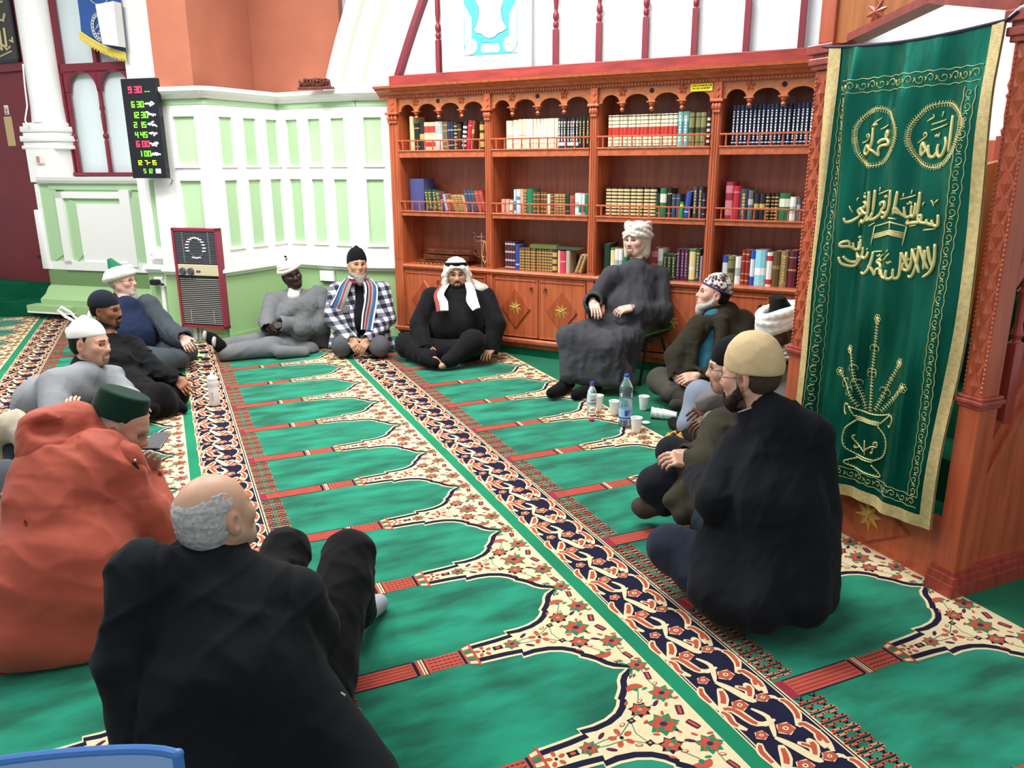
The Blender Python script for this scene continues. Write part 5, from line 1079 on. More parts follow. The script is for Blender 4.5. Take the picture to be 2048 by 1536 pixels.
# ------------------------------------------------------------------ figure modelling: smooth blended solids meshed as one surface
def V3(p): return np.array(p, float)
def nrm(v): v = V3(v); return v/max(np.linalg.norm(v), 1e-9)
class Vox:
    def __init__(s, lo, hi, h, fine=()):
        s.ax = []
        for d in range(3):
            iv = sorted([(max(lo[d], c[d]-w), min(hi[d], c[d]+w), hh) for c, w, hh in fine if c[d]+w > lo[d] and c[d]-w < hi[d]])
            x = lo[d]; P = [x]
            while x < hi[d]:
                st = h
                for a, b, hh in iv:
                    if a-h <= x < b: st = min(st, hh if x >= a-hh else max(hh, min(h, a-x)))
                x += st; P.append(x)
            s.ax.append(np.array(P, np.float32))
        s.a = np.full([len(q) for q in s.ax], 9.0, np.float32)
    def sl(s, lo, hi):
        S = []; 
        for d in range(3):
            i = np.searchsorted(s.ax[d], lo[d]); j = np.searchsorted(s.ax[d], hi[d]); S.append(slice(max(0, i-1), min(len(s.ax[d]), j+1)))
        return tuple(S)
    def put(s, lo, hi, f, k=.02, op='u'):
        S = s.sl(V3(lo)-k*1.2-.012, V3(hi)+k*1.2+.012)
        if any(q.stop-q.start < 1 for q in S): return
        X = s.ax[0][S[0]][:, None, None]; Y = s.ax[1][S[1]][None, :, None]; Z = s.ax[2][S[2]][None, None, :]
        d = f(X, Y, Z).astype(np.float32); a = s.a[S]
        if op == 'u':
            h = np.clip(.5+.5*(a-d)/k, 0, 1); s.a[S] = a*(1-h)+d*h-k*h*(1-h)
        else:
            h = np.clip(.5-.5*(a+d)/k, 0, 1); s.a[S] = a*(1-h)-d*h+k*h*(1-h)
    def cone(s, a, b, ra, rb, k=.02, op='u'):
        a = V3(a); b = V3(b); r = max(ra, rb); ba = b-a; L2 = max(ba@ba, 1e-9)
        def f(X, Y, Z):
            x, y, z = X-a[0], Y-a[1], Z-a[2]; t = np.clip((x*ba[0]+y*ba[1]+z*ba[2])/L2, 0, 1)
            return np.sqrt((x-t*ba[0])**2+(y-t*ba[1])**2+(z-t*ba[2])**2)-(ra+(rb-ra)*t)
        s.put(np.minimum(a, b)-r, np.maximum(a, b)+r, f, k, op)
    def econe(s, a, b, A, B, lat, k=.04, op='u'):                        # elliptic section: (half width, half depth) at each end
        a = V3(a); b = V3(b); ba = b-a; L = max(np.linalg.norm(ba), 1e-6); u = ba/L; lat = V3(lat); lat = nrm(lat-u*(lat@u)); o = np.cross(u, lat); R = max(*A, *B)
        def f(X, Y, Z):
            x, y, z = X-a[0], Y-a[1], Z-a[2]; q = x*u[0]+y*u[1]+z*u[2]; t = np.clip(q/L, 0, 1); e = q-t*L
            w = A[0]+(B[0]-A[0])*t; dp = A[1]+(B[1]-A[1])*t; l = x*lat[0]+y*lat[1]+z*lat[2]; m = x*o[0]+y*o[1]+z*o[2]; mn = np.minimum(w, dp)
            n = np.sqrt((l/w)**2+(m/dp)**2+(e/mn)**2)
            g = np.sqrt((l/w**2)**2+(m/dp**2)**2+(e/mn**2)**2)+1e-6
            return n*(n-1)/g
        s.put(np.minimum(a, b)-R, np.maximum(a, b)+R, f, k, op)
    def ell(s, c, r, Rm=None, k=.02, op='u'):
        c = V3(c); r = V3(r); Rm = np.eye(3) if Rm is None else Rm; R = np.sqrt(((Rm*r[None, :])**2).sum(1))
        def f(X, Y, Z):
            x, y, z = X-c[0], Y-c[1], Z-c[2]; q = [(x*Rm[0, i]+y*Rm[1, i]+z*Rm[2, i])/r[i] for i in range(3)]
            n = np.sqrt(q[0]**2+q[1]**2+q[2]**2); g = np.sqrt((q[0]/r[0])**2+(q[1]/r[1])**2+(q[2]/r[2])**2)+1e-6
            return n*(n-1)/g
        s.put(c-R, c+R, f, k, op)
    def box(s, c, hf, Rm, rad=.008, k=.01, op='u'):
        c = V3(c); hf = V3(hf)-rad; R = np.abs(Rm*(hf+rad)[None, :]).sum(1)
        def f(X, Y, Z):
            x, y, z = X-c[0], Y-c[1], Z-c[2]; q = [np.abs(x*Rm[0, i]+y*Rm[1, i]+z*Rm[2, i])-hf[i] for i in range(3)]
            return np.sqrt(sum(np.maximum(v, 0)**2 for v in q))+np.minimum(np.maximum(np.maximum(q[0], q[1]), q[2]), 0)-rad
        s.put(c-R, c+R, f, k, op)
    def plane(s, p, n, k=.01):                                           # keep the side the normal points away from
        p = V3(p); n = nrm(n)
        d = ((s.ax[0][:, None, None]-p[0])*n[0]+(s.ax[1][None, :, None]-p[1])*n[1]+(s.ax[2][None, None, :]-p[2])*n[2]).astype(np.float32)
        h = np.clip(.5-.5*(s.a-d)/k, 0, 1); s.a = s.a*(1-h)+d*h+k*h*(1-h)
    def warp(s, f, band=.04):
        I = np.nonzero(np.abs(s.a) < band)
        if len(I[0]) == 0: return
        P = np.stack([s.ax[d][I[d]] for d in range(3)], 1).astype(np.float64); s.a[I] -= f(P).astype(np.float32)
    def mesh(s, smooth=1):
        a = s.a; nb = a < 0; c = np.zeros([n-1 for n in a.shape], np.int8)
        for i in (0, 1):
            for j in (0, 1):
                for k in (0, 1): c += nb[i:a.shape[0]-1+i, j:a.shape[1]-1+j, k:a.shape[2]-1+k]
        act = (c > 0) & (c < 8); I = np.argwhere(act)
        if len(I) == 0: return np.zeros((0, 3)), np.zeros((0, 4), int)
        ids = np.full(act.shape, -1, np.int32); ids[I[:, 0], I[:, 1], I[:, 2]] = np.arange(len(I))
        cor = [(i, j, k) for i in (0, 1) for j in (0, 1) for k in (0, 1)]
        val = {q: a[I[:, 0]+q[0], I[:, 1]+q[1], I[:, 2]+q[2]] for q in cor}
        acc = np.zeros((len(I), 3)); cnt = np.zeros(len(I))
        for q in cor:
            for d in range(3):
                if q[d] == 0:
                    r = list(q); r[d] = 1; r = tuple(r); va, vb = val[q], val[r]; cr = (va < 0) != (vb < 0)
                    t = np.where(cr, va/np.where(cr, va-vb, 1), 0)
                    pos = np.array(q, float)[None, :].repeat(len(I), 0); pos[:, d] = t
                    acc += pos*cr[:, None]; cnt += cr
        L = acc/cnt[:, None]; P = np.zeros_like(L)
        for d in range(3):
            x0 = s.ax[d][I[:, d]]; x1 = s.ax[d][I[:, d]+1]; P[:, d] = x0+(x1-x0)*L[:, d]
        F = []
        for d in range(3):
            e, g = [(1, 2), (2, 0), (0, 1)][d]
            A = np.take(nb, range(0, a.shape[d]-1), d); B = np.take(nb, range(1, a.shape[d]), d)
            E = np.argwhere(A != B); E = E[(E[:, e] > 0) & (E[:, g] > 0) & (E[:, e] < a.shape[e]-1) & (E[:, g] < a.shape[g]-1)]
            if len(E) == 0: continue
            def cid(de, dg): q = E.copy(); q[:, e] -= de; q[:, g] -= dg; return ids[q[:, 0], q[:, 1], q[:, 2]]
            Q = np.stack([cid(0, 0), cid(1, 0), cid(1, 1), cid(0, 1)], 1)
            ins = nb[E[:, 0], E[:, 1], E[:, 2]]; Q[~ins] = Q[~ins][:, ::-1]
            F.append(Q)
        F = np.concatenate(F); F = F[(F >= 0).all(1)]
        for _ in range(smooth):
            S_ = np.zeros_like(P); n = np.zeros(len(P))
            for i in range(4):
                j = (i+1) % 4; np.add.at(S_, F[:, i], P[F[:, j]]); np.add.at(n, F[:, i], 1); np.add.at(S_, F[:, j], P[F[:, i]]); np.add.at(n, F[:, j], 1)
            P = P*.5+.5*S_/np.maximum(n, 1)[:, None]
        return P, F
def vmesh(name, P, F, mats, parent=None, org=None, col=None, mi=None):
    me = bpy.data.meshes.new(name); o = np.array(ORG[parent]) if parent is not None else np.array(org)
    me.vertices.add(len(P)); me.vertices.foreach_set('co', (P-o).astype(np.float32).ravel())
    me.loops.add(F.size); me.loops.foreach_set('vertex_index', F.astype(np.int32).ravel())
    me.polygons.add(len(F)); me.polygons.foreach_set('loop_start', np.arange(0, F.size, 4, dtype=np.int32))
    try: me.polygons.foreach_set('loop_total', np.full(len(F), 4, np.int32))
    except Exception: pass
    me.polygons.foreach_set('use_smooth', np.ones(len(F), bool))
    for m in (mats if isinstance(mats, (list, tuple)) else [mats]): me.materials.append(m)
    if mi is not None: me.polygons.foreach_set('material_index', mi.astype(np.int32))
    if col is not None:
        at = me.color_attributes.new('col', 'FLOAT_COLOR', 'POINT'); at.data.foreach_set('color', np.concatenate([col, np.ones((len(col), 1))], 1).astype(np.float32).ravel())
    me.update(calc_edges=True); me.validate()
    ob = bpy.data.objects.new(name, me); COL.objects.link(ob); ORG[ob] = Vector(o)
    if parent is not None: ob.parent = parent
    else: ob.location = o
    return ob
def folds(amp, scale, seed, axis=None, n=3, stretch=.08):
    r = np.random.RandomState(seed); ds = []
    for i in range(n):
        d = nrm(r.randn(3))
        if axis is not None: d = d-V3(axis)*(d@V3(axis))*(1-stretch)
        ds.append((nrm(d), r.rand()*6, nrm(r.randn(3)), r.rand()*6, scale*2.5*(.7+.5*i)))
    mask = (nrm(r.randn(3))*4, r.rand()*6)
    def f(P):
        v = 0
        for i, (d, p, e, q, sc) in enumerate(ds):
            w = .9*np.sin(P@e*sc*.45+q)+.5*np.sin(P@ds[(i+1) % n][2]*sc*.9+p)
            v = v+((1-np.abs(np.sin(P@d*sc*.5+w+p)))**1.6-.36)*(.75**i)
        return amp*v*(.65+.45*np.sin(P@mask[0]+mask[1]))
    return f
def Rax(f, up=(0, 0, 1)):                                               # columns: right, forward, up
    f = nrm(f); r = nrm(np.cross(f, V3(up))); return np.stack([r, f, np.cross(r, f)], 1)
SKINS = {}
def skinmat():
    if 'skin' not in MATS:
        m = mat('skin', 'c99a80', .48, attr='col', bump=.06, bscale=160, spec=.4)
        b = m.node_tree.nodes['Principled BSDF']; b.inputs['Subsurface Weight'].default_value = .06; b.inputs['Subsurface Radius'].default_value = (.012, .005, .003)
    return MATS['skin']
class Head:
    def __init__(s, px, py, dep, yaw, pitch=0, roll=0, sc=1.0):
        s.c = D(px, py, dep); h = s.c-CC; h[2] = 0; h = -nrm(h); a = math.radians(yaw)         # 0 looks at the camera, + turns to the right of the picture
        f = np.array([h[0]*math.cos(a)-h[1]*math.sin(a), h[0]*math.sin(a)+h[1]*math.cos(a), 0]); p = math.radians(pitch)
        r0 = np.cross(f, [0, 0, 1]); f2 = f*math.cos(p)+np.array([0, 0, math.sin(p)]); u = np.cross(r0, f2); ro = math.radians(roll)
        r1 = r0*math.cos(ro)+u*math.sin(ro); u1 = -r0*math.sin(ro)+u*math.cos(ro)
        s.R = np.stack([r1, f2, u1], 1); s.s = sc
    def w(s, x, y, z): return s.c+s.R@(np.array([x, y, z], float)*s.s)
    def loc(s, P): return ((P-s.c)@s.R)/s.s
def head_sdf(v, H, nose=1.0, jaw=1.0, mouth=0, fat=0):
    S = H.s; w = H.w; R = H.R; E = lambda c, r, k=.02, op='u': v.ell(w(*c), V3(r)*S, R, k*S, op); K = lambda a, b, ra, rb, k=.012, op='u': v.cone(w(*a), w(*b), ra*S, rb*S, k*S, op)
    E((0, -.016, .036), (.075, .094, .084)); E((0, .012, .012), (.071, .080, .085), .03)
    E((0, .030, -.038), (.058+fat, .062, .078), .03); E((0, .058, -.088), (.028*jaw+fat*.5, .030, .026), .03)
    for q in (-1, 1):
        K((q*(.058+fat), .0, -.045), (q*.022, .062, -.092), .020+fat*.6, .02, .03); E((q*.043, .062, -.018), (.024, .020, .022), .03)
        K((q*.010, .086, .024), (q*.044, .071, .026), .010, .008, .016)
    K((0, .084, .018), (0, .103, -.024), .008, .0125*nose, .012); E((0, .104, -.028), (.013*nose, .012, .010), .01)
    for q in (-1, 1): E((q*.0125*nose, .093, -.032), (.008, .011, .008), .008)
    E((0, .080, -.062), (.028, .018, .022), .02)
    K((-.019, .089, -.0565), (.019, .089, -.0565), .0055, .0055, .008); K((-.016, .089, -.068-mouth), (.016, .089, -.068-mouth), .0068, .0068, .008)
    K((-.020, .098, -.0618-mouth*.5), (.020, .098, -.0618-mouth*.5), .0028+mouth*.5, .0028+mouth*.5, .003, 's')
    for q in (-1, 1):
        E((q*.031, .088, .003), (.019, .016, .012), .010, 's'); E((q*.031, .0655, .003), (.0165, .0175, .0145), .006)
        E((q*.031, .0835, .0035), (.0128, .012, .0066), .003, 's')
        E((q*.078, -.008, -.006), (.010, .021, .033), .008); E((q*.086, -.002, -.004), (.007, .011, .017), .006, 's')
def eyes(H, parent, gaze=(0, 1, 0)):
    g = nrm(gaze)
    for q in (-1, 1):
        m = MB(); bm = bmesh.new(); bmesh.ops.create_uvsphere(bm, u_segments=14, v_segments=12, radius=.0122*H.s); c = H.w(q*.031, .0698, .0035)
        F = frame(c, (1, 0, 0)); vs = []; Rg = Rax(H.R@g)
        vs = [tuple(c+Rg@np.array((v.co.x, v.co.z, v.co.y))) for v in bm.verts]; fs = [[v.index for v in f.verts] for f in bm.faces]; mi = []
        cen = [np.mean([np.array((bm.verts[i].co.x, bm.verts[i].co.z, bm.verts[i].co.y)) for i in f], 0) if False else np.array(bf.calc_center_median()) for f, bf in zip(fs, bm.faces)]; bm.free()
        for f, ce in zip(fs, cen): m.add([vs[i] for i in f], [tuple(range(len(f)))], 1 if ce[2] > .0095*H.s else 0)
        m.build('eye', [mat('eye_white', 'e4ddd6', .25), mat('eye_iris', '2a1b14', .15)], parent, smooth=True)
def hand(v, wr, dr, dorsal, thumb, curl=(.3, .35, .3), sc=1.0, spread=.10, tcurl=.2, k=.004):
    y = nrm(dr); z = V3(dorsal); z = nrm(z-y*(z@y)); x = np.cross(y, z)*1.0
    if thumb < 0: x = -x                                                 # x points to the thumb side
    P = lambda a, b, c: V3(wr)+(x*a+y*b+z*c)*sc
    Rm = np.stack([x, y, z], 1)
    v.cone(P(0, -.02, 0), P(0, .015, 0), .026*sc, .028*sc, .015); v.box(P(.0, .052, 0), (.041*sc, .046*sc, .0145*sc), Rm, .013*sc, .012); v.ell(P(.026, .035, -.008), (.018*sc, .032*sc, .016*sc), Rm, .012)
    for i, (fx, L, r) in enumerate(((.031, .072, .0088), (.0105, .080, .0090), (-.0105, .075, .0086), (-.030, .059, .0078))):
        p = P(fx, .092, 0); sp = math.atan2(fx, .25)*spread*6; a = 0; q = p
        for j, (fr, cu) in enumerate(zip((.46, .30, .24), curl)):
            a += cu*(1+.08*i); d = y*math.cos(a)*math.cos(sp)+x*math.sin(sp)*math.cos(a)-z*math.sin(a); n = q+d*L*fr*sc; v.cone(q, n, r*(1-.07*j)*sc, r*(1-.07*(j+1))*sc, k); q = n
    q = P(.034, .022, -.006); a = .75-tcurl*.3; d = x*math.sin(a)+y*math.cos(a)-z*.35; d = nrm(d); n = q+d*.042*sc; v.cone(q, n, .0125*sc, .0105*sc, k*2)
    d2 = nrm(d*.8+y*.5-z*(.2+tcurl)-x*tcurl*.6); v.cone(n, n+d2*.032*sc, .0105*sc, .0085*sc, k)
def foot(v, an, toe, r=.036, k=.02):
    an = V3(an); toe = V3(toe); d = toe-an; L = np.linalg.norm(d); d = d/L
    up = np.array([0, 0, 1.]); up = up-d*(up@d); n_ = np.linalg.norm(up); up = up/n_ if n_ > .1 else nrm(np.cross(d, RT)); heel = an-d*.045-up*.012
    v.cone(heel, an+d*L*.45-up*.012, r*1.0, r*1.05, k); v.cone(an+d*L*.4-up*.012, toe-d*.02-up*.02, r*1.08, r*.72, k); v.cone(an+up*.03, an, r*.95, r*.95, k)
GM = {}
def cloth(name, col, rough=.85, sheen=.04, bump=.25, bscale=260, var=.08, vscale=14):
    return mat('cloth_'+name, col, rough, sheen=sheen, bump=bump, bscale=bscale, var=var, vscale=vscale, spec=.12)
def garment(name, parent, prims, material, h=.008, fold=None, k=.03, lab=None, smooth=3, mi=None, planes=(), z0=None, extra=None):
    pts = []; 
    for p in prims:
        if p[0] in 'c': r = max(p[3], p[4]); pts += [V3(p[1])-r, V3(p[1])+r, V3(p[2])-r, V3(p[2])+r]
        elif p[0] == 't': r = max(*p[3], *p[4]); pts += [V3(p[1])-r, V3(p[1])+r, V3(p[2])-r, V3(p[2])+r]
        elif p[0] == 'e': r = max(p[2]); pts += [V3(p[1])-r, V3(p[1])+r]
    pts = np.array(pts); v = Vox(pts.min(0)-.03, pts.max(0)+.03, h)
    for p in prims:
        kk = p[-1] if isinstance(p[-1], dict) else {}
        q = kk.get('k', k); op = kk.get('op', 'u')
        if p[0] == 'c': v.cone(p[1], p[2], p[3], p[4], q, op)
        elif p[0] == 't': v.econe(p[1], p[2], p[3], p[4], p[5], q, op)
        elif p[0] == 'e': v.ell(p[1], p[2], p[3] if len(p) > 3 and not isinstance(p[3], dict) else None, q, op)
    for f in ([fold] if callable(fold) else (fold or [])): v.warp(f)
    for p, n in planes: v.plane(p, n)
    if z0 is not None: v.plane((0, 0, z0), (0, 0, -1), .004)
    P, F = v.mesh(smooth)
    if extra: P = extra(P)
    o = vmesh(name, P, F, material, parent, mi=mi(P, F) if mi else None)
    if lab: o['label'] = lab
    return o
def C(a, b, ra, rb, **k): return ('c', a, b, ra, rb, k)
def T(a, b, A, B, lat, **k): return ('t', a, b, A, B, lat, k)
def E_(c, r, R=None, **k): return ('e', c, r, np.eye(3) if R is None else R, k)
def man(label, H, skin, sh, hip, arms, legs, brow='2a211d', lip=None, chest=(.17, .12), belly=(.15, .13), neck=.055, nose=1, jaw=1, mouth=0, fat=0, gaze=(0, 1, 0), group=None, base=.010, waist=None, stub=None):
    # sh, hip: (left, right) points; arms: (elbow, wrist, hand direction, dorsal, thumb side, dict); legs: (knee, ankle, toe)
    sL, sR = V3(sh[0]), V3(sh[1]); hL, hR = V3(hip[0]), V3(hip[1]); lat = nrm(sR-sL); sm = (sL+sR)/2; hm = (hL+hR)/2
    pts = [H.c, sL, sR, hL, hR]; fine = [(H.c+H.R@np.array([0, .01, -.01])*H.s, .135*H.s, base*.32)]
    for a in arms:
        pts += [V3(a[0]), V3(a[1]), V3(a[1])+nrm(a[2])*.2]
        if a[5].get('hand', True): fine.append((V3(a[1])+nrm(a[2])*.085, .10, base*.38))
    for l in legs: pts += [V3(q) for q in l]
    pts = np.array(pts); lo = pts.min(0)-.17; hi = pts.max(0)+.16; lo[2] = max(lo[2], -.03)
    v = Vox(lo, hi, base, fine)
    w = waist if waist is not None else hm*.55+sm*.45
    v.econe(hm, w, (belly[0]*.85, belly[1]*.8), (belly[0]*.85, belly[1]*.8), lat, .05); v.econe(w, sm-(sm-hm)*.18, (belly[0]*.8, belly[1]*.8), (chest[0]*.85, chest[1]*.85), lat, .05)
    v.cone(sL+lat*.03, sR-lat*.03, .045, .045, .04); nb = H.w(0, -.022, -.075); v.cone(nb, sm+(nb-sm)*.1, neck*H.s, neck*1.05, .02)
    for s_, a in zip((sL, sR), arms):
        e, wr = V3(a[0]), V3(a[1]); v.cone(s_, e, .045, .036, .025); v.cone(e, wr, .038, .026, .02)
        if a[5].get('hand', True): hand(v, wr, a[2], a[3], a[4], **{k: x for k, x in a[5].items() if k != 'hand'})
    for h_, l in zip((hL, hR), legs):
        kn, an, toe = map(V3, l); v.cone(h_, kn, .075, .05, .03); v.cone(kn, an, .05, .034, .02); foot(v, an, toe, .033)
    v.put(H.c-.3, H.c+.3, lambda X, Y, Z: X*0+Y*0+Z*0+5, .01) if False else None
    head_sdf(v, H, nose, jaw, mouth, fat)
    P, F = v.mesh(1)
    q = H.loc(P); base_c = np.array(lin(skin)); c = np.tile(base_c, (len(P), 1)); ins = (np.abs(q) < .16).all(1)
    def blend(mask, col, t): c[mask] = c[mask]*(1-t)+np.array(col)*t
    lc = np.array(lin(lip)) if lip else base_c*np.array([.85, .55, .52])
    blend(ins & (np.abs(q[:, 0]) < .022) & (q[:, 2] < -.0525) & (q[:, 2] > -.0745-mouth) & (q[:, 1] > .082), lc, .75)
    blend(ins & (np.abs(q[:, 0]) > .011) & (np.abs(q[:, 0]) < .047) & (q[:, 2] > .0215) & (q[:, 2] < .0325) & (q[:, 1] > .06), lin(brow), .8)
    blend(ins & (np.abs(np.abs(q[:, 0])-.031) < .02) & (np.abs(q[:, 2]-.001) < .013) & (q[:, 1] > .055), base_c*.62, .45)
    blend(ins & (((q[:, 1] > .03) & (np.abs(np.abs(q[:, 0])-.042) < .02) & (np.abs(q[:, 2]+.022) < .02)) | (np.abs(q[:, 0]) > .078)), base_c*np.array([1.02, .86, .84]), .5)
    if stub:
        sc_, st_, full_ = stub; ax, y_, z_ = np.abs(q[:, 0]), q[:, 1], q[:, 2]; sc_ = np.array(lin(sc_))
        mu = ins & (ax < .031) & (z_ < -.040-.25*ax) & (z_ > -.054-.3*ax) & (y_ > .078); ch = ins & (ax < .026) & (z_ < -.078) & (z_ > -.125) & (y_ > .03)
        blend(mu | ch | (ins & (ax < .033) & (ax > .022) & (z_ < -.05) & (z_ > -.09) & (y_ > .06)), sc_, st_)
        if full_: blend(ins & (z_ < -.058-.35*(y_-.05)) & (z_ > -.128) & (y_ > -.005) & ~(mu | ch) & ~((ax < .03) & (z_ > -.08)), sc_, st_*full_); blend(ins & (ax > .055) & (y_ > -.012) & (y_ < .022) & (z_ < .02) & (z_ > -.07), sc_, st_*full_*.7)
    org = (hm[0], hm[1], 0)
    o = vmesh('person', P, F, skinmat(), None, org, c); tag(o, label, 'person', group)
    eyes(H, o, gaze); return o
def hairmesh(name, o, H, f, col, h=.004, rough=.8, noise=.004, k=.02, bump=.9, bs=220, seed=1, nsc=140, var=.35):
    v = Vox(H.c-.2*H.s, H.c+.2*H.s, h*H.s); f(v)
    r = folds(noise, nsc/2.5, seed, None, 4); v.warp(r, .02); P, F = v.mesh(0)
    return vmesh(name, P, F, mat('hair_'+col, col, rough, bump=bump, bscale=bs, var=var, vscale=90, spec=.25), o)
def beard(o, H, col, L=.02, full=True, must=True, th=.006, seed=2, side=True, name='beard', stub=False, point=0):
    S = H.s; w = H.w; R = H.R
    def f(v):
        E = lambda c, r, k=.015, op='u': v.ell(w(*c), V3(r)*S, R, k*S, op); K = lambda a, b, ra, rb, k=.012, op='u': v.cone(w(*a), w(*b), ra*S, rb*S, k*S, op)
        K((-.020, .066, -.094), (.020, .066, -.094), .020+th, .020+th); E((0, .058+L*.2, -.098-L*.55), (.030+L*.25, .027+L*.2, .022+L*.75))
        if point: E((0, .066, -.108-L*.8), (.018, .018, .02+L*.6))
        if side:
            for q in (-1, 1): K((q*.066, .004, -.03), (q*.060, .018, -.058), .009+th*.5, .014+th); K((q*.060, .018, -.058), (q*.030, .060, -.094), .015+th, .019+th)
            for q in (-1, 1): K((q*.068, .008, .0), (q*.066, .006, -.04), .006+th*.5, .010+th*.5)
        if full:
            for q in (-1, 1): K((q*.028, .081, -.066), (q*.024, .074, -.088), .007+th*.5, .012)
        if must: 
            for q in (-1, 1): K((0, .0985, -.047), (q*.026, .087, -.058), .0058, .0055)
        E((0, .096, -.064), (.0175, .022, .0075), .004, 's')
    return hairmesh(name, o, H, f, col, seed=seed, noise=.0035)
def moustache(o, H, col, r=.0065):
    def f(v):
        for q in (-1, 1): v.cone(H.w(0, .099, -.046), H.w(q*.028, .086, -.057), r*H.s, r*.8*H.s, .006)
    return hairmesh('moustache', o, H, f, col, h=.003, noise=.002)
def caphair(o, H, col, zc=.01, front=.05, th=.006, seed=3, name='hair', low=-.05, noise=.004, planes=()):
    # hair shell below a cap: back and sides of the skull
    S = H.s; w = H.w; R = H.R
    def f(v):
        v.ell(w(0, -.016, .036), V3((.075+th, .094+th, .084+th))*S, R, .01); v.ell(w(0, -.02, -.01), V3((.070+th, .085+th, .065))*S, R, .02)
        v.ell(w(0, .095, -.03), V3((.12, .085, .12))*S, R, .01, 's')
        for q in (-1, 1): v.ell(w(q*.08, .0, -.012), V3((.03, .024, .036))*S, R, .006, 's')
        v.plane(w(0, 0, low), H.R@np.array([0, .25, -1.]), .006)
        for p, n in planes: v.plane(w(*p), H.R@V3(n), .006)
    return hairmesh(name, o, H, f, col, seed=seed, noise=noise)
def skullcap(o, H, m, z=.045, tilt=.1, th=.010, hgt=.03, name='cap', flat=False, fold=None, lab=None, back=0):
    S = H.s; w = H.w; R = H.R; v = Vox(H.c-.2*S, H.c+.24*S, .004*S)
    if flat:
        a = w(0, -.018-.05*tilt, z); b = w(0, -.022-.02*tilt-hgt*tilt, z+hgt+.045); v.econe(a, b, ((.082+th*.6)*S, (.099+th*.6)*S), ((.075+th*.3)*S, (.092+th*.3)*S), R[:, 0], .008)
        n = nrm(b-a); v.plane(b+n*.004*S, n, .012); v.plane(a-n*.0*S, -n, .006)
    else:
        v.ell(w(0, -.018, .036+hgt*.3), V3((.076+th, .096+th, .084+th+hgt*.7))*S, R, .01)
        n = H.R@nrm((0, tilt, -1.)); v.plane(w(0, -.018, z), n, .008)
    if fold: v.warp(fold, .02)
    P, F = v.mesh(3); ob = vmesh(name, P, F, m, o); 
    if lab: ob['label'] = lab
    return ob
def turban(o, H, m, z=.055, r=.032, tilt=.18, turns=4, cap=None, capz=.15, seed=1, name='turban', wide=1.0, dome=False, caplab=None, capr=.055, capy=-.035):
    S = H.s; w = H.w; R = H.R; v = Vox(H.c-.24*S, H.c+.30*S, .005*S); rd = random.Random(seed); N = 20
    for t in range(turns):
        zz = z+.022*t; rr = r*(1-.05*t); a0 = .088*wide-.004*t; b0 = .108*wide-.004*t; ph = rd.uniform(0, 6); tl = tilt+rd.uniform(-.12, .12); ti = rd.uniform(-.15, .15); prev = None
        for i in range(N+1):
            q = 2*PI*i/N; x, y = a0*math.cos(q), -.015+b0*math.sin(q); p = w(x, y, zz+y*tl+x*ti+.006*math.sin(2*q+ph)); rad = rr*(.86+.14*math.sin(q*2+ph))*S*.8
            if prev is not None: v.cone(prev[0], p, prev[1], rad, .007*S)
            prev = (p, rad)
    v.ell(w(0, -.018, .045), V3((.082, .10, .085 if dome else .06))*S, R, .02)
    if dome: v.ell(w(0, -.03, .10), V3((.078, .088, .065))*S, R, .02)
    v.warp(folds(.003, 40, seed, H.R@nrm((rd.uniform(-1, 1), .6, .15)), 4), .02)
    # keep the face open
    v.ell(w(0, .09, -.07), V3((.085, .09, .095))*S, R, .012, 's')
    P, F = v.mesh(1); ob = vmesh(name, P, F, m, o)
    if cap is not None:
        v = Vox(H.c-.1*S, H.c+.36*S, .005*S); a, b = w(0, -.02, z+.02), w(0, capy, capz); v.econe(a, b, (.074*S, .085*S), (capr*S, capr*.55*S), R[:, 0], .01); nn_ = nrm(b-a); v.plane(b+nn_*.012*S, nn_, .006)
        P, F = v.mesh(1); c_ = vmesh('crown', P, F, cap, ob)
        if caplab: c_['label'] = caplab
    return ob
def wraphead(o, H, m, opening=(.068, .09, .088), oz=-.048, drape=-.09, side=1, seed=1, name='turban', r=.019):
    S = H.s; w = H.w; R = H.R; v = Vox(H.c-.24*S, H.c+.24*S, .0045*S)
    v.ell(w(0, -.022, .058), V3((.097, .116, .094))*S, R, .02); v.econe(w(0, -.035, .03), w(0, -.045, drape), (.095*S, .092*S), (.088*S, .075*S), R[:, 0], .03)
    v.cone(w(side*.085, .02, .03), w(side*.072, .03, drape-.03), .022*S, .017*S, .03)
    rd = random.Random(seed)
    for ti, tl, z in ((.0, .12, .05), (.35, .18, .075), (-.4, .15, .085), (.75, .1, .10), (-.7, -.1, .10), (.2, .5, .095), (-.15, .02, .03)):
        prev = None
        for i in range(25):
            q = 2*PI*i/24; d = np.array([math.cos(q), math.sin(q), math.sin(q)*tl+math.cos(q)*ti]); k = 1/math.sqrt((d[0]/.097)**2+(d[1]/.116)**2+((d[2])/.10)**2); p = d*k; pt = w(p[0], p[1]-.022, p[2]*1.0+.058+(z-.075)*.6); rr = r*(.8+.25*math.sin(q*2+ti*9))*S
            if prev is not None: v.cone(prev[0], pt, prev[1], rr, .006*S)
            prev = (pt, rr)
    v.ell(w(0, .105, oz), V3(opening)*S, R, .012, 's'); v.ell(w(0, .05, -.15), V3((.06, .09, .07))*S, R, .015, 's')
    P, F = v.mesh(2); return vmesh(name, P, F, m, o)
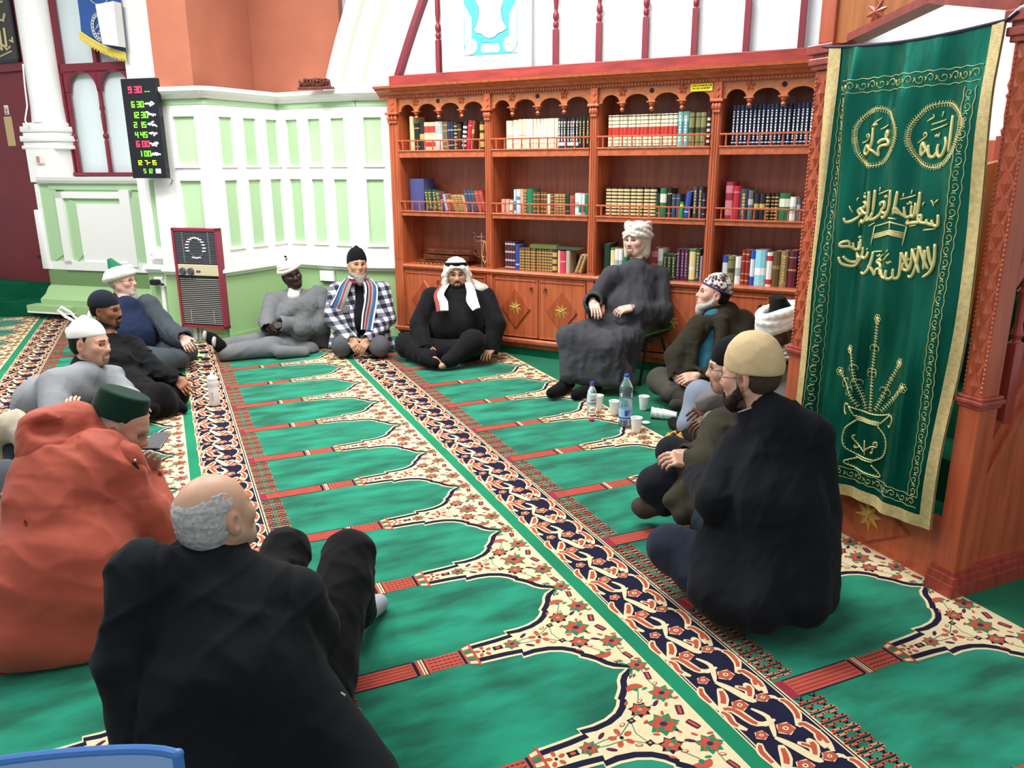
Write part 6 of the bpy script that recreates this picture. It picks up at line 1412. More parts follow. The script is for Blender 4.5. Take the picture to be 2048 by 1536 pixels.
def glasses(o, H, tint=False):
    m = MB(); w = H.w
    for q in (-1, 1):
        c = (q*.032, .096, .0); m.tube([w(c[0]+.021*math.cos(t), .096-.004*abs(math.cos(t)), .0+.015*math.sin(t)) for t in np.linspace(0, 2*PI, 17)[:-1]], .0015*H.s, 5, 0, closed=True)
        m.tube([w(q*.053, .093, .005), w(q*.074, .05, .008), w(q*.080, -.005, .006), w(q*.079, -.02, -.006)], .0015*H.s, 5, 0)
    m.tube([w(-.011, .098, .002), w(0, .103, .005), w(.011, .098, .002)], .0015*H.s, 5, 0)
    return m.build('glasses', mat('spectacle_metal', '8f8a84', .25, metal=.9), o, smooth=True)
def collar(o, H, m, sm, r=.066, th=.014, hgt=.04, open_=.5, name='collar', dz=0, lab=None):
    # stand collar round the neck, open in front
    n = nrm(H.w(0, -.02, -.08)-V3(sm)); c = H.w(0, -.02, -.115)+n*dz; f = H.R[:, 1]-n*(H.R[:, 1]@n); f = nrm(f); rt = np.cross(f, n)
    b = MB(); N = 26; 
    P = [];
    for j, (hh, rr) in enumerate(((-hgt*.6, r*1.18), (hgt*.5, r), (hgt*.52, r-th*.5), (-hgt*.6, r*1.0))):
        for i in range(N+1):
            a = open_+(2*PI-2*open_)*i/N; P.append(c+n*hh+(f*math.cos(a)*1.1+rt*math.sin(a))*rr)
    F = [(j*(N+1)+i, j*(N+1)+i+1, ((j+1) % 4)*(N+1)+i+1, ((j+1) % 4)*(N+1)+i) for j in range(4) for i in range(N)]+[tuple(j*(N+1) for j in range(4)), tuple(j*(N+1)+N for j in (3, 2, 1, 0))]
    b.add([tuple(p) for p in P], F, 0); ob = b.build(name, m, o, smooth=True)
    if lab: ob['label'] = lab
    return ob
def strip(o, name, path, width, side, th, cols, lab=None, mats=None):
    # a cloth ribbon along a path: cols gives the material index of each lengthwise stripe
    P = [V3(p) for p in path]; Q = []; n = len(P)
    for i in range(n-1):
        p0, p1, p2, p3 = P[max(i-1, 0)], P[i], P[i+1], P[min(i+2, n-1)]
        for t in np.linspace(0, 1, 7)[:-1]: Q.append(.5*((2*p1)+(p2-p0)*t+(2*p0-5*p1+4*p2-p3)*t*t+(3*p1-p0-3*p2+p3)*t**3))
    Q.append(P[-1]); m = MB(); N = len(Q); K = len(cols); rows = []
    for i, q in enumerate(Q):
        t = nrm(Q[min(i+1, N-1)]-Q[max(i-1, 0)]); sd = V3(side[0])*(1-i/(N-1))+V3(side[1])*(i/(N-1)); sd = nrm(sd-t*(sd@t)); nn = np.cross(t, sd); wd = width if not isinstance(width, (list, tuple)) else np.interp(i/(N-1), np.linspace(0, 1, len(width)), width)
        rows.append([(q+sd*wd*(j/K-.5)+nn*th*(1.2*math.sin(PI*j/K)+.35*math.sin(5*j+i*.3)), q+sd*wd*(j/K-.5)-nn*th*.8) for j in range(K+1)])
    for i in range(N-1):
        for j in range(K):
            a, b, c, d = rows[i][j][0], rows[i][j+1][0], rows[i+1][j+1][0], rows[i+1][j][0]; m.add([a, b, c, d], [(0, 1, 2, 3)], cols[j])
            a, b, c, d = rows[i][j][1], rows[i][j+1][1], rows[i+1][j+1][1], rows[i+1][j][1]; m.add([a, d, c, b], [(0, 1, 2, 3)], cols[j])
        for j in (0, K): a, b, c, d = rows[i][j][0], rows[i][j][1], rows[i+1][j][1], rows[i+1][j][0]; m.add([a, b, c, d], [(0, 1, 2, 3)], cols[min(j, K-1)])
    ob = m.build(name, mats, o, smooth=2)
    if lab: ob['label'] = lab
    return ob
def below(p, dz): p = V3(p).copy(); p[2] += dz; return p
def Gd(px, py, z=0):                                                     # point on the carpet (or at height z) under a pixel
    d = RT*(px-1024)/CF+UP*(768-py)/CF+FW; return CC+d*((z-CH)/d[2])
DOWN = np.array([0, 0, -1.]); TC_ = -FW

def seam(pt, n, depth=.004, w=.004, lim=None):
    pt = V3(pt); n = nrm(n)
    def f(P):
        d = (P-pt)@n; v = -depth*np.exp(-(d/w)**2)
        if lim is not None: v = v*(1/(1+np.exp(-((P-V3(lim[0]))@nrm(lim[1]))/.01)))
        return v
    return f
# ------------------------------------------------------------------ people
BLKC = cloth('charcoal_black', '141416'); NAVYC = cloth('navy', '1d2740'); GREYC = cloth('grey_robe', '6f7174'); WHC = cloth('white_cotton', 'eceae4', bump=.3, bscale=180); BEANIE = cloth('dark_knit', '0f1218', bump=.8, bscale=420)
SOCK = cloth('black_sock', '0d0d0f', bump=.3)
def arm_prims(S, a, r=(.066, .056, .044), k=.03, cuff=True):
    S, e, w = V3(S)+DOWN*.02, V3(a[0]), V3(a[1]); d = nrm(V3(a[2])); w2 = w+nrm(w-e)*.012
    return [C(S, e, r[0], r[1], k=k), C(e, w2, r[1], r[2], k=k)]+([C(w2-nrm(w-e)*.012, w2+nrm(w-e)*.06, r[2]*.72, r[2]*.78, k=.006, op='s')] if cuff else [])
def torso_prims(sh, hip, A, B, M=None, Mw=None, sp=None, k=.06, drop=.03, sr=.062):
    sL, sR, hL, hR = map(V3, (*sh, *hip)); lat = nrm(sR-sL); sm, hm = (sL+sR)/2, (hL+hR)/2; up = nrm(sm-hm)
    m = V3(M) if M is not None else hm*.5+sm*.5; Mw = Mw or ((A[0]+B[0])/2, (A[1]+B[1])/2)
    nk = sm+up*.035
    return [T(hm, m, B, Mw, lat, k=k), T(m, sm-up*.10, Mw, A, lat, k=k), C(sL+lat*.03-up*drop, sR-lat*.03-up*drop, sr, sr, k=k), C(nk, sL+lat*.03-up*.012, .062, sr*.86, k=.05), C(nk, sR-lat*.03-up*.012, .062, sr*.86, k=.05), C(sm-up*.03, sm+up*.04, .078, .060, k=.03)]
def neck_prims(H, sh, r=.066): return [C(H.w(0, -.026, -.115), (V3(sh[0])+V3(sh[1]))/2, r, r*1.15, k=.025)]
def leg_prims(h_, l, r=(.105, .078, .060), k=.04): return [C(h_, l[0], r[0], r[1], k=k), C(l[0], l[1], r[1], r[2], k=k)]
def sock_prims(l, r=.046):
    an, to = V3(l[1]), V3(l[2]); d = nrm(to-an); return [C(an-d*.05+DOWN*.005, an+d*.05+DOWN*.012, r, r, k=.02), C(an+d*.05+DOWN*.012, to+DOWN*.012, r, r*.82, k=.02), C(an-(an-to)*0+np.array([0, 0, .03]), V3(l[0])*.25+an*.75, r*.9, r*.95, k=.02)]
J = D
# 1 --- man on the chair
d = 6.25
H = Head(1273, 481, d, -33, 2, -3, 1.02)
sh = (J(1221, 545, 6.16), J(1320, 545, 6.34)); hip = (J(1245, 652, 6.28), J(1292, 656, 6.42))
aL = (J(1186, 606, 6.22), J(1186, 604, 6.02), J(1198, 640, 5.86)-J(1186, 604, 6.02), -FW*.3+np.array([0, 0, 1]), -1, dict(curl=(.25, .4, .3), hand=True))
aR = (J(1326, 622, 6.30), J(1262, 616, 6.06), J(1222, 624, 5.98)-J(1262, 616, 6.06), np.array([0, 0, 1.])-FW*.5, 1, dict(curl=(.5, .7, .5), hand=True))
lL = (J(1136, 672, 5.94), J(1132, 768, 5.98), J(1103, 783, 5.78)); lR = (J(1222, 690, 5.86), J(1186, 772, 5.98), J(1152, 787, 5.78))
o = man('person seated on a green chair in a long charcoal robe and white turban', H, 'd9b3a2', sh, hip, [aL, aR], [lL, lR], brow='4a3a30', belly=(.17, .15), mouth=.004, stub=('7d6558', .75, 0))
ROBE1 = cloth('charcoal_robe', '424348', bump=.3, bscale=320, var=.12)
pr = torso_prims(sh, hip, (.20, .125), (.19, .15), M=J(1258, 612, 6.24), Mw=(.19, .15))
pr += neck_prims(H, sh, .062)
pr += [C(sh[0]+DOWN*.02, aL[0], .074, .074), C(aL[0], aL[1]+(aL[1]-aL[0])*.05, .072, .078), C(aL[0]+DOWN*.05, aL[1]+DOWN*.06, .04, .05, k=.04), C(sh[1]+DOWN*.02, aR[0], .074, .08), C(aR[0], J(1272, 620, 6.1), .08, .07), C(aR[0]+DOWN*.06, J(1284, 640, 6.12), .05, .04, k=.05)]
pr += [C(hip[0], lL[0], .12, .088, k=.06), C(hip[1], lR[0], .125, .088, k=.06), C(J(1262, 672, 6.2), J(1180, 684, 5.92), .10, .075, k=.07)]
for t in np.linspace(0, 1, 5):
    a = lL[0]*(1-t)+lR[0]*t; b = J(1136, 750, 5.92)*(1-t)+J(1250, 764, 5.93)*t; pr.append(C(a+DOWN*.02, b, .078, .068+.02*t, k=.06))
for t in np.linspace(0, 1, 3): pr.append(C(J(1258, 700, 6.12)*(1-t)+J(1215, 695, 5.9)*t, J(1252, 758, 6.05)*(1-t)+J(1225, 766, 5.92)*t, .09, .06, k=.07))
pr += [C(aL[1]-(aL[1]-aL[0])*.1, aL[1]+(aL[1]-aL[0])*.8, .05, .062, k=.008, op='s')]
garment('robe', o, pr, ROBE1, .009, [folds(.013, 16, 3, (0, 0, 1)), folds(.003, 30, 5, None)], z0=.075)
for l in (lL, lR): garment('sock', o, sock_prims(l, .05), SOCK, .008, z0=.004)
def gt(v): v.ell(H.w(0, .082, -.096), V3((.019, .014, .019))*H.s, H.R, .01)
hairmesh('goatee', o, H, gt, '76604f', h=.003, noise=.002)
caphair(o, H, '8b8078', low=-.03)
wraphead(o, H, cloth('ivory_turban', 'd2cdc2', bump=.5, bscale=90), seed=4)
m = MB(); q = V3(aR[1])+nrm(V3(aR[1])-V3(aR[0]))*.012; ax = Rax(nrm(V3(aR[1])-V3(aR[0])))
m.tube([q+(ax[:, 0]*math.cos(t)+ax[:, 2]*math.sin(t))*.031 for t in np.linspace(0, 2*PI, 17)[:-1]], .006, 6, 0, closed=True); m.build('wristwatch', STL, o, smooth=True)
# the chair under him
GRC = mat('chair_green', '1c7a43', .4, coat=.2); BKM = mat('chair_black_metal', '1b1c1e', .35)
sc_ = (V3(hip[0])+V3(hip[1]))/2; fwd_ = nrm((V3(lL[0])+V3(lR[0]))/2-sc_); fwd_[2] = 0; fwd_ = nrm(fwd_); rt_ = np.cross(fwd_, [0, 0, 1]); zs = .425
Fc = Matrix.Identity(4)
for i in range(3): Fc[i][0] = rt_[i]; Fc[i][1] = fwd_[i]; Fc[i][2] = (0, 0, 1)[i]; Fc[i][3] = (sc_[0]+rt_[0]*.02, sc_[1]+rt_[1]*.02, 0)[i]
ch = empty('stacking_chair', tuple(Fc.translation), 'green plastic stacking chair with black metal legs under the robed speaker', 'chair')
m = MB(Fc); n = 8; vs = []
for s_ in (0, 1):
    for i in range(n+1):
        for j in range(n+1):
            x = -.22+.44*i/n; y = -.21+.42*j/n; vs.append((x, y, zs-.05+.02*((x/.22)**2)*.8-.0-.012*s_-.02*max(0, (y-.15)/.06)))
f = [(s_*81+i*9+j, s_*81+(i+1)*9+j, s_*81+(i+1)*9+j+1, s_*81+i*9+j+1) for s_ in (0, 1) for i in range(n) for j in range(n)]
e = [i*9 for i in range(9)]+[72+j for j in range(1, 9)]+[i*9+8 for i in range(7, -1, -1)]+[j for j in range(7, 0, -1)]
f += [(e[i], e[(i+1) % len(e)], 81+e[(i+1) % len(e)], 81+e[i]) for i in range(len(e))]; m.add(vs, f, 0); m.build('seat', GRC, ch, smooth=True)
m = MB(Fc); vs = []
for s_ in (0, 1):
    for i in range(9):
        for j in range(9): x = -.22+.44*i/8; z = .02+.36*j/8; vs.append((x*(1-.12*(j/8)**2), -.215-.09*(j/8)-.03*(1-(x/.22)**2)-.012*s_-.01*math.sin(j), zs+z-.05))
f = [(s_*81+i*9+j, s_*81+(i+1)*9+j, s_*81+(i+1)*9+j+1, s_*81+i*9+j+1) for s_ in (0, 1) for i in range(8) for j in range(8)]+[(e[i], e[(i+1) % len(e)], 81+e[(i+1) % len(e)], 81+e[i]) for i in range(len(e))]
m.add(vs, f, 0); m.build('backrest', GRC, ch, smooth=True)
for x in (-.21, .21):
    for y0, y1 in ((.12, .22), (-.12, -.24)): m = MB(Fc); m.tube([(x, 0, zs-.085), (x, y0*.8, zs-.09), (x, y0, zs-.11), (x*1.06, y1, .012)], .0115, 8, 0); m.lathe([(.014, 0), (.014, .02)], (x*1.06, y1, 0), 8, 0); m.build('leg', BKM, ch, smooth=True)
# 2 --- man with the cream headscarf
H = Head(913, 548, 6.95, 3, -2, 0, 1.08)
sh = (J(862, 590, 6.95), J(970, 588, 7.0)); hip = (J(885, 692, 7.1), J(950, 692, 7.1))
aL = (J(838, 648, 6.9), J(849, 692, 6.78), J(866, 726, 6.70)-J(849, 692, 6.78), -FW+np.array([0, 0, .4]), -1, dict(curl=(.25, .3, .2), sc=1.1))
aR = (J(993, 648, 6.9), J(984, 698, 6.88), J(966, 714, 6.72)-J(984, 698, 6.88), np.array([0, 0, 1.]), 1, dict(curl=(.2, .5, .3), sc=1.05, spread=.18))
lL = (J(815, 690, 6.95), J(858, 716, 6.72), J(884, 724, 6.62)); lR = (J(945, 684, 6.72), J(905, 718, 6.66), J(878, 730, 6.58))
o = man('person sitting cross-legged in a black robe, cream headscarf and black cord', H, 'b98a70', sh, hip, [aL, aR], [lL, lR], brow='17110f', belly=(.19, .17), chest=(.19, .14), fat=.008, stub=('1c1512', .9, .9))
BR2 = cloth('black_thobe', '18181b', bump=.25, bscale=320, var=.15)
pr = torso_prims(sh, hip, (.215, .14), (.235, .18), M=J(915, 650, 6.96), Mw=(.235, .175), sr=.075)
pr += arm_prims(sh[0], aL, (.09, .08, .062))+arm_prims(sh[1], aR, (.09, .082, .065))
garment('robe', o, pr, BR2, .0085, [folds(.009, 20, 11, None), folds(.004, 40, 12, (0, 0, 1))])
pr = [C(hip[0], lL[0], .13, .11, k=.06), C(lL[0], lL[1], .105, .07, k=.05), C(hip[1], lR[0], .13, .105, k=.06), C(lR[0], lR[1], .10, .068, k=.05), C(J(850, 700, 6.9), J(930, 700, 6.85), .10, .10, k=.06), C(lR[1], lR[1]+nrm(V3(lR[2])-V3(lR[1]))*.05, .06, .062, k=.02)]
garment('robe_skirt', o, pr, BR2, .0085, [folds(.008, 22, 13, None)], z0=.008)
beard(o, H, '16110f', L=.022, th=.007, seed=4, must=False)
KF = cloth('cream_scarf', 'd9d2c6', bump=.5, bscale=70, var=.05); KR = cloth('scarf_red_check', '8f4a44', bump=.5, bscale=120)
v = Vox(H.c-.26, H.c+.2, .005); w = H.w; R = H.R; S = H.s
v.ell(w(0, -.02, .045), V3((.090, .108, .088))*S, R, .02); v.econe(w(0, -.03, .03), w(0, -.05, -.13), (.092*S, .105*S), (.125*S, .10*S), R[:, 0], .04)
for q in (-1, 1): v.econe(w(q*.078, .03, .045), w(q*.098, .03, -.065), (.02*S, .055*S), (.03*S, .062*S), R[:, 0], .03); v.cone(w(q*.05, .09, .062), w(q*.105, .055, .0), .018*S, .022*S, .02)
v.cone(w(-.05, .09, .066), w(.05, .09, .066), .014*S, .014*S, .02); v.ell(w(0, .10, -.04), V3((.072, .095, .098))*S, R, .012, 's'); v.ell(w(0, .03, -.16), V3((.062, .075, .06))*S, R, .015, 's'); v.ell(w(0, .10, -.10), V3((.066, .09, .07))*S, R, .012, 's')
v.warp(folds(.005, 60, 8, R[:, 2], 4), .02); P, F = v.mesh(1); hs = vmesh('headscarf', P, F, KF, o)
m = MB()
for zz in (.066, .082): m.tube([w(.086*math.cos(t), -.018+.104*math.sin(t), zz+.014*math.sin(t)) for t in np.linspace(0, 2*PI, 33)[:-1]], .0105*S, 8, 0, closed=True)
m.build('head_cord', cloth('cord_black', '121214'), hs, smooth=True)
strip(hs, 'scarf_end', [w(.085, .05, -.06), J(878, 588, 6.80), J(883, 606, 6.74), J(885, 622, 6.70)], [.06, .085, .11, .10], (RT, RT), .008, [1, 1, 0, 0, 0, 0], mats=[KF, KR])
strip(hs, 'scarf_end', [w(-.088, .05, -.055), J(942, 582, 6.80), J(944, 600, 6.74), J(953, 618, 6.70)], [.06, .075, .10, .07], (RT, RT), .008, [0]*6, mats=[KF, KR])
strip(hs, 'scarf_end', [w(-.10, .0, -.06), J(958, 572, 6.92), J(972, 576, 6.95), J(978, 582, 7.0)], [.07, .07, .05], (UP, UP), .008, [0]*4, mats=[KF, KR])
garment('sock', o, [C(J(846, 720, 6.66), J(870, 727, 6.62), .045, .045)], SOCK, .008, z0=.006)
# 3 --- man in the checked jacket
H = Head(715, 533, 7.22, 14, 12, 3, 1.03)
sh = (J(674, 578, 7.25), J(764, 576, 7.3)); hip = (J(695, 676, 7.45), J(745, 676, 7.45))
aL = (J(663, 636, 7.22), J(701, 677, 7.02), J(716, 702, 6.97)-J(701, 677, 7.02), -FW, -1, dict(curl=(.35, .5, .3)))
aR = (J(777, 636, 7.26), J(737, 678, 7.02), J(718, 704, 6.97)-J(737, 678, 7.02), -FW, 1, dict(curl=(.35, .5, .3)))
lL = (J(683, 693, 7.04), Gd(700, 702)+[0, 0, .07], Gd(712, 692)+[0, 0, .05]); lR = (J(760, 693, 7.02), Gd(746, 702)+[0, 0, .07], Gd(735, 692)+[0, 0, .05])
o = man('person kneeling in a black and white checked jacket, striped scarf and beanie', H, 'b58a6c', sh, hip, [aL, aR], [lL, lR], brow='40352e', gaze=(.25, 1, .35))
CK = MATS.get('check_cloth')
if CK is None:
    CK = mat('check_cloth', 'e6e6ea', .9, sheen=.2, bump=.2, bscale=260); nt = CK.node_tree; N = nt.nodes; Lk = nt.links; tc = N.new('ShaderNodeTexCoord'); mx = N.new('ShaderNodeMapping'); mx.inputs['Rotation'].default_value = (.15, .1, -.25); Lk.new(tc.outputs['Object'], mx.inputs[0]); sp = N.new('ShaderNodeSeparateXYZ'); Lk.new(mx.outputs[0], sp.inputs[0])
    def band(out, sc, off=0):
        a = N.new('ShaderNodeMath'); a.operation = 'MULTIPLY'; a.inputs[1].default_value = sc; Lk.new(out, a.inputs[0]); b = N.new('ShaderNodeMath'); b.operation = 'FRACT'; Lk.new(a.outputs[0], b.inputs[0]); c = N.new('ShaderNodeMath'); c.operation = 'GREATER_THAN'; c.inputs[1].default_value = .5; Lk.new(b.outputs[0], c.inputs[0]); return c.outputs[0]
    a1 = band(sp.outputs[0], 13); a2 = band(sp.outputs[2], 13); ad = N.new('ShaderNodeMath'); ad.operation = 'ADD'; Lk.new(a1, ad.inputs[0]); Lk.new(a2, ad.inputs[1]); dv = N.new('ShaderNodeMath'); dv.operation = 'MULTIPLY'; dv.inputs[1].default_value = .5; Lk.new(ad.outputs[0], dv.inputs[0])
    rp = N.new('ShaderNodeValToRGB'); rp.color_ramp.interpolation = 'CONSTANT'; E2 = rp.color_ramp.elements; E2[0].color = (*lin('e8e8ec'), 1); E2[1].position = .75; E2[1].color = (*lin('12162a'), 1); q = E2.new(.25); q.color = (*lin('6d7080'), 1); Lk.new(dv.outputs[0], rp.inputs[0]); Lk.new(rp.outputs[0], N['Principled BSDF'].inputs['Base Color'])
garment('shirt', o, torso_prims(sh, hip, (.165, .11), (.175, .14), M=J(719, 640, 7.3), Mw=(.175, .13), sr=.05)+neck_prims(H, sh, .06), cloth('dark_shirt', '1b1b20'), .009, folds(.004, 26, 5, (0, 0, 1)))
pr = torso_prims(sh, hip, (.19, .13), (.20, .16), M=J(719, 640, 7.3), Mw=(.20, .15))+[T(J(719, 690, 7.08), J(715, 575, 7.12), (.062, .17), (.045, .15), RT, k=.012, op='s')]+arm_prims(sh[0], aL, (.082, .070, .056))+arm_prims(sh[1], aR, (.082, .070, .056))
pr += [C(J(672, 676, 7.3), J(664, 700, 7.3), .06, .04, k=.05), C(J(770, 672, 7.3), J(781, 696, 7.3), .07, .045, k=.05)]
garment('jacket', o, pr, CK, .0085, [folds(.008, 22, 21, None)], z0=.03)
JG = cloth('grey_jeans', '55565a', var=.3, vscale=6)
garment('trousers', o, [C(hip[0], lL[0], .105, .088, k=.05), C(lL[0], lL[1], .085, .065), C(hip[1], lR[0], .105, .088, k=.05), C(lR[0], lR[1], .085, .065), C(hip[0], hip[1], .11, .11, k=.05)], JG, .0085, folds(.005, 24, 22, None), z0=.006)
ST = [cloth('scarf_white', 'dcdce0'), cloth('scarf_navy', '1f2a4a'), cloth('scarf_blue', '2f6288'), cloth('scarf_red', '8f2a34'), cloth('scarf_grey', '85827f'), cloth('scarf_ink', '17171d')]
pt = [H.w(.07, -.03, -.10), J(690, 572, 7.12), J(681, 596, 7.06), J(672, 616, 7.06)]
strip(o, 'scarf', pt, [.10, .11, .11, .12], (RT*.8-FW*.4, RT), .010, [0, 1, 2, 2, 4, 3, 4, 4], mats=ST)
pt = [H.w(-.07, -.03, -.10), J(742, 572, 7.12), J(742, 600, 7.05), J(737, 630, 7.02), J(733, 660, 7.0)]
strip(o, 'scarf', pt, [.10, .115, .115, .115, .10], (RT*.8+FW*.4, RT), .010, [0, 5, 4, 3, 4, 2, 2, 0], mats=ST)
m = MB(); 
for k in range(9): a = V3(J(684+k*1.8, 612, 7.02)); m.tube([a, a+DOWN*.03+RT*.004*math.sin(k), a+DOWN*.06+RT*.008*math.sin(k*2)], .0045, 5, 0)
m.build('scarf_tassel', ST[4], o)
for i, (dr_, mi_2) in enumerate(((-.060, 0), (-.048, 1), (-.036, 3))):
    m = MB(); n_ = H.w(0, -.02, -.112); m.tube([H.w(.072*math.cos(t)*(1+.15*i), -.02+(.075+.01*i)*math.sin(t), -.098-.015*i-.022*math.sin(t)) for t in np.linspace(0, 2*PI, 21)[:-1]], .0155, 8, 0, closed=True); m.build('scarf_wrap', ST[mi_2], o, smooth=True)
beard(o, H, '9b968f', L=.045, th=.008, seed=6)
caphair(o, H, '4a4540', low=-.04)
skullcap(o, H, BEANIE, z=.028, tilt=.12, th=.013, hgt=.045, name='beanie', fold=folds(.004, 60, 3, None))
m = MB(); m.ball(H.w(.0, -.01, .170), (.022, .022, .018), 0); m.build('beanie_tip', BEANIE, o, smooth=True)
# 4 --- grey robed man against the wall
H = Head(583, 550, 7.42, 16, 0, -14, 1.06)
sh = (J(545, 596, 7.45), J(636, 592, 7.55)); hip = (J(590, 686, 7.55), J(640, 684, 7.65))
aL = (J(535, 644, 7.3), J(535, 654, 7.22), J(556, 662, 7.12)-J(535, 654, 7.22), -FW+np.array([0, 0, .5]), -1, dict(curl=(.4, .7, .4)))
aR = (J(640, 648, 7.42), J(569, 648, 7.18), J(534, 656, 7.10)-J(569, 648, 7.18), -FW+np.array([0, 0, .6]), 1, dict(curl=(.4, .6, .4)))
lL = (J(520, 686, 7.35), J(446, 692, 7.25), J(415, 672, 7.22)); lR = (J(540, 696, 7.15), J(450, 706, 6.98), J(428, 690, 6.90))
lR = (lR[0], lR[1], J(434, 684, 6.92))
o = man('person in a grey robe and white turban leaning on the wall, legs stretched', H, '33221e', sh, hip, [aL, aR], [lL, lR], brow='140d0c', lip='4a2e2a', nose=1.35, gaze=(.2, 1, .25))
pr = torso_prims(sh, hip, (.19, .14), (.21, .18), M=J(598, 640, 7.45), Mw=(.21, .17))+arm_prims(sh[0], aL, (.085, .08, .068))+arm_prims(sh[1], aR, (.09, .09, .075))
pr += [C(J(640, 610, 7.45), J(600, 670, 7.3), .09, .09, k=.06), C(J(636, 660, 7.5), J(650, 700, 7.5), .12, .06, k=.06)]
garment('robe', o, pr, GREYC, .0085, [folds(.011, 19, 31, nrm(RT*.6-UP*.7))], z0=.01)
garment('cloak', o, [C(J(632, 584, 7.46), J(600, 614, 7.26), .055, .065, k=.05), C(J(600, 612, 7.26), J(560, 634, 7.18), .07, .045, k=.05), C(J(640, 590, 7.45), J(640, 650, 7.36), .085, .09, k=.05), C(J(620, 612, 7.32), J(600, 650, 7.22), .08, .07, k=.05), C(J(640, 650, 7.36), J(600, 660, 7.18), .085, .06, k=.05)], cloth('grey_cloak', '66686b'), .008, [folds(.006, 30, 34, nrm(RT*.75-UP*.6))], z0=.01)
pr = [C(hip[0], lL[0], .125, .095, k=.06), C(lL[0], lL[1], .095, .072, k=.05), C(hip[1], lR[0], .13, .095, k=.06), C(lR[0], lR[1], .098, .075, k=.05), C(J(560, 690, 7.3), J(620, 700, 7.3), .10, .08, k=.06), C(J(560, 704, 7.05), J(610, 704, 7.15), .06, .05, k=.06)]
garment('robe_skirt', o, pr, GREYC, .0085, [folds(.010, 20, 33, nrm(RT*.9+UP*.3))], z0=.008)
for l in (lL, lR): garment('sock', o, [C(l[1], V3(l[1])*.3+V3(l[2])*.7, .05, .05), C(V3(l[1])*.3+V3(l[2])*.7, l[2], .05, .042), C(V3(l[1]), V3(l[1])+RT*.05, .046, .046)], SOCK, .008, z0=.004)
for l in (lL, lR): garment('sock_sole', o, [E_(V3(l[2])-FW*.03-RT*.012, (.02, .036, .05), Rax(FW))], cloth('sock_grey', 'b5b0aa'), .007)
garment('undershirt', o, [C(H.w(0, -.015, -.12), J(588, 590, 7.44), .06, .062)], WHC, .008)
turban(o, H, WHC, z=.058, r=.028, tilt=.16, turns=3, dome=True, seed=9)
m = MB(); m.ball(H.w(.0, .0, .168), (.012, .012, .012), 0); m.tube([H.w(0, .03, .155), H.w(.02, .045, .15)], .006, 6, 0); m.build('turban_knot', BEANIE, o)
# 5 --- man in navy with green-tipped turban
H = Head(244, 562, 6.75, 62, 2, 0, 1.04)
sh = (J(222, 626, 6.95), J(292, 622, 6.72)); sh = (J(218, 624, 6.62), J(296, 612, 6.85)); hip = (J(240, 712, 6.75), J(300, 706, 6.95))
aL = (J(236, 690, 6.55), J(262, 712, 6.4), RT, np.array([0, 0, 1.]), -1, dict(hand=False))
aR = (J(340, 662, 6.78), J(366, 674, 6.6), J(382, 704, 6.52)-J(366, 674, 6.6), -FW+np.array([0, 0, .6]), -1, dict(curl=(.4, .6, .4), spread=.14))
lL = (J(330, 720, 6.5), J(300, 740, 6.4), J(280, 745, 6.4)); lR = (J(372, 704, 6.75), J(330, 722, 6.62), J(305, 730, 6.6))
o = man('person in a navy shirt, dark grey robe and green-topped white turban, profile right', H, 'd8ab98', sh, hip, [aL, aR], [lL, lR], brow='8a8078', belly=(.18, .16), fat=.004, stub=('b9b0a8', .7, .5))
pr = torso_prims(sh, hip, (.17, .13), (.20, .18), M=J(262, 668, 6.75), Mw=(.20, .18))+neck_prims(H, sh, .064)
garment('shirt', o, pr, NAVYC, .0085, folds(.006, 24, 41, (0, 0, 1)))
RB5 = cloth('slate_robe', '3f464d', var=.12)
pr = [C(sh[1], aR[0], .092, .085), C(aR[0], aR[1], .085, .078), C(aR[0]+DOWN*.05, aR[1]+DOWN*.05, .06, .06, k=.05), C(sh[1], J(300, 700, 6.95), .09, .14, k=.06), C(sh[0], J(222, 706, 6.62), .085, .12, k=.06), C(sh[0]+DOWN*.02, sh[1]+DOWN*.02-FW*-.05, .07, .07, k=.05), C(aR[1], aR[1]+(aR[1]-aR[0])*.5, .05, .06, k=.006, op='s'), T(J(262, 690, 6.6), J(252, 590, 6.55), (.085, .16), (.05, .12), RT, k=.02, op='s')]
garment('robe', o, pr, RB5, .0085, [folds(.010, 18, 42, None)], z0=.01)
garment('trousers', o, [C(hip[0], lL[0], .12, .095, k=.05), C(lL[0], lL[1], .09, .07), C(hip[1], lR[0], .12, .09, k=.05), C(lR[0], lR[1], .09, .07), C(J(300, 725, 6.6), J(360, 716, 6.6), .09, .08, k=.05)], RB5, .009, folds(.007, 22, 43, None), z0=.008)
beard(o, H, 'c2bcb4', L=.042, th=.006, seed=8, side=False); caphair(o, H, 'b9b4ae', low=-.05); glasses(o, H)
turban(o, H, WHC, z=.044, r=.036, tilt=.26, turns=3, seed=12, cap=cloth('green_velvet', '1c6a48', sheen=.2), capz=.175, capr=.034, capy=-.07, caplab='green pointed cap crown')
m = MB(); q = V3(aR[1]); ax = Rax(nrm(V3(aR[2]))); m.tube([q+(ax[:, 0]*math.cos(t)*.034+ax[:, 2]*math.sin(t)*.028) for t in np.linspace(0, 2*PI, 17)[:-1]], .008, 6, 0, closed=True); m.build('wristwatch', STL, o, smooth=True)
